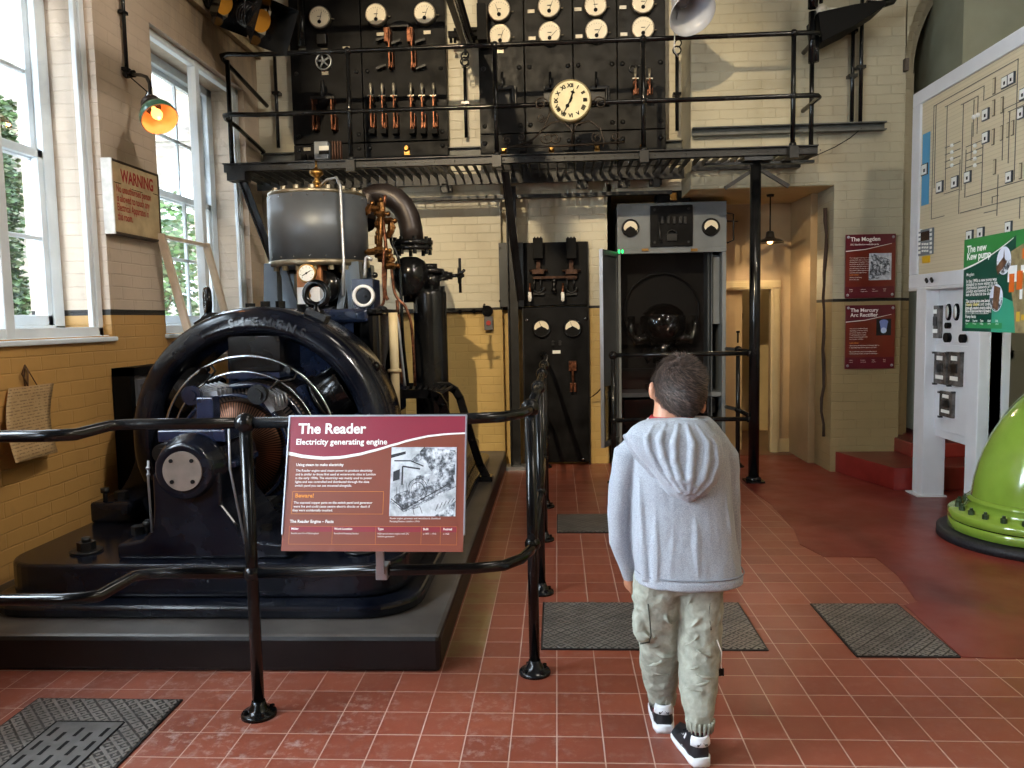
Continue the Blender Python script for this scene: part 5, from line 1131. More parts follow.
def box_(b, x, y, w, h, off=.004, m=0):
    a_, c_ = at(x-w/2, y, X=XF), at(x+w/2, y, X=XF); t, u = at(x, y-h/2, X=XF), at(x, y+h/2, X=XF); b.box(XF-off, XF, a_.y, c_.y, u.z, t.z, m)
for x, y in ((940.5, 187), (955.5, 182), (968.5, 177), (1010, 177), (925.5, 169.5), (986.5, 137.5), (986.5, 114.5), (1006, 82), (1012.5, 78.5), (970.5, 236), (981.5, 233), (1009.5, 227), (1024, 94), (1022, 113)):
    b = B(); box_(b, x, y, 6.4, 11.5, .010); mb = obj('lamp_tile', b, MT['greyd'], fd)
    b = B(); box_(b, x, y, 5, 9.5, .013); obj('lamp_window', b, MT['dialw'], mb)
    b = B(); box_(b, x+.5, y+1, 1.4, 3.2, .015); obj('lamp_symbol', b, MT['ink'], mb)
b = B()
for x, y, h in ((994.5, 86, 16), (994, 108, 16), (1002.5, 105, 16), (993.5, 137, 16), (1002, 133, 15), (1008.5, 130, 15), (1013, 128, 15), (995, 167, 15), (1021, 171, 16)):
    box_(b, x, y, 2.4, h, .005); 
b2 = B()
for x, y, h in ((994.5, 86, 14), (994, 108, 14), (1002.5, 105, 14), (993.5, 137, 14), (1002, 133, 13), (1008.5, 130, 13), (1013, 128, 13), (995, 167, 13), (1021, 171, 14)): box_(b2, x, y, 1.5, h, .007)
obj('slot_outline', b, pm('brown slot outline', '6E6252', .5), fd, split=.002); obj('slot_field', b2, pm('slot cream', 'CDBE9C', .5), fd, split=.002)
b = B()
for i in range(4):
    for x in (952, 975): c_ = at(x, 145.5+i*6.6, X=XF-.004); b.ball(c_, .014, 8)
for x, y in ((974, 117), (978, 115)): b.ball(at(x, y, X=XF-.004), .016, 8)
obj('indicator_bead', b, MT['dialw'], fd, split=.002)
b = B(); a_, c_ = at(922.5, 170, X=XF), at(929.5, 170, X=XF); b.box(XF-.004, XF, c_.y, a_.y, at(925, 205, X=XF).z, at(925, 134, X=XF).z); obj('blue_bar', b, pm('sky blue panel', '4E9CC8', .4), fd)
b = B(); box_(b, 927, 242, 14, 26, .012); kp = obj('key_unit', b, MT['grey'], fd, bevel=.003)
b = B(); box_(b, 927, 236, 8, 9, .016); obj('screen', b, pm('dark brown screen', '2A1F22', .2), kp)
b = B()
for j in range(6):
    for x in (921.3, 932.7): box_(b, x, 230+j*4.4+(x < 925)*.5, 1.8, 2.6, .016)
for j in range(3):
    for i in range(3): box_(b, 924.5+i*2.4, 244+j*3.4, 1.5, 2, .016)
obj('key', b, MT['dialw'], kp, split=.002)
b = B(); box_(b, 927, 259.5, 6.5, 7, .012); obj('yellow_tag', b, pm('yellow tag', 'E0B020', .4), fd)
b = B(); 
for x, y in ((926.5, 280.5), (931.5, 280)): b.obox(at(x, y, X=XP-.03), .035, .012, .02, (0, 1, 1)); 
obj('lock_handle', b, MT['steel_b'], wp, split=.002)
# stand
for (x0, x1, y0, y1) in ((2.70, 2.865, 5.92, 6.08), (2.72, 2.87, 5.22, 5.36)):
    b = B(); b.box(x0, x1, y0, y1, .003, pb0-.01); obj('leg', b, MT['whitep'], wp, bevel=.006)
b = B(); b.box(2.66, 2.875, 5.90, 6.10, .003, .012); obj('leg_plate', b, MT['whitep'], wp)
XI = 2.79
b = B(); z_ = .46
b.box(XI, XI+.13, 5.22, 5.93, z_, pb0); bd = obj('instrument_box', b, MT['whitep'], wp, bevel=.004)
b = B(); b.box(XI+.06, XI+.13, 5.23, 5.26, .003, z_+.02); obj('rear_leg', b, MT['whitep'], wp)
def ibox(b, x0, y0, x1, y1, off, X=XI):
    a_, c_ = at(x0, (y0+y1)/2, X=X), at(x1, (y0+y1)/2, X=X); t, u = at((x0+x1)/2, y0, X=X), at((x0+x1)/2, y1, X=X); b.box(X-off, X, c_.y, a_.y, u.z, t.z)
b = B(); ibox(b, 933, 304, 968, 342, .012); ibox(b, 932, 345, 970, 432, .012); obj('instrument_plate', b, MT['whitep'], bd, bevel=.003)
for x0, y0, x1, y1 in ((933.5, 305.5, 944.5, 338), (938.5, 352, 950.5, 384), (953, 352, 965.5, 386), (944, 391.5, 957, 417)):
    b = B(); ibox(b, x0, y0, x1, y1, .035); rl_ = obj('relay_case', b, pm('smoky relay case', '55504C', .25, 0, .6, 14), bd, bevel=.004)
    b = B(); w, h = x1-x0, y1-y0; ibox(b, x0+w*.3, y0+h*.12, x0+w*.75, y0+h*.25, .04); ibox(b, x0+w*.2, y0+h*.72, x0+w*.8, y0+h*.84, .04); obj('relay_label', b, MT['dialw'], rl_)
    b = B(); ibox(b, x0+w*.25, y0+h*.34, x0+w*.75, y0+h*.62, .039); ibox(b, x0-1, y0-.5, x0+.5, y0+1.5, .04); ibox(b, x0-1, y1-1.5, x0+.5, y1+.5, .04); ibox(b, x1-.5, y0, x1+.6, y0+2, .04); obj('relay_works', b, MT['steel_b'], rl_)
for x in (949.5, 957.5):
    c_ = at(x, 312, X=XI-.013); b = B(); b.lathe([(.031, 0), (.031, .012), (.028, .016)], c_, (-1, 0, 0), 20); dl_ = obj('round_dial', b, MT['ink'], bd)
    for v in dl_.data.vertices: v.co.z = (v.co.z-(c_.z-0))*1.9+c_.z if abs(v.co.z) < 9 else v.co.z
    b = B(); b.lathe([(.024, 0), (.0, .001)], c_+Vector((-.017, 0, 0)), (-1, 0, 0), 20); d2 = obj('dial_face', b, MT['dialw'], bd)
    for v in d2.data.vertices: v.co.z = (v.co.z-(c_.z-0))*1.9+c_.z
b = B()
for x, y, r in ((950, 325.5, .022), (949.5, 337.5, .035), (965, 338.5, .03)): c_ = at(x, y, X=XI-.012); b.cyl(c_, c_+Vector((-.03, 0, 0)), r, n=14)
obj('control_knob', b, MT['ink'], bd, split=.002)
# fix: dials were scaled about world z, LOC offset considered above

# ================================================================ GREEN PUMP ELBOW
pc = at(1036, 516, Z=.15); sc = pc.y/783.13; cxp, cyp = pc.x, pc.y
pump = thing('pump_elbow', 'huge lime green flanged pipe elbow rising beside the red floor', 'pipe', (cxp, cyp, 0))
b = B(); b.lathe([(86*sc, .003), (86*sc, .05), (82*sc, .055), (0, .055)], (cxp, cyp, 0), n=64); obj('floor_collar', b, pm('black speckled rubber collar', '16161C', .6, 0, .8, 90), pump)
Rf = 76*sc; rt = 57*sc
b = B(); b.lathe([(Rf*.93, .06), (Rf, .065), (Rf, .115), (Rf*.99, .118)], (cxp, cyp, 0), n=72); b.lathe([(Rf*.97, .118), (Rf*.97, .124)], (cxp, cyp, 0), n=72, m=1)
b.lathe([(Rf*.99, .124), (Rf, .127), (Rf, .165), (Rf*.98, .172), (rt*1.10, .174), (rt*1.06, .19), (rt*1.03, .23), (rt*1.05, .235), (rt*1.05, .245), (rt, .26)], (cxp, cyp, 0), n=72)
obj('base_flange', b, [MT['green'], MT['black']], pump)
b = B(); Rb = 112*sc; pts = []; z0_ = .13
for i in range(-2, 19):
    if i < 0: pts.append((cxp, cyp, z0_+(i+2)*.01+.0))
    else: q = i/16*PI/2; pts.append((cxp+Rb*(1-math.cos(q)), cyp, z0_+.03+Rb*math.sin(q)))
b.tube(pts, rt, 64); e_ = pts[-1]; obj('elbow', b, MT['green'], pump)
b = B(); b.cyl((e_[0], cyp, e_[2]), (e_[0]+.05, cyp, e_[2]), rt*1.3, n=48); b.cyl((e_[0]+.05, cyp, e_[2]), (e_[0]+.2, cyp, e_[2]), rt, n=48); obj('upper_flange', b, MT['green'], pump)
for k in range(24):
    q = 2*PI*(k+.5)/24; x, y = cxp+Rf*.88*math.cos(q), cyp+Rf*.88*math.sin(q)
    b = B(); b.hexa((x, y, .165), (x, y, .20), .017); b.hexa((x, y, .04), (x, y, .07), .017, 1); b.cyl((x, y, .2), (x, y, .215), .009, n=8); obj('flange_bolt', b, [pm('dark green bolt', '2A3A20', .4) if k == 0 else bpy.data.materials['dark green bolt'], MT['green']], pump)

# ================================================================ SIGNS
class Sign:
    def __init__(s, o, ex, ey, W_, H_): s.o = Vector(o); s.ex = Vector(ex).normalized(); s.ey = Vector(ey).normalized(); s.W = W_; s.H = H_; s.n = s.ex.cross(s.ey).normalized()
    def P(s, u, v, l=0): return s.o+s.ex*u*s.W+s.ey*v*s.H+s.n*l
    def poly(s, b, uv, l=.001, m=0): b.add([s.P(u, v, l) for u, v in uv], [tuple(range(len(uv)))], m)
    def rect(s, b, u0, v0, u1, v1, l=.001, m=0): s.poly(b, [(u0, v0), (u1, v0), (u1, v1), (u0, v1)], l, m)
    def line(s, b, u0, v0, u1, v1, w, l=.002, m=0):
        a_, c_ = s.P(u0, v0, l), s.P(u1, v1, l); d = (c_-a_).normalized(); p_ = s.n.cross(d)*w/2; b.add([a_-p_, c_-p_, c_+p_, a_+p_], [(0, 1, 2, 3)], m)
    def curve(s, b, f, u0, u1, w, l, m=0, n=24):
        for i in range(n):
            a_, c_ = u0+(u1-u0)*i/n, u0+(u1-u0)*(i+1)/n; wa = w*(1-.55*i/n); wc = w*(1-.55*(i+1)/n)
            b.add([s.P(a_, f(a_)-wa, l), s.P(c_, f(c_)-wc, l), s.P(c_, f(c_), l), s.P(a_, f(a_), l)], [(0, 1, 2, 3)], m)
    def text(s, b, t, u, v, size, m=0, l=.002, bold=0, wide=1): b.text(t, s.P(u, v, l), s.ex, s.ey, size, m, bold=bold, wide=wide)
    def slab(s, b, th, m=0): b.add([s.P(u, v, l) for l in (0, -th) for u, v in ((0, 0), (1, 0), (1, 1), (0, 1))], [(0, 1, 2, 3), (7, 6, 5, 4), (0, 4, 5, 1), (1, 5, 6, 2), (2, 6, 7, 3), (3, 7, 4, 0)], m)
def picmat(name, sc, stops):
    N = Nd(name); P = N.n('TexCoord').outputs['Object']; N.bsdf(Base_Color=N.ramp(N.noise(P, sc, 6, .7), stops), Roughness=.4); return N.mat
MT['etch'] = picmat('old black and white photograph', 38, [(.36, '1C1E22'), (.46, '5A5E64'), (.53, 'A8ADB4'), (.62, 'DDE0E4')])
MT['etchl'] = picmat('pale photograph ground', 22, [(.3, '8C9298'), (.6, 'D4D8DC')])
tl_, tr_, bl_, br2 = at(291, 417, Y=2.575), at(468, 416, Y=2.575), at(281, 551, Y=2.445), at(463, 552, Y=2.445)
o_ = bl_; ex_ = (br2-bl_); W_ = ex_.length; ex_.normalize(); ey_ = ((tl_-bl_)+(tr_-br2))/2; ey_ = ey_-ex_*ey_.dot(ex_); H_ = ey_.length
rd = thing('information_lectern', 'red brown information board titled The Reader mounted on the front guard rail', 'sign', ((bl_+br2)/2))
S = Sign(o_, ex_, ey_, W_, H_)
b = B(); S.slab(b, .008); obj('board', b, pm('rust sign board', '7E4030', .35), rd)
b = B(); 
for u0_ in (-.004, 1.0): b.add([S.P(u, v, l) for l in (.004, -.02) for v in (.12, 1.004) for u in (u0_, u0_+.008)], [(0, 1, 3, 2), (4, 6, 7, 5), (0, 4, 5, 1), (2, 3, 7, 6), (0, 2, 6, 4), (1, 5, 7, 3)])
b.add([S.P(u, v, l) for l in (.003, -.02) for v in (1.0, 1.012) for u in (-.004, 1.008)], [(0, 1, 3, 2), (4, 6, 7, 5), (0, 4, 5, 1), (2, 3, 7, 6), (0, 2, 6, 4), (1, 5, 7, 3)])
obj('aluminium_edge', b, MT['silver'], rd)
WV = [.735, .708, .695, .699, .720, .753, .792, .830, .857, .871, .876, .876]
def wave(u): i = min(9, int(u*10)); t = u*10-i; t2 = t*t*(3-2*t)*.35+t*.65; return WV[i]*(1-t2)+WV[i+1]*t2
b = B(); n = 28
for i in range(n):
    a_, c_ = i/n, (i+1)/n; S.poly(b, [(a_, wave(a_)), (c_, wave(c_)), (c_, 1), (a_, 1)], .001)
obj('title_band', b, pm('crimson band', '86283A', .35), rd)
b = B(); S.curve(b, wave, 0, 1, .026, .0016); S.text(b, 'The Reader', .055, .872, .048, bold=.0013); S.text(b, 'Electricity generating engine', .045, .787, .0272, bold=.0006)
tx = [('Using steam to make electricity', .625, .0125, .0003), ('The Reader engine used steam power to produce electricity', .583, .0105, 0), ('and is similar to those first used at waterworks sites in London', .555, .0105, 0), ('in the early 1900s. The electricity was mainly used to power', .527, .0105, 0), ('lights and was controlled and distributed through the slate', .499, .0105, 0), ('switch panel you can see mounted alongside.', .471, .0105, 0), ('The exposed copper parts on the switch panel and generator', .345, .0105, 0), ('were live and could cause severe electric shocks or death if', .317, .0105, 0), ('they were accidentally touched.', .289, .0105, 0), ('The Reader Engine \u2013 Facts', .205, .0135, .0003)]
for t_, v_, s_, bo in tx: S.text(b, t_, .055 if v_ > .3 else .05 if v_ > .25 else .04, v_, s_, bold=bo or .00012)
for u, h1, h2 in ((.05, 'Maker', 'Reader and Co of Nottingham'), (.29, 'Work Location', 'Brentford Pumping Station'), (.53, 'Type', 'High speed steam engine with DC'), (.78, 'Built', 'c.1907 \u2013 1910'), (.89, 'Retired', 'c.1960')):
    S.text(b, h1, u, .155, .0095, bold=.0003); S.text(b, h2, u, .123, .0075)
S.text(b, 'dynamo generator', .53, .103, .0075); S.text(b, 'Reader engine, generator and switchboards, Brentford', .595, .234, .0075); S.text(b, 'Pumping Station, London c.1910', .595, .212, .0075)
lt = obj('lettering', b, MT['signw'], rd)
b = B(); S.text(b, 'Beware!', .06, .39, .019, bold=.0006)
for q in ((.045, .27, .555, .27), (.045, .435, .555, .435), (.045, .27, .045, .435), (.555, .27, .555, .435)): S.line(b, *q, .0011)
for q in ((.04, .05, .965, .05), (.04, .18, .965, .18), (.04, .05, .04, .18), (.965, .05, .965, .18), (.28, .05, .28, .18), (.52, .05, .52, .18), (.77, .05, .77, .18), (.875, .05, .875, .18)): S.line(b, *q, .0007)
obj('orange_lettering', b, MT['signo'], rd)
b = B(); S.rect(b, .04, .14, .965, .18, .0014); obj('table_header', b, pm('crimson strip', '8A2A38', .35), rd)
b = B(); S.rect(b, .59, .255, .955, .765, .0018); ph_ = obj('photograph', b, MT['etchl'], rd)
b = B(); V = lambda x, y: (.59+x*.365, .255+y*.51)
def st(l, w=.0016, lf=.0028):
    for p0_, p1_ in zip(l[:-1], l[1:]): S.line(b, *V(*p0_), *V(*p1_), w, lf)
S.poly(b, [V(0, .2), V(.25, .05), V(1, .42), V(.95, .6), V(.1, .32)], .0024, 1); S.poly(b, [V(.30, .80), V(.98, .70), V(1, .95), V(.5, 1)], .0024, 1); S.poly(b, [V(.25, .28), V(.55, .35), V(.62, .62), V(.4, .58)], .0026, 1)
S.poly(b, [V(.68, .0), V(1, .22), V(.97, 0)], .0025, 1); S.poly(b, [V(.72, .5), V(.98, .6), V(.98, .9), V(.55, .75)], .0025, 1)
S.poly(b, [V(.04, .5), V(.14, .53), V(.14, .68), V(.04, .64)], .0026); S.poly(b, [V(0, .84), V(.22, .9), V(.22, .94), V(0, .89)], .0026)
st([(.02, .25), (.22, .10), (.85, .44)], .003); st([(.02, .22), (.22, .06), (.80, .36)], .0015); st([(.18, .45), (.18, .72), (.45, .68)], .005); st([(.05, .80), (.3, .80), (.5, .72)], .004)
for R_ in (.10, .15): st([(.42+R_*math.cos(a), .38+R_*1.1*math.sin(a)) for a in [i*PI/8 for i in range(-3, 11)]], .002)
for k in range(9): st([(.10+k*.05, .18+k*.03), (.10+k*.05, .42+k*.02)], .0012)
for k in range(5): st([(.7+k*.06, .08+k*.03), (.74+k*.06, .18+k*.02)], .002)
st([(.38, .02), (.36, .1), (.46, .14), (.5, .04)], .0018)
obj('photograph_engine', b, [pm('photo ink', '26282C', .5), MT['etch']], ph_)
m_ = at(383, 556, Y=2.5); r0 = at(383, 577, Y=2.64)
b = B(); b.box(r0.x-.014, r0.x+.014, 2.60, 2.612, zm-.0, zm+.19); b.box(r0.x-.014, r0.x+.014, 2.50, 2.612, zm+.18, zm+.19); b.box(r0.x-.02, r0.x+.02, 2.615, 2.68, zm-.024, zm+.024); obj('bracket', b, MT['silver'], rd, bevel=.002)

def wall_sign(label, x0, y0, x1, y1, title, sub, pic, tsize):
    a_, c_ = at(x0, y1, Y=6.85), at(x1, y0, Y=6.85); W_, H_ = c_.x-a_.x, c_.z-a_.z
    t = thing('wall_sign', label, 'sign', ((a_.x+c_.x)/2, 6.87, a_.z), None); S = Sign((a_.x, 6.85, a_.z), (1, 0, 0), (0, 0, 1), W_, H_)
    b = B(); b.box(a_.x, c_.x, 6.85, 6.865, a_.z, c_.z); obj('board', b, MT['maroon'], t, bevel=.002)
    wv = lambda u: .745+.06*u+max(0, u-.4)*.1
    b = B()
    for i in range(12): a, c = i/12, (i+1)/12; S.poly(b, [(a, .18), (c, .18), (c, wv(c)), (a, wv(a))], .001)
    obj('body_field', b, MT['rust'], t)
    b = B(); S.curve(b, wv, 0, .92, .012, .0016)
    for i, l in enumerate(title): S.text(b, l, .09, .895-i*.075, tsize*.93, bold=.001)
    if sub: S.text(b, sub, .09, .83, .0195, bold=.0003)
    rr = random.Random(len(label)); v = .66
    body = ['This switchgear was used to control', 'and distribute direct current from', 'the generators to pumps and lights', 'around the works. Built in sections', 'it could be extended as the works', 'grew and was in service for many', 'years before being replaced and', 'moved to this engine house.'] if pic == 'sw' else ['Mercury arc rectifiers change', 'alternating current into direct', 'current for motors and lifts.', 'The glowing blue arc jumps', 'about inside a large glass bulb', 'as the power is drawn.']
    for l in body: v -= .033; S.text(b, l, .08, v, .0125)
    v = .32 if pic == 'sw' else .36
    for l in (['Visitors should keep', 'behind the rails.'] if pic == 'sw' else ['When in use the bulb gives off ultraviolet light so', 'it was always kept behind a glazed steel door.', '', 'The rectifier here stood in a pumping station', 'until it was retired and restored by volunteers.']): S.text(b, l, .08, v, .0125); v -= .032
    for k in range(4): S.text(b, ('Maker', 'Location', 'Type', 'Built')[k], .08+k*.23, .13, .012); S.text(b, ('London', 'Mogden works', 'Switchboard', '1935')[k] if pic == 'sw' else ('London', 'Kew Bridge', 'Rectifier', '1940')[k], .08+k*.23, .10, .010)
    obj('lettering', b, MT['signw'], t)
    b = B(); S.text(b, 'Look closer', .08, .36 if pic == 'sw' else .40, .016, bold=.0003); obj('orange_lettering', b, MT['signo'], t)
    b = B()
    for u, v in ((.05, .05), (.95, .05), (.05, .96), (.95, .95)): p_ = S.P(u, v); b.lathe([(.012, 0), (.010, .006), (0, .008)], p_, (0, -1, 0), 12)
    obj('mirror_screw', b, MT['silver'], t, split=.002)
    b = B()
    if pic == 'sw':
        S.rect(b, .47, .28, .92, .70, .0016, 0); S.poly(b, [(.47, .28), (.52, .70), (.88, .60), (.90, .40), (.65, .30)], .002, 1)
        obj('photograph', b, [MT['etchl'], MT['etch']], t)
    else:
        S.rect(b, .62, .52, .92, .78, .0016, 0)
        S.poly(b, [(.77+.09*math.cos(a), .73+.04*math.sin(a)) for a in [i*PI/8 for i in range(16)]], .002, 1); S.poly(b, [(.77+.06*math.cos(a), .60+.045*math.sin(a)) for a in [i*PI/8 for i in range(16)]], .002, 2); S.poly(b, [(.70, .68), (.84, .68), (.80, .74), (.74, .74)], .0023, 1); S.poly(b, [(.72, .58), (.82, .58), (.85, .72), (.69, .72)], .0018, 1)
        obj('photograph', b, [pm('night blue', '0C1018', .4), pm('arc blue', '7A8CC8', .4), pm('arc pale', 'C8D4EC', .4)], t)
    return t
wall_sign('maroon wall sign titled The Mogden with a photograph of switchgear, upper of two', 845, 233.5, 896, 298.5, ['The Mogden'], 'DC distribution switchboards', 'sw', .052)
wall_sign('maroon wall sign titled The Mercury Arc Rectifier, lower of two on the pier', 845, 304.5, 895.5, 369, ['The Mercury', 'Arc Rectifier'], None, 'arc', .047)

# green sign by the pump
XG = 2.18; a_ = at(962, 331, X=XG); t0 = at(962, 240.5, X=XG); Wg = .95; Hg = t0.z-a_.z
sg = thing('information_sign', 'green information sign titled The new Kew pump above the green elbow', 'sign', (XG, a_.y-Wg/2, 0))
S = Sign((XG, a_.y, a_.z), (0.0, -1, 0), (0, 0, 1), Wg, Hg)
b = B(); S.slab(b, .006); obj('board', b, pm('deep green print', '0F4636', .35), sg)
wv = lambda u: .69+.55*u*u+.25*u
b = B()
for i in range(16): a, c = i/32, (i+1)/32; S.poly(b, [(a, wv(a)), (c, wv(c)), (c, 1), (a, 1)], .001)
S.rect(b, .5, .75, 1, 1, .001); obj('title_band', b, pm('mid green print', '2F7D3A', .35), sg)
b = B(); S.poly(b, [(.30, 0), (.56, 0), (.50, .30), (.36, .38), (.30, .30)], .001); obj('teal_area', b, pm('teal print', '3A9A78', .35), sg)
b = B(); S.curve(b, wv, 0, .48, .02, .0016); S.text(b, 'The new', .035, .855, .05, bold=.0014, wide=1.05); S.text(b, 'Kew pump', .035, .775, .05, bold=.0014, wide=1.05)
v = .60
for l in ('Mogden', '', 'In the 1990s a new pump was', 'installed to move water to the', 'distribution network of West', 'London and beyond. It was the', 'last of its kind at the station.', '', 'The pump you see here weighs', 'several tonnes and could lift', 'enough water every minute to', 'fill a large swimming pool.'): v -= .0; S.text(b, l, .035, v, .024 if l else .02, bold=.0004); v -= .036
S.text(b, 'The exposed pipe once ran', .045, .235, .020); S.text(b, 'down to the pumps below.', .045, .205, .020); S.text(b, 'Pump facts', .035, .145, .024, bold=.0006)
for k in range(5): S.text(b, ('Maker', 'Source', 'Type', 'Built', 'Life')[k], .04+k*.075, .105, .016, bold=.0003); S.text(b, ('Kew', 'Water', 'Pump', '1990', '2012')[k], .04+k*.075, .075, .014)
for q in ((.035, .19, .27, .19), (.035, .315, .27, .315), (.035, .19, .035, .315), (.27, .19, .27, .315)): S.line(b, *q, .002)
obj('lettering', b, MT['signw'], sg)
b = B(); S.text(b, 'Keep clear!', .045, .275, .026, bold=.0008); S.rect(b, .66, .05, .70, .2, .003); S.rect(b, .62, .28, .66, .34, .003); obj('yellow_lettering', b, pm('yellow print', 'E6D23A', .4), sg)
b = B(); S.rect(b, .035, .06, .40, .095, .0013); S.rect(b, .035, .035, .40, .06, .0013, 0); obj('facts_strip', b, pm('leaf green print', '2E8A4E', .4), sg)
b = B()
for cu_, cv, ru, rv in ((.40, .72, .065, .14), (.34, .35, .062, .14)):
    S.poly(b, [(cu_+ru*math.cos(a), cv+rv*math.sin(a)) for a in [i*PI/14 for i in range(28)]], .002, 0); S.poly(b, [(cu_+ru*.95*math.cos(a), cv+rv*.95*math.sin(a)-.0) for a in [PI+i*PI/14 for i in range(15)]], .0025, 1)
S.poly(b, [(.395, .72), (.402, .84), (.41, .72)], .003, 2); S.poly(b, [(.35, .58), (.43, .70), (.40, .76), (.33, .66)], .003, 2); S.poly(b, [(.31, .25), (.36, .22), (.38, .45), (.32, .48)], .003, 2)
obj('round_photographs', b, [pm('photo sky', 'D8DCE8', .4), MT['etch'], pm('photo brown', '6A4A34', .4, 0, .3, 30)], sg)
b = B(); S.poly(b, [(.52, 0), (1, 0), (1, .92), (.60, .88), (.46, .80), (.47, .45), (.50, .25)], .0018, 0); S.rect(b, .44, .50, .52, .66, .0024, 1)
for k in range(26):
    rr = random.Random(k*3+1); u, v = rr.uniform(.52, .95), rr.uniform(.03, .75); w, h = rr.uniform(.02, .05), rr.uniform(.04, .12); S.rect(b, u, v, u+w, v+h, .0022+k*.00003, rr.choice([2, 3, 4, 4, 1]))
S.rect(b, .455, .40, .50, .58, .003, 2); S.rect(b, .52, .42, .57, .60, .0032, 2)
obj('colour_photograph', b, [pm('photo tan', '8A7A54', .4, 0, .4, 14), pm('photo white', 'E4E4E0', .4), pm('photo orange', 'D4641E', .4), pm('photo ochre', 'C8A030', .4), pm('photo dark', '1E1C22', .4)], sg)
b = B(); b.box(XG+.01, XG+.05, a_.y-.92, a_.y-.87, .0035, a_.z+.3); b.box(XG-.04, XG+.10, a_.y-.96, a_.y-.83, .0035, .02); obj('post', b, MT['black'], sg)

# warning board and curled notice on the left wall
Xw = -2.655; a_, c_ = at(115.5, 232, X=Xw), at(161, 241, X=Xw); t0 = at(115.5, 161, X=Xw)
wn = thing('warning_board', 'cream painted warning board with red lettering between the two windows', 'sign', (-2.70, (a_.y+c_.y)/2, a_.z))
b = B(); b.box(-2.715, Xw, a_.y, c_.y, a_.z, t0.z); obj('board', b, pm('aged cream board', 'B09A74', .5, 0, .15, 9), wn, bevel=.002)
b = B(); b.box(-2.715, Xw+.004, a_.y-.012, a_.y, a_.z-.01, t0.z+.01); obj('white_edge', b, pm('white edge', 'D8D4CC', .5, 0, .1, 20), wn)
b = B(); b.box(-2.715, Xw+.006, a_.y, c_.y, t0.z-.004, t0.z+.008); b.box(-2.715, Xw+.006, a_.y, c_.y, a_.z-.008, a_.z+.004); b.box(-2.715, Xw+.006, c_.y-.006, c_.y+.004, a_.z, t0.z); obj('rim', b, pm('dark brown rim', '3A2C20', .5), wn)
S = Sign((Xw, a_.y, a_.z), (0, 1, 0), (0, 0, 1), c_.y-a_.y, t0.z-a_.z)
b = B(); S.text(b, 'WARNING', .17, .735, .108, bold=.003, wide=.74)
for i, l in enumerate(('No unauthorised person', 'is allowed to touch any', 'Electrical Apparatus in', 'this room.')): S.text(b, l, .06, .575-i*.13, .066, bold=.0008, wide=.62)
obj('lettering', b, pm('faded red lettering', 'A02A24', .5), wn)
b = B(); S.line(b, .02, .70, .17, .70, .004); S.line(b, .86, .70, .98, .70, .004); S.line(b, .38, .665, .62, .665, .003); obj('ruled_lines', b, MT['ink'], wn)
nt_ = thing('hanging_notice', 'curled sepia paper notice hung by wire on the ochre wall', 'notice', (-2.70, 4.0, .8))
q_ = [at(9, 388, X=-2.70), at(54, 383, X=-2.70), at(58, 452, X=-2.60), at(16, 463, X=-2.56)]
b = B(); n = 8; vs = []
for j in range(n+1):
    for i in range(n+1):
        u, v = i/n, j/n; p_ = (q_[0]*(1-u)+q_[1]*u)*(1-v)+(q_[3]*(1-u)+q_[2]*u)*v; vs.append(p_+Vector((-.03*math.sin(PI*v), 0, 0)))
b.add(vs, [(j*(n+1)+i, j*(n+1)+i+1, (j+1)*(n+1)+i+1, (j+1)*(n+1)+i) for j in range(n) for i in range(n)], 0, True)
N = Nd('sepia printed paper'); P = N.pos(); s_ = N.n('SeparateXYZ', None, _0=P); ln = N.n('MapRange', None, _0=N.math('SINE', N.math('MULTIPLY', s_.outputs[2], 420.)), _1=.1, _2=.5).outputs[0]
wd = N.n('MapRange', None, _0=N.noise(P, 60, 3), _1=.45, _2=.52).outputs[0]
N.bsdf(Base_Color=N.mix(N.math('MULTIPLY', N.math('MULTIPLY', ln, wd), .6), N.mix(N.noise(P, 9, 4), 'B89A6E', 'A07E54'), '4A3420'), Roughness=.6)
pp_ = obj('paper', b, N.mat, nt_); md = pp_.modifiers.new('s', 'SOLIDIFY'); md.thickness = .002
b = B(); w0 = at(25, 365, X=-2.71)
b.tube([q_[0]*.66+q_[1]*.34, at(24, 378, X=-2.70), w0, at(28, 372, X=-2.70), q_[0]*.6+q_[1]*.4, at(22, 374, X=-2.69), w0], .004, 5); b.tube([w0, q_[0]*.4+q_[1]*.6], .003, 5); obj('wire', b, pm('rusty wire', '5A3A22', .6), nt_)

# ================================================================ LAMPS AND PIPES
wl = thing('wall_lamp', 'green enamelled dome wall lamp glowing orange on a bent black conduit', 'lamp', (-2.6, 4.8, 2.6))
j_ = at(127, 74, X=-2.69); top_ = at(122.5, 0, X=-2.69); top_.y = j_.y
b = B(); b.cyl(j_, (j_.x, j_.y, 3.9), .012, n=10); b.ball(j_, .028, 12); b.cyl(j_, j_+Vector((.05, 0, 0)), .022); 
for z in (3.0, 3.35): b.box(j_.x-.02, j_.x+.015, j_.y-.03, j_.y+.03, z-.01, z+.01)
obj('conduit', b, MT['pipe'], wl)
hc = at(150, 99, X=-2.42); b = B()
arm = [j_, at(134, 74.5, X=-2.63), at(141, 75, X=-2.55), at(146.5, 77, X=-2.49), at(149.6, 83, X=-2.46), at(150, 90, X=-2.43), hc]
b.tube(arm, .011, 10); b.tube([j_+Vector((.02, 0, -.02)), j_+Vector((.1, .05, -.1)), hc+Vector((-.04, -.02, -.03))], .004, 6); obj('arm', b, MT['pipe'], wl)
ax_ = Vector((.55, -.42, -.74)).normalized(); c0 = hc+Vector((0, 0, -.02))
b = B(); b.lathe([(.035, -.02), (.055, .0), (.06, .015), (.05, .03), (.07, .045), (.07, .055)], c0, ax_, 28); obj('lamp_cap', b, pm('bronze lamp cap', '3A302A', .35, .5, .2, 20), wl)
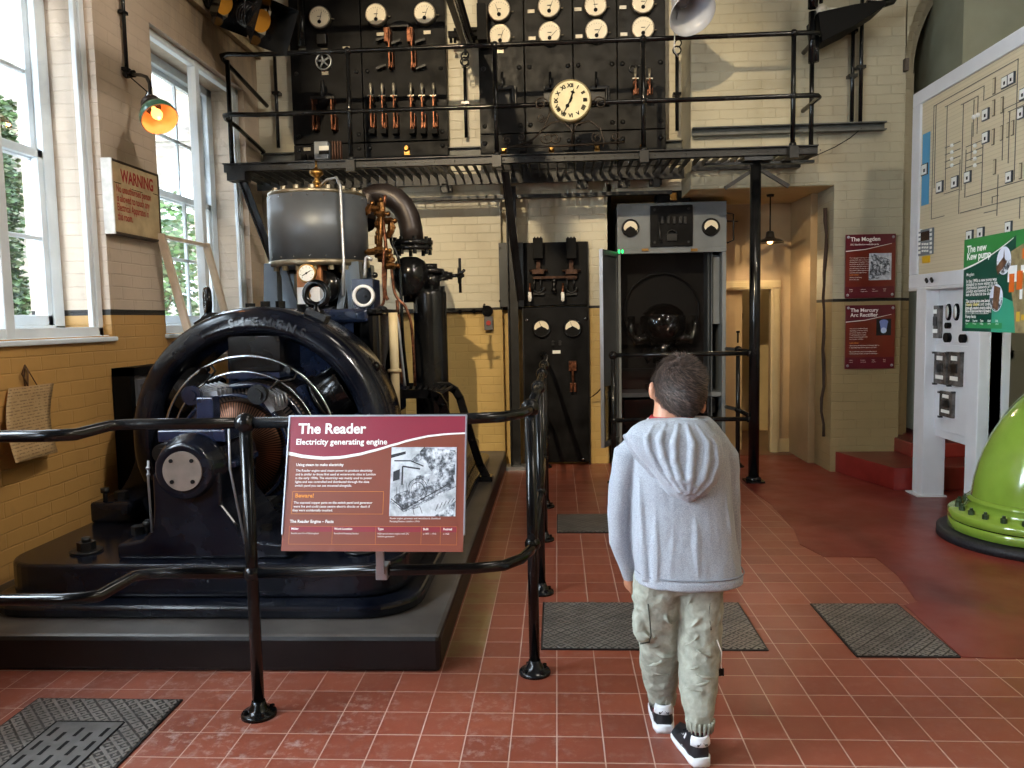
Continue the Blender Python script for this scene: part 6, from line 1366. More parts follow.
pr = [(.03, .04)]+[(.108*math.sin(q), .148-.108*math.cos(q)) for q in [math.radians(a) for a in range(25, 100, 6)]]
b = B(); b.lathe(pr, c0, ax_, 40)
u, w, a = frame(ax_); b.f = [f for f in b.f if len(f) == 4]; b.m = b.m[:len(b.f)]; b.s = b.s[:len(b.f)]
sh = obj('lamp_shade', b, MT['greenlamp'], wl)
b = B(); b.lathe([(r*.96, h+.004) for r, h in pr], c0, ax_, 40); b.f = [f for f in b.f if len(f) == 4]; b.m = b.m[:len(b.f)]; b.s = b.s[:len(b.f)]
obj('shade_lining', b, pm('lining tinted by lamplight', 'E0A878', .35), sh)  # orange of the bulb's light put into the lining colour
bc = c0+ax_*.10; b = B(); b.lathe([(.012, -.05), (.014, -.03), (.03, .0), (.032, .02), (.02, .045), (0, .055)], bc, ax_, 20); obj('bulb', b, emit('glowing amber bulb', 'FFB060', 3), wl)
light('POINT', 'lamp_glow', bc+ax_*.062, 1.1, (1, .36, .10), shadow_soft_size=.012)

pl_ = thing('pendant_lamp', 'dark enamel pendant lamp hanging in the passage opening', 'lamp', at(770, 240, Y=7.3))
p_ = at(770, 240, Y=7.3); b = B(); b.cyl((p_.x, 7.3, p_.z), (p_.x, 7.3, 2.455), .006, n=8); b.lathe([(.035, 0), (.03, -.02)], (p_.x, 7.3, 2.455), n=14); obj('cord', b, MT['black'], pl_)
b = B(); b.lathe([(.02, .06), (.035, .05), (.04, .01), (.05, -.005), (.10, -.02), (.125, -.04), (.125, -.045), (.095, -.025), (.0, -.01)], (p_.x, 7.3, p_.z+.02), n=32); obj('lamp_shade', b, pm('dark bronze enamel', '2A241C', .3), pl_)
b = B(); b.ball((p_.x, 7.3, p_.z-.012), .026, 12); obj('bulb', b, emit('warm pendant bulb', 'FFC070', 12), pl_)
light('SPOT', 'pendant_glow', (p_.x, 7.3, p_.z-.05), 15, (1, .78, .52), target=(p_.x, 7.32, 0), spot_size=2.9, spot_blend=.4, shadow_soft_size=.03)
light('POINT', 'passage_lamp', (2.2, 8.8, 2.3), 5, (1, .86, .62), shadow_soft_size=.05)

# stage spotlights top left
def spot(x, y, Y, s, label, tgt):
    t = thing('spotlight', label, 'spotlight', at(x, y, Y=Y), 'stage spotlights by the switchboard'); c = at(x, y, Y=Y); d = Vector(tgt).normalized(); u, w, a = frame(d)
    b = B(); b.lathe([(.03*s, -.16*s), (.07*s, -.15*s), (.075*s, .0), (.085*s, .02*s)], c, d, 20)
    for k in range(4): b.lathe([(.078*s, -.13*s+k*.03*s), (.088*s, -.125*s+k*.03*s), (.078*s, -.115*s+k*.03*s)], c, d, 20)
    obj('lamp_body', b, MT['black'], t)
    b = B(); h0, h1, L = .085*s, .16*s, .20*s
    ring0 = [c+d*.02*s+(u*i+w*j)*h0 for i, j in ((-1, -1), (1, -1), (1, 1), (-1, 1))]; ring1 = [c+d*L+(u*i+w*j)*h1 for i, j in ((-1, -1), (1, -1), (1, 1), (-1, 1))]
    b.add(ring0+ring1, [(0, 1, 5, 4), (1, 2, 6, 5), (2, 3, 7, 6), (3, 0, 4, 7)]); hd = obj('barn_door_hood', b, MT['black'], t); md = hd.modifiers.new('s', 'SOLIDIFY'); md.thickness = .004
    b = B(); b.lathe([(.0, .02*s), (.04*s, .022*s), (.078*s, .05*s)], c, d, 20); obj('lens', b, pm('amber lamp lens', 'C88A30', .25), t)
    b = B(); b.tube([c+u*.1*s, c+u*.1*s+Vector((0, 0, .14*s)), c-u*.1*s+Vector((0, 0, .14*s)), c-u*.1*s], .008, 8); b.cyl(c+Vector((0, 0, .14*s)), c+Vector((0, 0, .6)), .016); obj('yoke', b, MT['black'], t)
    return c, d
spot(220, 2, 6.1, 1.0, 'black stage spotlight nearest the far window, hood aimed down into the hall', (.80, -.38, -.48))
c, d = spot(257, 19, 5.9, 1.05, 'black stage spotlight hanging in front of the copper switches, warm lens showing', (.78, -.42, -.46))
b = B(); a_ = at(222, 20, Y=6.15); c_ = at(275, 38, Y=6.0); b.cyl((-2.7, 6.0, 4.15), (-1.0, 6.0, 4.15), .024, n=12); tag(obj('lighting_bar', b, MT['black']), 'black lighting bar above the gallery carrying stage spotlights', 'bar')
# pale bell lamp at the top
c = at(682, -2, Y=6.1); d = Vector((.25, -.6, -.75)).normalized()
t = thing('bell_lamp', 'pale grey bell shaped flood lamp hanging over the gallery rail', 'lamp', c)
pr = [(.04, -.10), (.07, -.06), (.085, -.0), (.10, .06), (.145, .16), (.175, .22)]
b = B(); b.lathe(pr, c, d, 36); b.f = [f for f in b.f if len(f) == 4]; b.m = b.m[:len(b.f)]; b.s = b.s[:len(b.f)]
o = obj('lamp_shade', b, pm('pale grey enamel', 'B4B8C0', .3, 0, .05), t); md = o.modifiers.new('s', 'SOLIDIFY'); md.thickness = .004
b = B(); b.lathe([(.0, -.02), (.05, -.01), (.05, .05), (.0, .09)], c, d, 20); obj('lamp_bulb', b, pm('dull bulb glass', '8A8C92', .2), t)
b = B(); b.cyl(c-d*.1, c-d*.1+Vector((0, 0, .5)), .014); b.tube([c+Vector((-.03, 0, -.1)), at(675, 28, Y=6.1), at(674, 50, Y=6.1), at(678, 57, Y=6.1)], .005, 6); obj('hanger', b, MT['silver'], t)

# rods, conduits and wall channel behind the gallery
def rod(x, y0, y1, Y, label, clamps=(), loop=None, name='conduit'):
    a_, c_ = at(x, y0, Y=Y), at(x, y1, Y=Y); c_.x = a_.x = (a_.x+c_.x)/2
    t = thing(name, label, 'conduit', (a_.x, Y, c_.z)); b = B(); b.cyl((a_.x, Y, a_.z), (a_.x, Y, c_.z), .016, n=10)
    obj('tube', b, MT['pipe'], t); b = B()
    for y in clamps: z = at(x, y, Y=Y).z; b.box(a_.x-.035, a_.x+.035, Y-.02, Y+.06, z-.012, z+.012)
    if loop: z = a_.z; b.torus((a_.x, Y, z+.04), (0, 1, 0), .035, .007, 20, 6); b.torus((a_.x+.01, Y, z+.10), (.5, 1, 0), .03, .006, 20, 6, 0, 0, 5)
    if clamps or loop: obj('clamps', b, MT['pipe'], t)
rod(465.5, 66, 138, 7.20, 'thin black vertical rod with a ring at its top between the two switchboards', (103,), True)
rod(276.5, 56, 148, 7.20, 'black vertical conduit on the brick beside the copper switchboard edge', (93,))
rod(677, 55, 131, 6.95+.3, 'black vertical conduit with a hanging loop beside the wide switchboard', (94,), True)
rod(852.5, 24, 123, 6.83, 'shorter of two black conduits below the black wall bracket', (31, 76))
rod(861.5, -30, 122, 6.83, 'taller black conduit running down through the black wall bracket', (67,))
b = B(); zc_ = at(560, 136, Y=7.2).z
def channel(name_l, x0, x1, Y, z0, z1):
    b = B(); b.box(x0, x1, Y, Y+.012, z0, z1); b.box(x0, x1, Y-.05, Y, z1-.01, z1); b.box(x0, x1, Y-.05, Y, z0, z0+.01)
    tag(obj('steel_channel', b, pm('grey green steel channel', '4A4C48', .45, .2, .2, 8)), name_l, 'beam')
channel('grey steel channel along the brick behind both switchboards', -2.68, 1.14, 7.232, 2.86, 2.94)
channel('grey steel channel on the cream wall over the passage opening', 1.165, 2.75, 6.845, 2.885, 2.955)
b = B(); b.tube([at(x, y, Y=6.82) for x, y in ((862, 128), (850, 138), (835, 147), (815, 156), (800, 161))], .004, 5); tag(obj('cable', b, MT['ink']), 'thin loose wire drooping from the steel channel to the gallery end', 'cable')
# black bracket at the top right
t = thing('wall_bracket', 'big black tapering steel wall bracket high above the passage', 'bracket', at(815, 45, Y=6.6))
def pq(x, y, Y=6.55): p = at(x, y, Y=Y); return (p.x, p.z)
b = B(); b.prism([pq(814, 17), pq(850, 9), pq(880, 5), pq(881, 10), pq(850, 30), pq(818, 46)], 'y', 6.45, 6.75); obj('tapered_plate', b, MT['ink'], t, bevel=.004)
b = B(); b.cyl(at(812.5, 12, Y=6.5), at(812, 63, Y=6.5), .03, n=12); b.cyl(at(816, 40, Y=6.5), at(816, 62, Y=6.5), .024, n=12); b.cyl(at(813, -20, Y=6.5), at(813, 8, Y=6.5), .04, n=12); b.cyl(at(821, -20, Y=6.5), at(821, 3, Y=6.5), .015, n=12); b.tube([at(866, 4, Y=6.5), at(880, 5, Y=6.5), at(892, 1, Y=6.5), at(896, -5, Y=6.5)], .03, 10); obj('bracket_tubes', b, MT['black'], t)
b = B(); b.ball(at(821.5, 10, Y=6.5), .045, 14); b.cyl(at(823, 9, Y=6.48), at(846, 9.5, Y=6.48), .012, n=8); o = obj('white_insulator', b, [pm('dirty white ceramic', 'B4AE9E', .4, 0, .2, 20)], t)
# overhead rail over the gap between the boards
t = thing('overhead_rail', 'steel overhead rail running away to the wall between the switchboards', 'rail', (-.8, 6.0, 3.8))
e_ = at(467, 44, Y=7.0); b = B()
for x0, x1, z0, z1 in ((-.05, .05, .0, .008), (-.004, .004, .0, .10), (-.05, .05, .092, .10)): b.box(e_.x+x0, e_.x+x1, 2.6, 7.05, e_.z+z0, e_.z+z1)
obj('rail_beam', b, MT['steel_b'], t)
b = B(); b.cyl((e_.x+.02, 2.6, e_.z-.02), (e_.x+.02, 6.95, e_.z-.02), .018, n=10); obj('rail_tube', b, MT['steel'], t)
a_, c_ = at(449, 39, Y=7.05), at(478, 14, Y=7.05); b = B(); b.box(a_.x, c_.x, 7.0, 7.04, a_.z, a_.z+.05); b.box(a_.x+.05, c_.x, 7.0, 7.2, e_.z+.1, e_.z+.14)
for x in (451, 455, 469, 474): p_ = at(x, 38, Y=7.0); b.cyl(p_, p_+Vector((0, 0, -.04)), .014, n=8)
b.box(e_.x+.10, e_.x+.18, 6.9, 7.2, e_.z, e_.z+.3); obj('end_bracket', b, MT['ink'], t)
b = B(); p0, p1 = at(465, 44, Y=6.9), at(466, 66, Y=6.9); b.cyl(p0, (p0+p1)/2, .012, n=8); b.torus(at(465, 56, Y=6.9), (.3, 1, 0), .035, .007, 18, 6); b.torus(at(465.5, 63, Y=6.9), (-.4, 1, 0), .03, .006, 18, 6); obj('hook', b, MT['steel_b'], t)
# stop button and its conduit on the pier
t = thing('stop_button', 'small grey switch box with a red stop button at the end of a wall conduit', 'switch', at(488, 322, Y=7.22))
b = B(); z = at(440, 312, Y=7.23).z; b.cyl((-1.9, 7.245, z), (at(484, 311, Y=7.23).x, 7.245, z), .012, n=10)
for x in (460, 474): p_ = at(x, 312, Y=7.23); b.box(p_.x-.012, p_.x+.012, 7.22, 7.265, z-.02, z+.02)
obj('conduit', b, MT['pipe'], t)
b = B(); p_ = at(487.5, 310.5, Y=7.22); b.cyl((p_.x, 7.19, z), (p_.x, 7.265, z), .05, n=20); b.cyl((p_.x, 7.18, z), (p_.x, 7.19, z), .03, n=12); b.hexa((p_.x-.03, 7.2, z+.04), (p_.x-.03, 7.24, z+.06), .012); obj('junction_box', b, MT['black'], t)
b = B(); a_, c_ = at(484, 316.5, Y=7.2), at(493, 330, Y=7.2); b.box(a_.x, c_.x, 7.20, 7.265, c_.z, a_.z); obj('switch_box', b, pm('grey switch box', '5A5A5C', .4), t, bevel=.006)
b = B(); m_ = at(488.5, 323, Y=7.19); b.cyl(m_, m_+Vector((0, .02, 0)), .022, n=16); obj('red_button', b, MT['red'], t)
b = B(); rr = random.Random(2); b.tube([(2.318+rr.uniform(-.012, .012), 6.97, z) for z in [0.3+.11*i for i in range(19)]], [.014+rr.uniform(-.003, .004) for i in range(19)], 8); tag(obj('rope', b, pm('dark brown rope', '2E1C10', .8)), 'knotted dark brown rope hanging at the inner edge of the passage pier', 'rope')
b = B(); p_ = at(902, 65, Y=6.85); b.box(p_.x+.02, p_.x+.05, 6.83, 6.90, p_.z-.05, p_.z+.05); tag(obj('wall_bolt', b, pm('rusty iron', '4A4038', .6)), 'small rusty iron catch on the arch edge beside the diagram panel', 'catch')
# ================================================================ THE CHILD
KF = 783.13
kid = thing('person', 'child seen from behind in a grey hoodie and beige cargo trousers walking on the tiles', 'person', (.38, 2.45, 0))
def ring(x, y, Y, hw, dep, n=28, pw=2.4, tilt=0, yaw=0):
    """horizontal outline round the spot the photo shows at (x, y): hw in photo pixels at that depth, dep in metres"""
    c = at(x, y, Y=Y); c.z = at(x, y, Y=Y-dep).z; a = hw*Y/KF; out = []
    for i in range(n):
        q = 2*PI*i/n; cs, sn = math.cos(q), math.sin(q)
        ex = math.copysign(abs(cs)**(2/pw), cs)*a; ey = math.copysign(abs(sn)**(2/pw), sn)*dep
        out.append(Vector((c.x+ex*math.cos(yaw)-ey*math.sin(yaw), c.y+ex*math.sin(yaw)+ey*math.cos(yaw), c.z+ex*tilt)))
    return out
def fin(o, vox, it=6, fac=.5, disp=0, dscale=.05, tex=None):
    md = o.modifiers.new('r', 'REMESH'); md.mode = 'VOXEL'; md.voxel_size = vox; md.use_smooth_shade = True
    md = o.modifiers.new('sm', 'SMOOTH'); md.factor = fac; md.iterations = it
    if disp:
        t = bpy.data.textures.new('w', 'CLOUDS'); t.noise_scale = dscale; md = o.modifiers.new('d', 'DISPLACE'); md.texture = t; md.strength = disp; md.mid_level = .5
    return o
MT['skin'] = pm('skin', 'BC8466', .5, 0, .06, 12); MT['skin'].node_tree.nodes
# --- body
b = B()
hd = at(679.5, 390.5, Y=2.47)
b.ball(hd, .075, 24, sc=(.96, 1.14, 1.20)); b.ball(hd+Vector((-.004, .05, -.055)), .052, 18, sc=(1, .9, 1.0))          # skull, jaw
b.ball(hd+Vector((-.006, .098, -.018)), .014, 10, sc=(.8, 1.1, 1.4))                                                        # nose
b.ball(hd+Vector((-.006, .088, -.055)), .016, 10, sc=(1.5, .6, .5))                                                        # lips
for x, y, s in ((652, 390.5, -1), (702.5, 405, 1)):
    e = at(x, y, Y=2.475); b.ball(e, .029, 14, sc=(.40, .5, 1.0)); b.ball(e+Vector((-s*.006, .006, -.008)), .015, 10, sc=(.7, .8, 1))
nk = [ring(671, 440, 2.46, 24, .055, 20), ring(671, 424, 2.46, 18.5, .05, 20), ring(672, 408, 2.465, 17.5, .05, 20), ring(675, 392, 2.47, 19, .055, 20)]
b.loft(nk)
b.loft([ring(680, y, 2.46, w, d, 24) for y, w, d in ((432, 26, .05), (446, 40, .06), (480, 38, .065), (530, 36, .065), (570, 36, .07), (592, 36, .07))])
def limb(b, pts, rs): b.tube([tuple(p) for p in pts], rs, 14)
ls = at(624, 455, Y=2.46); le = at(620, 530, Y=2.49); lw = at(629, 572, Y=2.555)
rs_ = at(722, 455, Y=2.47); re = at(730, 530, Y=2.52); rw = at(733, 567, Y=2.60)
def hand(b, w, dirv, side):
    d = Vector(dirv).normalized(); up = Vector((side, 0, .15)).normalized(); n = d.cross(up).normalized(); up = n.cross(d).normalized()
    # palm
    vs = []; 
    b.tube([w, w+d*.025, w+d*.055, w+d*.07], [.016, .021, .023, .018], 12)
    kn = w+d*.062; lens_ = (.034, .040, .042, .036); 
    for k in range(4):
        o_ = kn+n*(.0165-.011*k); L = (.046, .052, .048, .038)[k]; c1 = d*.8+up*(-side*-0)*0; bend = -up*side if False else Vector((-side, 0, 0))
        p0_ = o_; p1_ = o_+d*L*.5+bend*.004; p2_ = p1_+(d*.8+bend*.5).normalized()*L*.32; p3_ = p2_+(d*.4+bend*.9).normalized()*L*.26
        b.tube([p0_-d*.015, p0_, p1_, p2_, p3_], [.0085, .0085, .0078, .007, .005], 8)
    t0_ = w+d*.018+n*.014; b.tube([t0_, t0_+n*.014+d*.016+Vector((-side*.006, 0, 0)), t0_+n*.018+d*.036+Vector((-side*.010, 0, 0)), t0_+n*.016+d*.048+Vector((-side*.012, 0, 0))], [.011, .010, .0085, .006], 8)
limb(b, [ls+Vector((.05, 0, .0)), ls+Vector((.005, 0, -.01)), (ls+le)/2, le, (le+lw)/2, lw], [.03, .028, .026, .023, .020, .017]); hand(b, lw, (.12, .45, -.88), -1)
limb(b, [rs_-Vector((.05, 0, .0)), rs_+Vector((-.01, 0, -.01)), (rs_+re)/2, re, (re+rw)/2, rw], [.03, .028, .026, .023, .020, .017]); hand(b, rw, (-.1, .5, -.86), 1)
hipL, kL, aL = at(660, 590, Y=2.46), at(660, 655, Y=2.54), at(662, 706, Y=2.59)
hipR, kR, aR = at(700, 590, Y=2.46), at(699, 668, Y=2.46), at(699, 730, Y=2.385)
limb(b, [hipL+Vector((0, 0, .05)), hipL, (hipL+kL)/2, kL, (kL+aL)/2, aL, aL+Vector((0, .0, -.05))], [.065, .062, .052, .042, .038, .028, .027])
limb(b, [hipR+Vector((0, 0, .05)), hipR, (hipR+kR)/2, kR, (kR+aR)/2, aR, aR+Vector((0, .0, -.05))], [.065, .062, .052, .042, .038, .028, .027])
fin(obj('body', b, MT['skin'], kid), .0045, 4)
b = B()
for s in (-.027, .024): b.ball(hd+Vector((s-.004, .081, .004)), .0105, 12)
ey = obj('eye', b, MT['dialw'], kid, split=.001)
b = B()
for s in (-.027, .024): b.ball(hd+Vector((s-.004, .089, .004)), .0052, 10)
obj('iris', b, pm('brown iris', '3A2414', .3), kid, split=.001)
b = B()
for s in (-.027, .024): b.tube([hd+Vector((s-.018, .080, .020)), hd+Vector((s-.004, .088, .025)), hd+Vector((s+.010, .083, .021))], .003, 6)
b.tube([hd+Vector((-.024, .092, -.056)), hd+Vector((-.006, .099, -.058)), hd+Vector((.012, .092, -.056))], .0022, 6, 0)
obj('brows_and_mouth', b, pm('brown brows', '4A2A22', .6), kid)
# --- hair: a cap and thousands of short strands combed out from the crown
hc_ = hd+Vector((0, -.006, .010)); HS = Vector((.0795, .094, .098))
def hp(th, ph, k=1.0):      # th from crown axis, ph round
    cr = Vector((-.10, -.35, 1)).normalized(); u, w, a = frame(cr)
    d = a*math.cos(th)+(u*math.cos(ph)+w*math.sin(ph))*math.sin(th); return Vector((hc_.x+d.x*HS.x*k, hc_.y+d.y*HS.y*k, hc_.z+d.z*HS.z*k)), d
def inhair(p, d):
    rx = (p.x-hd.x)/.083; zz = (p.z-hd.z)
    if p.y < hd.y+.01:       # back of the head: nape line, lower in the middle, tilted
        return zz > -.098+.075*max(0, abs(rx-.02)-.35)**1.2+.012*rx*-1
    return zz > .02+(p.y-hd.y-.01)*.45 or (zz > -.03 and p.y < hd.y+.03)
b = B(); NT, NP = 34, 56; idx = {}
for i in range(NT+1):
    for j in range(NP):
        p, d = hp(PI*.99*i/NT*.92+.001, 2*PI*j/NP); p = p+d*(.004*noise.noise(p*38)); idx[i, j] = len(b.v); b.v.append(tuple(p))
for i in range(NT):
    for j in range(NP):
        q = [idx[i, j], idx[i, (j+1) % NP], idx[i+1, (j+1) % NP], idx[i+1, j]]; c = sum((Vector(b.v[k]) for k in q), Vector())/4
        if inhair(c, None): b.f.append(q); b.m.append(0); b.s.append(True)
N = Nd('short brown hair'); oc = N.n('TexCoord').outputs['Object']
N.bsdf(Base_Color=N.ramp(N.noise(oc, 60, 3), [(.35, '2A201C'), (.55, '4A3A32'), (.7, '6A564A')]), Roughness=.6); MT['hair'] = N.mat
hr = obj('hair', b, MT['hair'], kid); md = hr.modifiers.new('s', 'SOLIDIFY'); md.thickness = .006
b = B(); rn = random.Random(11)
for k in range(9000):
    th = math.acos(1-rn.random()*1.95); ph = rn.random()*2*PI; p, d = hp(th, ph, .99)
    if not inhair(p, d): continue
    p2, _ = hp(min(th+.001+.02, 3.1), ph+.02); tn = (p2-p).normalized(); sw = noise.noise(p*22)
    sd = d.cross(tn).normalized(); dirn = (tn*.9+sd*(.55+sw*.9)+d*rn.uniform(.15, .5)).normalized(); L = rn.uniform(.012, .024)*(1.25 if p.z > hd.z+.03 else .8)
    w = sd*.0011; m_ = p+dirn*L*.5+d*.001; e = p+dirn*L+tn*L*.25-d*L*.12
    b.add([p-w, p+w, m_+w*.8, m_-w*.8, e], [(0, 1, 2, 3), (3, 2, 4)], rn.choice((0, 0, 1, 2)))
o = obj('hair_strands', b, [pm('hair strand dark', '2A1F1A', .62), pm('hair strand mid', '4C3C34', .62), pm('hair strand light', '6A574C', .62)], kid); o['kind'] = 'stuff'
# --- hoodie
b = B()
rows = [(420, 681, 29, .062), (427, 679, 37, .072), (435, 678, 44, .082), (446, 678, 50, .09), (462, 679, 49, .098), (485, 680, 49, .103), (515, 681, 50, .106), (545, 683, 51.5, .112), (570, 686, 52.5, .118), (588, 688.5, 52, .122), (592, 689, 51.5, .121)]
b.loft([ring(x, y, 2.465, w, d, 36, 2.5) for y, x, w, d in rows])
def sleeve(P_, r): b.tube([tuple(p) for p in P_], r, 18)
s0 = at(645, 443, Y=2.465); s1 = at(628, 456, Y=2.465); s2 = at(622, 485, Y=2.47); s3 = at(619.5, 512, Y=2.48); s4 = at(620, 540, Y=2.50); s5 = at(626, 560, Y=2.53); s6 = at(630, 577, Y=2.56)
sleeve([s0, s1, s2, s3, s4, s5, s6], [.050, .050, .0425, .039, .036, .031, .023])
s0 = at(712, 443, Y=2.465); s1 = at(724, 458, Y=2.47); s2 = at(727, 485, Y=2.48); s3 = at(729, 515, Y=2.50); s4 = at(731, 545, Y=2.54); s5 = at(733, 560, Y=2.58); s6 = at(733, 572, Y=2.60)
sleeve([s0, s1, s2, s3, s4, s5, s6], [.050, .048, .041, .036, .033, .028, .022])
# vertical folds hanging from the shoulder blades, hem band
for x0, y0, x1, y1, r in ((640, 478, 646, 580, .016), (656, 508, 657, 580, .019), (674, 522, 670, 580, .015), (695, 518, 697, 580, .020), (711, 508, 719, 580, .018), (724, 490, 733, 580, .014)):
    f = lambda x, y: at(x, y, Y=2.465-.104*(1-((x-684)/62)**2*.75))
    b.tube([f(x0+(x1-x0)*t, y0+(y1-y0)*t) for t in (0, .33, .66, 1)], [r*.3, r*.8, r, r], 8)
for y, x, w, d in ((584, 688, 52.5, .121),): b.loft([ring(x, y+k, 2.465, w+e, d+e*.003, 36, 2.5) for k, e in ((0, 0), (1, 1.0), (7, 1.0), (9, .2))])
N = Nd('heather grey jersey'); P = N.n('TexCoord').outputs['Object']
mel = N.noise(N.n('VectorMath', {'operation': 'MULTIPLY'}, _0=P, _1=(1, 1, 2.2)).outputs[0], 260, 3, .7)
fold = N.noise(N.n('VectorMath', {'operation': 'MULTIPLY'}, _0=P, _1=(1, 1, .28)).outputs[0], 22, 2)
bp = N.n('Bump', None, Strength=.35, Distance=.012, Height=fold); bp2 = N.n('Bump', None, Strength=.25, Distance=.0015, Height=mel); N.t.links.new(bp.outputs[0], bp2.inputs['Normal'])
p = N.bsdf(Base_Color=N.ramp(mel, [(.3, '7E838B'), (.5, '9BA0A8'), (.7, 'B6BAC2')]), Roughness=.85); N.t.links.new(bp2.outputs[0], p.inputs['Normal']); p.inputs['Sheen Weight'].default_value = .15
MT['jersey'] = N.mat
hoodie = fin(obj('hoodie', b, MT['jersey'], kid), .0042, 5, .5, .006, .07)
# hood: a slack pouch of cloth lying on the back, open towards the neck
b = B(); HN = 26
HP = [(420.5, 673, 25, .035), (424, 672, 33, .045), (430, 671, 40, .055), (437, 672, 45.5, .06), (446, 674.5, 45.5, .066), (454, 678, 44.5, .07), (463, 682, 41, .073), (471, 685, 37, .076), (479, 686.5, 32.5, .076), (487, 687, 27, .072), (494, 687, 20, .06), (499, 687, 13, .045), (502, 687, 6, .03)]
b.loft([ring(x, y, 2.465-.085-.01*i/12, w, d*1.0, 30, 2.1) for i, (y, x, w, d) in enumerate(HP)])
def hs(x, y, lift=.0):
    """a point on the outside of the hood"""
    for k in range(len(HP)-1):
        if HP[k][0] <= y <= HP[k+1][0] or k == len(HP)-2: break
    t = max(0, min(1, (y-HP[k][0])/(HP[k+1][0]-HP[k][0]))); xc, w, d = (HP[k][j]*(1-t)+HP[k+1][j]*t for j in (1, 2, 3))
    e = max(0, 1-min(1, abs(x-xc)/w)**2.1)**(1/2.1); Yc = 2.465-.085-.01*(y-420)/80; z = at(x, y, Y=Yc-d).z; p = at(x, y, Y=Yc); return Vector((p.x, Yc-d*e-lift, z))
for l, r in (([(652, 425), (645, 438), (647, 452), (655, 468), (668, 486)], .010), ([(664, 423), (657, 440), (660, 458), (668, 476), (679, 493)], .012),
             ([(676, 423), (671, 444), (671, 462), (676, 478), (684, 495)], .012), ([(684, 424), (689, 444), (687, 462), (686, 478), (686, 494)], .013),
             ([(694, 425), (704, 444), (703, 462), (699, 478), (690, 494)], .011), ([(700, 430), (713, 446), (714, 464), (707, 482), (695, 496)], .009), ([(670, 486), (680, 481), (692, 487)], .009)):
    b.tube([hs(x_, y_, .001) for x_, y_ in l], [r*.4]+[r]*(len(l)-2)+[r*.5], 10)
for l in ([(624, 438), (634, 456), (646, 471), (658, 485), (671, 496), (687, 501)], [(719, 439), (723, 455), (721, 471), (713, 484), (703, 495), (687, 501)]): b.tube([hs(x_, y_, -.01) for x_, y_ in l], [.006]+[.011]*4+[.008], 10)
b.ball(at(682, 488, Y=2.465-.145), .018, 12, sc=(1.2, .7, .8))
b2 = B(); rr_ = ring(689, 581.5, 2.465, 53.3, .1235, 60, 2.5); b2.tube(rr_, .0022, 6, closed=True); obj('hem_seam', b2, pm('seam shadow grey', '7C8088', .9), hoodie)
hood = fin(obj('hood', b, MT['jersey'], kid), .0034, 3, .5, .004, .03)
b = B()
rows = [(417.5, 671, 19.5, .056), (420, 671, 21.5, .059), (424, 672, 23, .062)]
b.loft([ring(x, y, 2.462, w, d, 30) for y, x, w, d in rows], caps=False); o = obj('shirt_collar', b, pm('red shirt collar', 'A82A30', .7), kid); md = o.modifiers.new('s', 'SOLIDIFY'); md.thickness = .004
b = B(); b.loft([ring(x, y, 2.462, w, d, 30) for y, x, w, d in ((421.5, 671, 23.5, .064), (424, 673, 26, .068))], caps=False); o = obj('shirt_neck', b, pm('white shirt', 'E0E0E4', .7), kid); md = o.modifiers.new('s', 'SOLIDIFY'); md.thickness = .004
# --- trousers
b = B()
b.loft([ring(680, y, 2.47, w, d, 32) for y, w, d in ((572, 38, .075), (588, 40, .078), (596, 38, .07))])
L_ = [(585, 658, 24, 2.47, .085), (600, 657, 24.5, 2.48, .085), (620, 657.5, 23.5, 2.49, .08), (640, 658.5, 22, 2.51, .074), (660, 659.5, 20.5, 2.53, .068), (676, 660, 19.5, 2.55, .064), (690, 660.5, 17, 2.565, .056), (699, 661, 14, 2.58, .048), (708, 662, 12, 2.585, .043)]
b.loft([ring(x, y, Y, w, d, 28) for y, x, w, Y, d in L_])
R_ = [(585, 701, 22, 2.47, .085), (600, 700, 22.5, 2.47, .086), (620, 700, 22, 2.47, .082), (640, 700, 21.5, 2.465, .076), (660, 699.5, 21, 2.455, .071), (680, 698.5, 20, 2.44, .067), (700, 698, 18.5, 2.42, .062), (714, 698, 16.5, 2.405, .055), (724, 698.5, 13.5, 2.39, .046), (734, 700, 12, 2.38, .038)]
b.loft([ring(x, y, Y, w, d, 28) for y, x, w, Y, d in R_])
def puff(x, y, Y, r, sc_): b.ball(at(x, y, Y=Y), r, 14, sc=sc_)
puff(640, 622, 2.455, .034, (.75, .9, 1.7)); puff(637, 597, 2.46, .018, (1, 1, 1)); puff(641, 608, 2.44, .02, (1, .8, .6)); puff(643, 636, 2.44, .022, (1, .9, .9)); puff(716, 612, 2.44, .026, (.6, .9, 1.5)); puff(714, 640, 2.43, .028, (.6, .9, 1.3)); puff(716, 596, 2.44, .014, (1, 1, 1))
rc = random.Random(23)
def crease(x, y, L, sl, Y, r):
    pts = [at(x+L*(t-.5), y+sl*(t-.5)*L+3*math.sin(t*PI), Y=Y+.05*abs(t-.5)**1.5) for t in (0, .2, .4, .6, .8, 1)]
    b.tube(pts, [r*.15, r*.7, r, r, .7*r, r*.15], 7)
for x, y, L, sl, Y, r in ((660, 689, 26, .15, 2.46, .0048), (655, 679, 22, -.25, 2.45, .0048), (664, 671, 22, .2, 2.445, .0048), (656, 660, 16, -.5, 2.44, .0048), (700, 700, 26, -.15, 2.345, .0048), (693, 706, 22, .3, 2.345, .0048), (704, 692, 22, .25, 2.35, .0048), (696, 682, 24, -.35, 2.36, .0048), (703, 668, 20, .5, 2.37, .0048), (692, 655, 18, -.7, 2.38, .0048), (697, 634, 16, -1.1, 2.385, .0048), (668, 633, 10, 1.4, 2.40, .0048), (650, 650, 16, .6, 2.42, .0048), (690, 612, 10, -1.5, 2.385, .0048)): crease(x, y-(y-303)*.045, L, sl, Y, r)
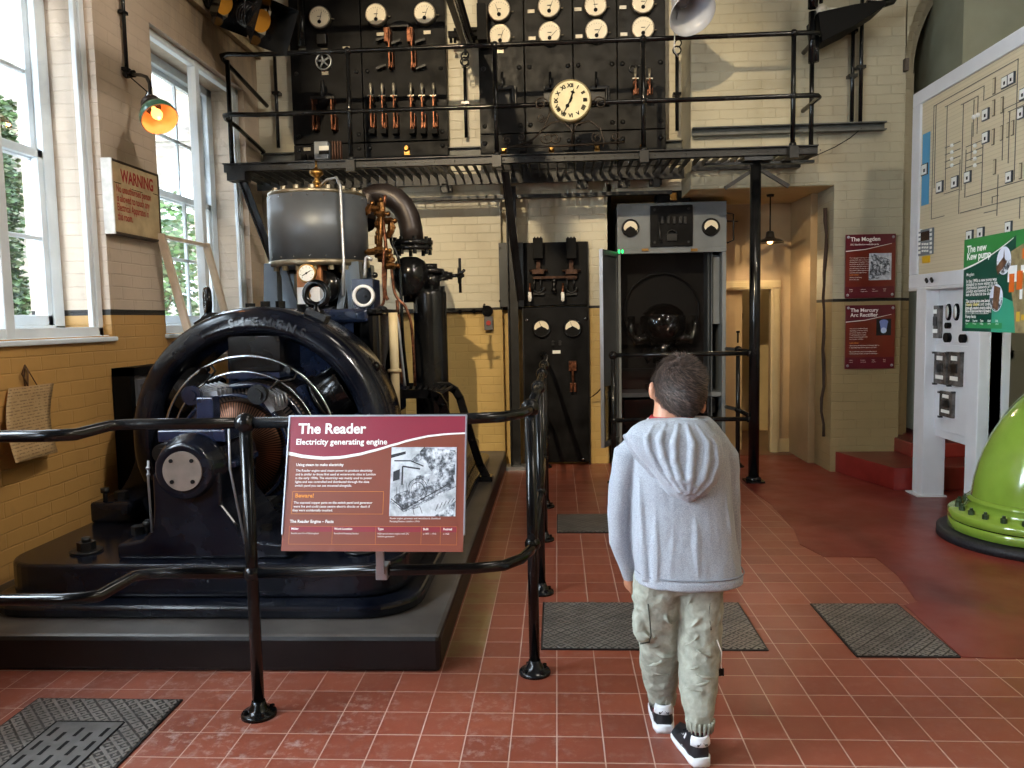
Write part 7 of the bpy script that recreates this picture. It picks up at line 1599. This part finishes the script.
N = Nd('beige green cotton'); P = N.n('TexCoord').outputs['Object']; n1 = N.noise(P, 34, 4); n2 = N.noise(P, 320, 2)
bp = N.n('Bump', None, Strength=.45, Distance=.01, Height=n1)
p = N.bsdf(Base_Color=N.ramp(n1, [(.3, '85877A'), (.6, '9FA092'), (.8, 'AEAFA2')]), Roughness=.75); N.t.links.new(bp.outputs[0], p.inputs['Normal']); MT['trs'] = N.mat
tr = fin(obj('trousers', b, MT['trs'], kid), .004, 3, .5, .013, .045)
b = B(); P_ = lambda x, y: at(x, y, Y=2.395)
for l in ([(648, 604), (650, 622), (651, 636), (649, 642)], [(640, 644), (650, 642)]): b.tube([at(x, y, Y=2.405) for x, y in l], .0022, 6)
for l in ([(710, 602), (709, 615), (711, 630)], [(706, 648), (712, 654), (709, 660)]): b.tube([at(x, y, Y=2.39) for x, y in l], .0022, 6)
obj('pocket_seams', b, pm('dark seam', '3A3A30', .8), tr)
b = B(); 
for k in range(18):
    q = 2*PI*k/18
    for (x, y, Y, r) in ((700, 728, 2.38, .0385), (662, 702, 2.583, .0415)):
        c = at(x, y, Y=Y); b.tube([(c.x+r*.97*math.cos(q), c.y+r*1.0*math.sin(q), c.z-.004), (c.x+r*1.05*math.cos(q), c.y+r*1.05*math.sin(q), c.z+.014), (c.x+r*1.12*math.cos(q), c.y+r*1.1*math.sin(q), c.z+.032)], .0042, 6)
obj('elastic_cuff', b, MT['trs'], tr, split=.015)
b = B(); a_ = at(717, 640, Y=2.40); c_ = at(721, 664, Y=2.42); b.tube([a_, (a_+c_)/2+Vector((.008, 0, 0)), c_, at(722, 676, Y=2.42)], .002, 6); obj('pull_cord', b, MT['signw'], tr)
b = B(); c_ = at(721, 672, Y=2.42); b.box(c_.x-.009, c_.x+.009, c_.y-.002, c_.y+.002, c_.z-.012, c_.z+.012); obj('cord_tag', b, MT['ink'], tr)
# --- socks and shoes
b = B()
for x, y, Y, z0 in ((662, 716, 2.575, .05), (700, 738, 2.384, .05)): c = at(x, y, Y=Y); b.cyl((c.x, c.y, z0), (c.x, c.y, c.z+.03), .031, .031, 20)
obj('sock', b, pm('maroon sock', '7A2434', .85, 0, .1, 40), kid, split=.001)
def shoe(heel, toe):
    h = Vector((heel[0], heel[1], 0)); d = Vector((toe[0]-heel[0], toe[1]-heel[1], 0)); L = d.length; d.normalize(); w = Vector((d.y, -d.x, 0))
    wid = lambda t: .035*(1-.9*max(0, .12-t)/.12*.3) if t < .3 else .035+.008*math.sin((t-.3)/.7*PI*.75) if t < .85 else .036*math.sqrt(max(0.02, 1-((t-.82)/.19)**2))
    def outl(ins=0, n=18):
        R = [(t, wid(t)-ins) for t in [i/n for i in range(n+1)]]; return [(t, s) for t, s in R]+[(t, -s) for t, s in R[::-1]]
    def lay(z, ins, ext=0): return [h+d*(t*L*(1-ext*2)+L*ext)+w*s+Vector((0, 0, z(t) if callable(z) else z)) for t, s in outl(ins)]
    s_ = B(); s_.loft([lay(lambda t: .001+.012*max(0, t-.8)*3, .003), lay(lambda t: .008+.012*max(0, t-.8)*3, -.001), lay(lambda t: .026-.006*t, -.001), lay(lambda t: .030-.008*t, .004)])
    so = obj('shoe', s_, pm('white shoe sole', 'D8D8DA', .5) if 'white shoe sole' not in bpy.data.materials else bpy.data.materials['white shoe sole'], kid)
    top = lambda t: .095-.012*t if t < .28 else .092-.055*min(1, (t-.28)/.42)**.8 if t < .75 else .037+.004
    u_ = B(); rings = []
    for f, ins in ((0, .003), (.25, .002), (.5, .005), (.75, .009), (.93, .016), (1, .024)):
        rings.append([h+d*(t*L*.97+.006)+w*(s/abs(s)*max(.002, abs(s)-ins) if abs(s) > 1e-6 else 0)+Vector((0, 0, .022+(top(t)-.022)*f)) for t, s in outl(0)])
    u_.loft(rings); obj('shoe_upper', u_, pm('black shoe upper', '17181C', .5) if 'black shoe upper' not in bpy.data.materials else bpy.data.materials['black shoe upper'], so)
    t_ = B(); n_ = 9; vs = []
    for j, (z, r) in enumerate(((.068, .0368), (.078, .0358), (.090, .034), (.098, .031))):
        for i in range(n_): q = math.radians(-62+124*i/(n_-1)); vs.append(h+d*(.032-r*math.cos(q)*1.06+.001)+w*(-r*math.sin(q))+Vector((0, 0, z)))
    t_.add(vs, [(j*n_+i, j*n_+i+1, (j+1)*n_+i+1, (j+1)*n_+i) for j in range(3) for i in range(n_-1)], 0, True)
    o = obj('heel_tab', t_, bpy.data.materials['white shoe sole'], so); md = o.modifiers.new('s', 'SOLIDIFY'); md.thickness = .003
    x_ = B(); x_.text('adidas', h-d*.0042+Vector((0, 0, .071))-w*-0, -w*-1 if False else w, (0, 0, 1), .0135, align='CENTER', bold=.0005); obj('heel_lettering', x_, MT['ink'], so)
    st_ = B()
    for k in range(3):
        for s in (-1, 1): a_ = h+d*L*(.42+.1*k)+w*s*.034+Vector((0, 0, .03)); c_ = h+d*L*(.36+.1*k)+w*s*.024+Vector((0, 0, .072-.012*k)); st_.obox((a_+c_)/2, (c_-a_).length, .004, .009, c_-a_, d)
    obj('shoe_stripes', st_, bpy.data.materials['white shoe sole'], so)
    l_ = B()
    for k in range(5): l_.tube([h+d*L*(.34+.07*k)-w*.016+Vector((0, 0, .090-.009*k)), h+d*L*(.36+.07*k)+Vector((0, 0, .096-.009*k)), h+d*L*(.34+.07*k)+w*.016+Vector((0, 0, .090-.009*k))], .0025, 6)
    obj('laces', l_, MT['ink'], so)
f1 = at(664, 734, Z=0); shoe((f1.x, f1.y), (f1.x+.012, f1.y+.2))
f2 = at(702, 768, Z=0); shoe((f2.x, f2.y), (f2.x-.036, f2.y+.2))
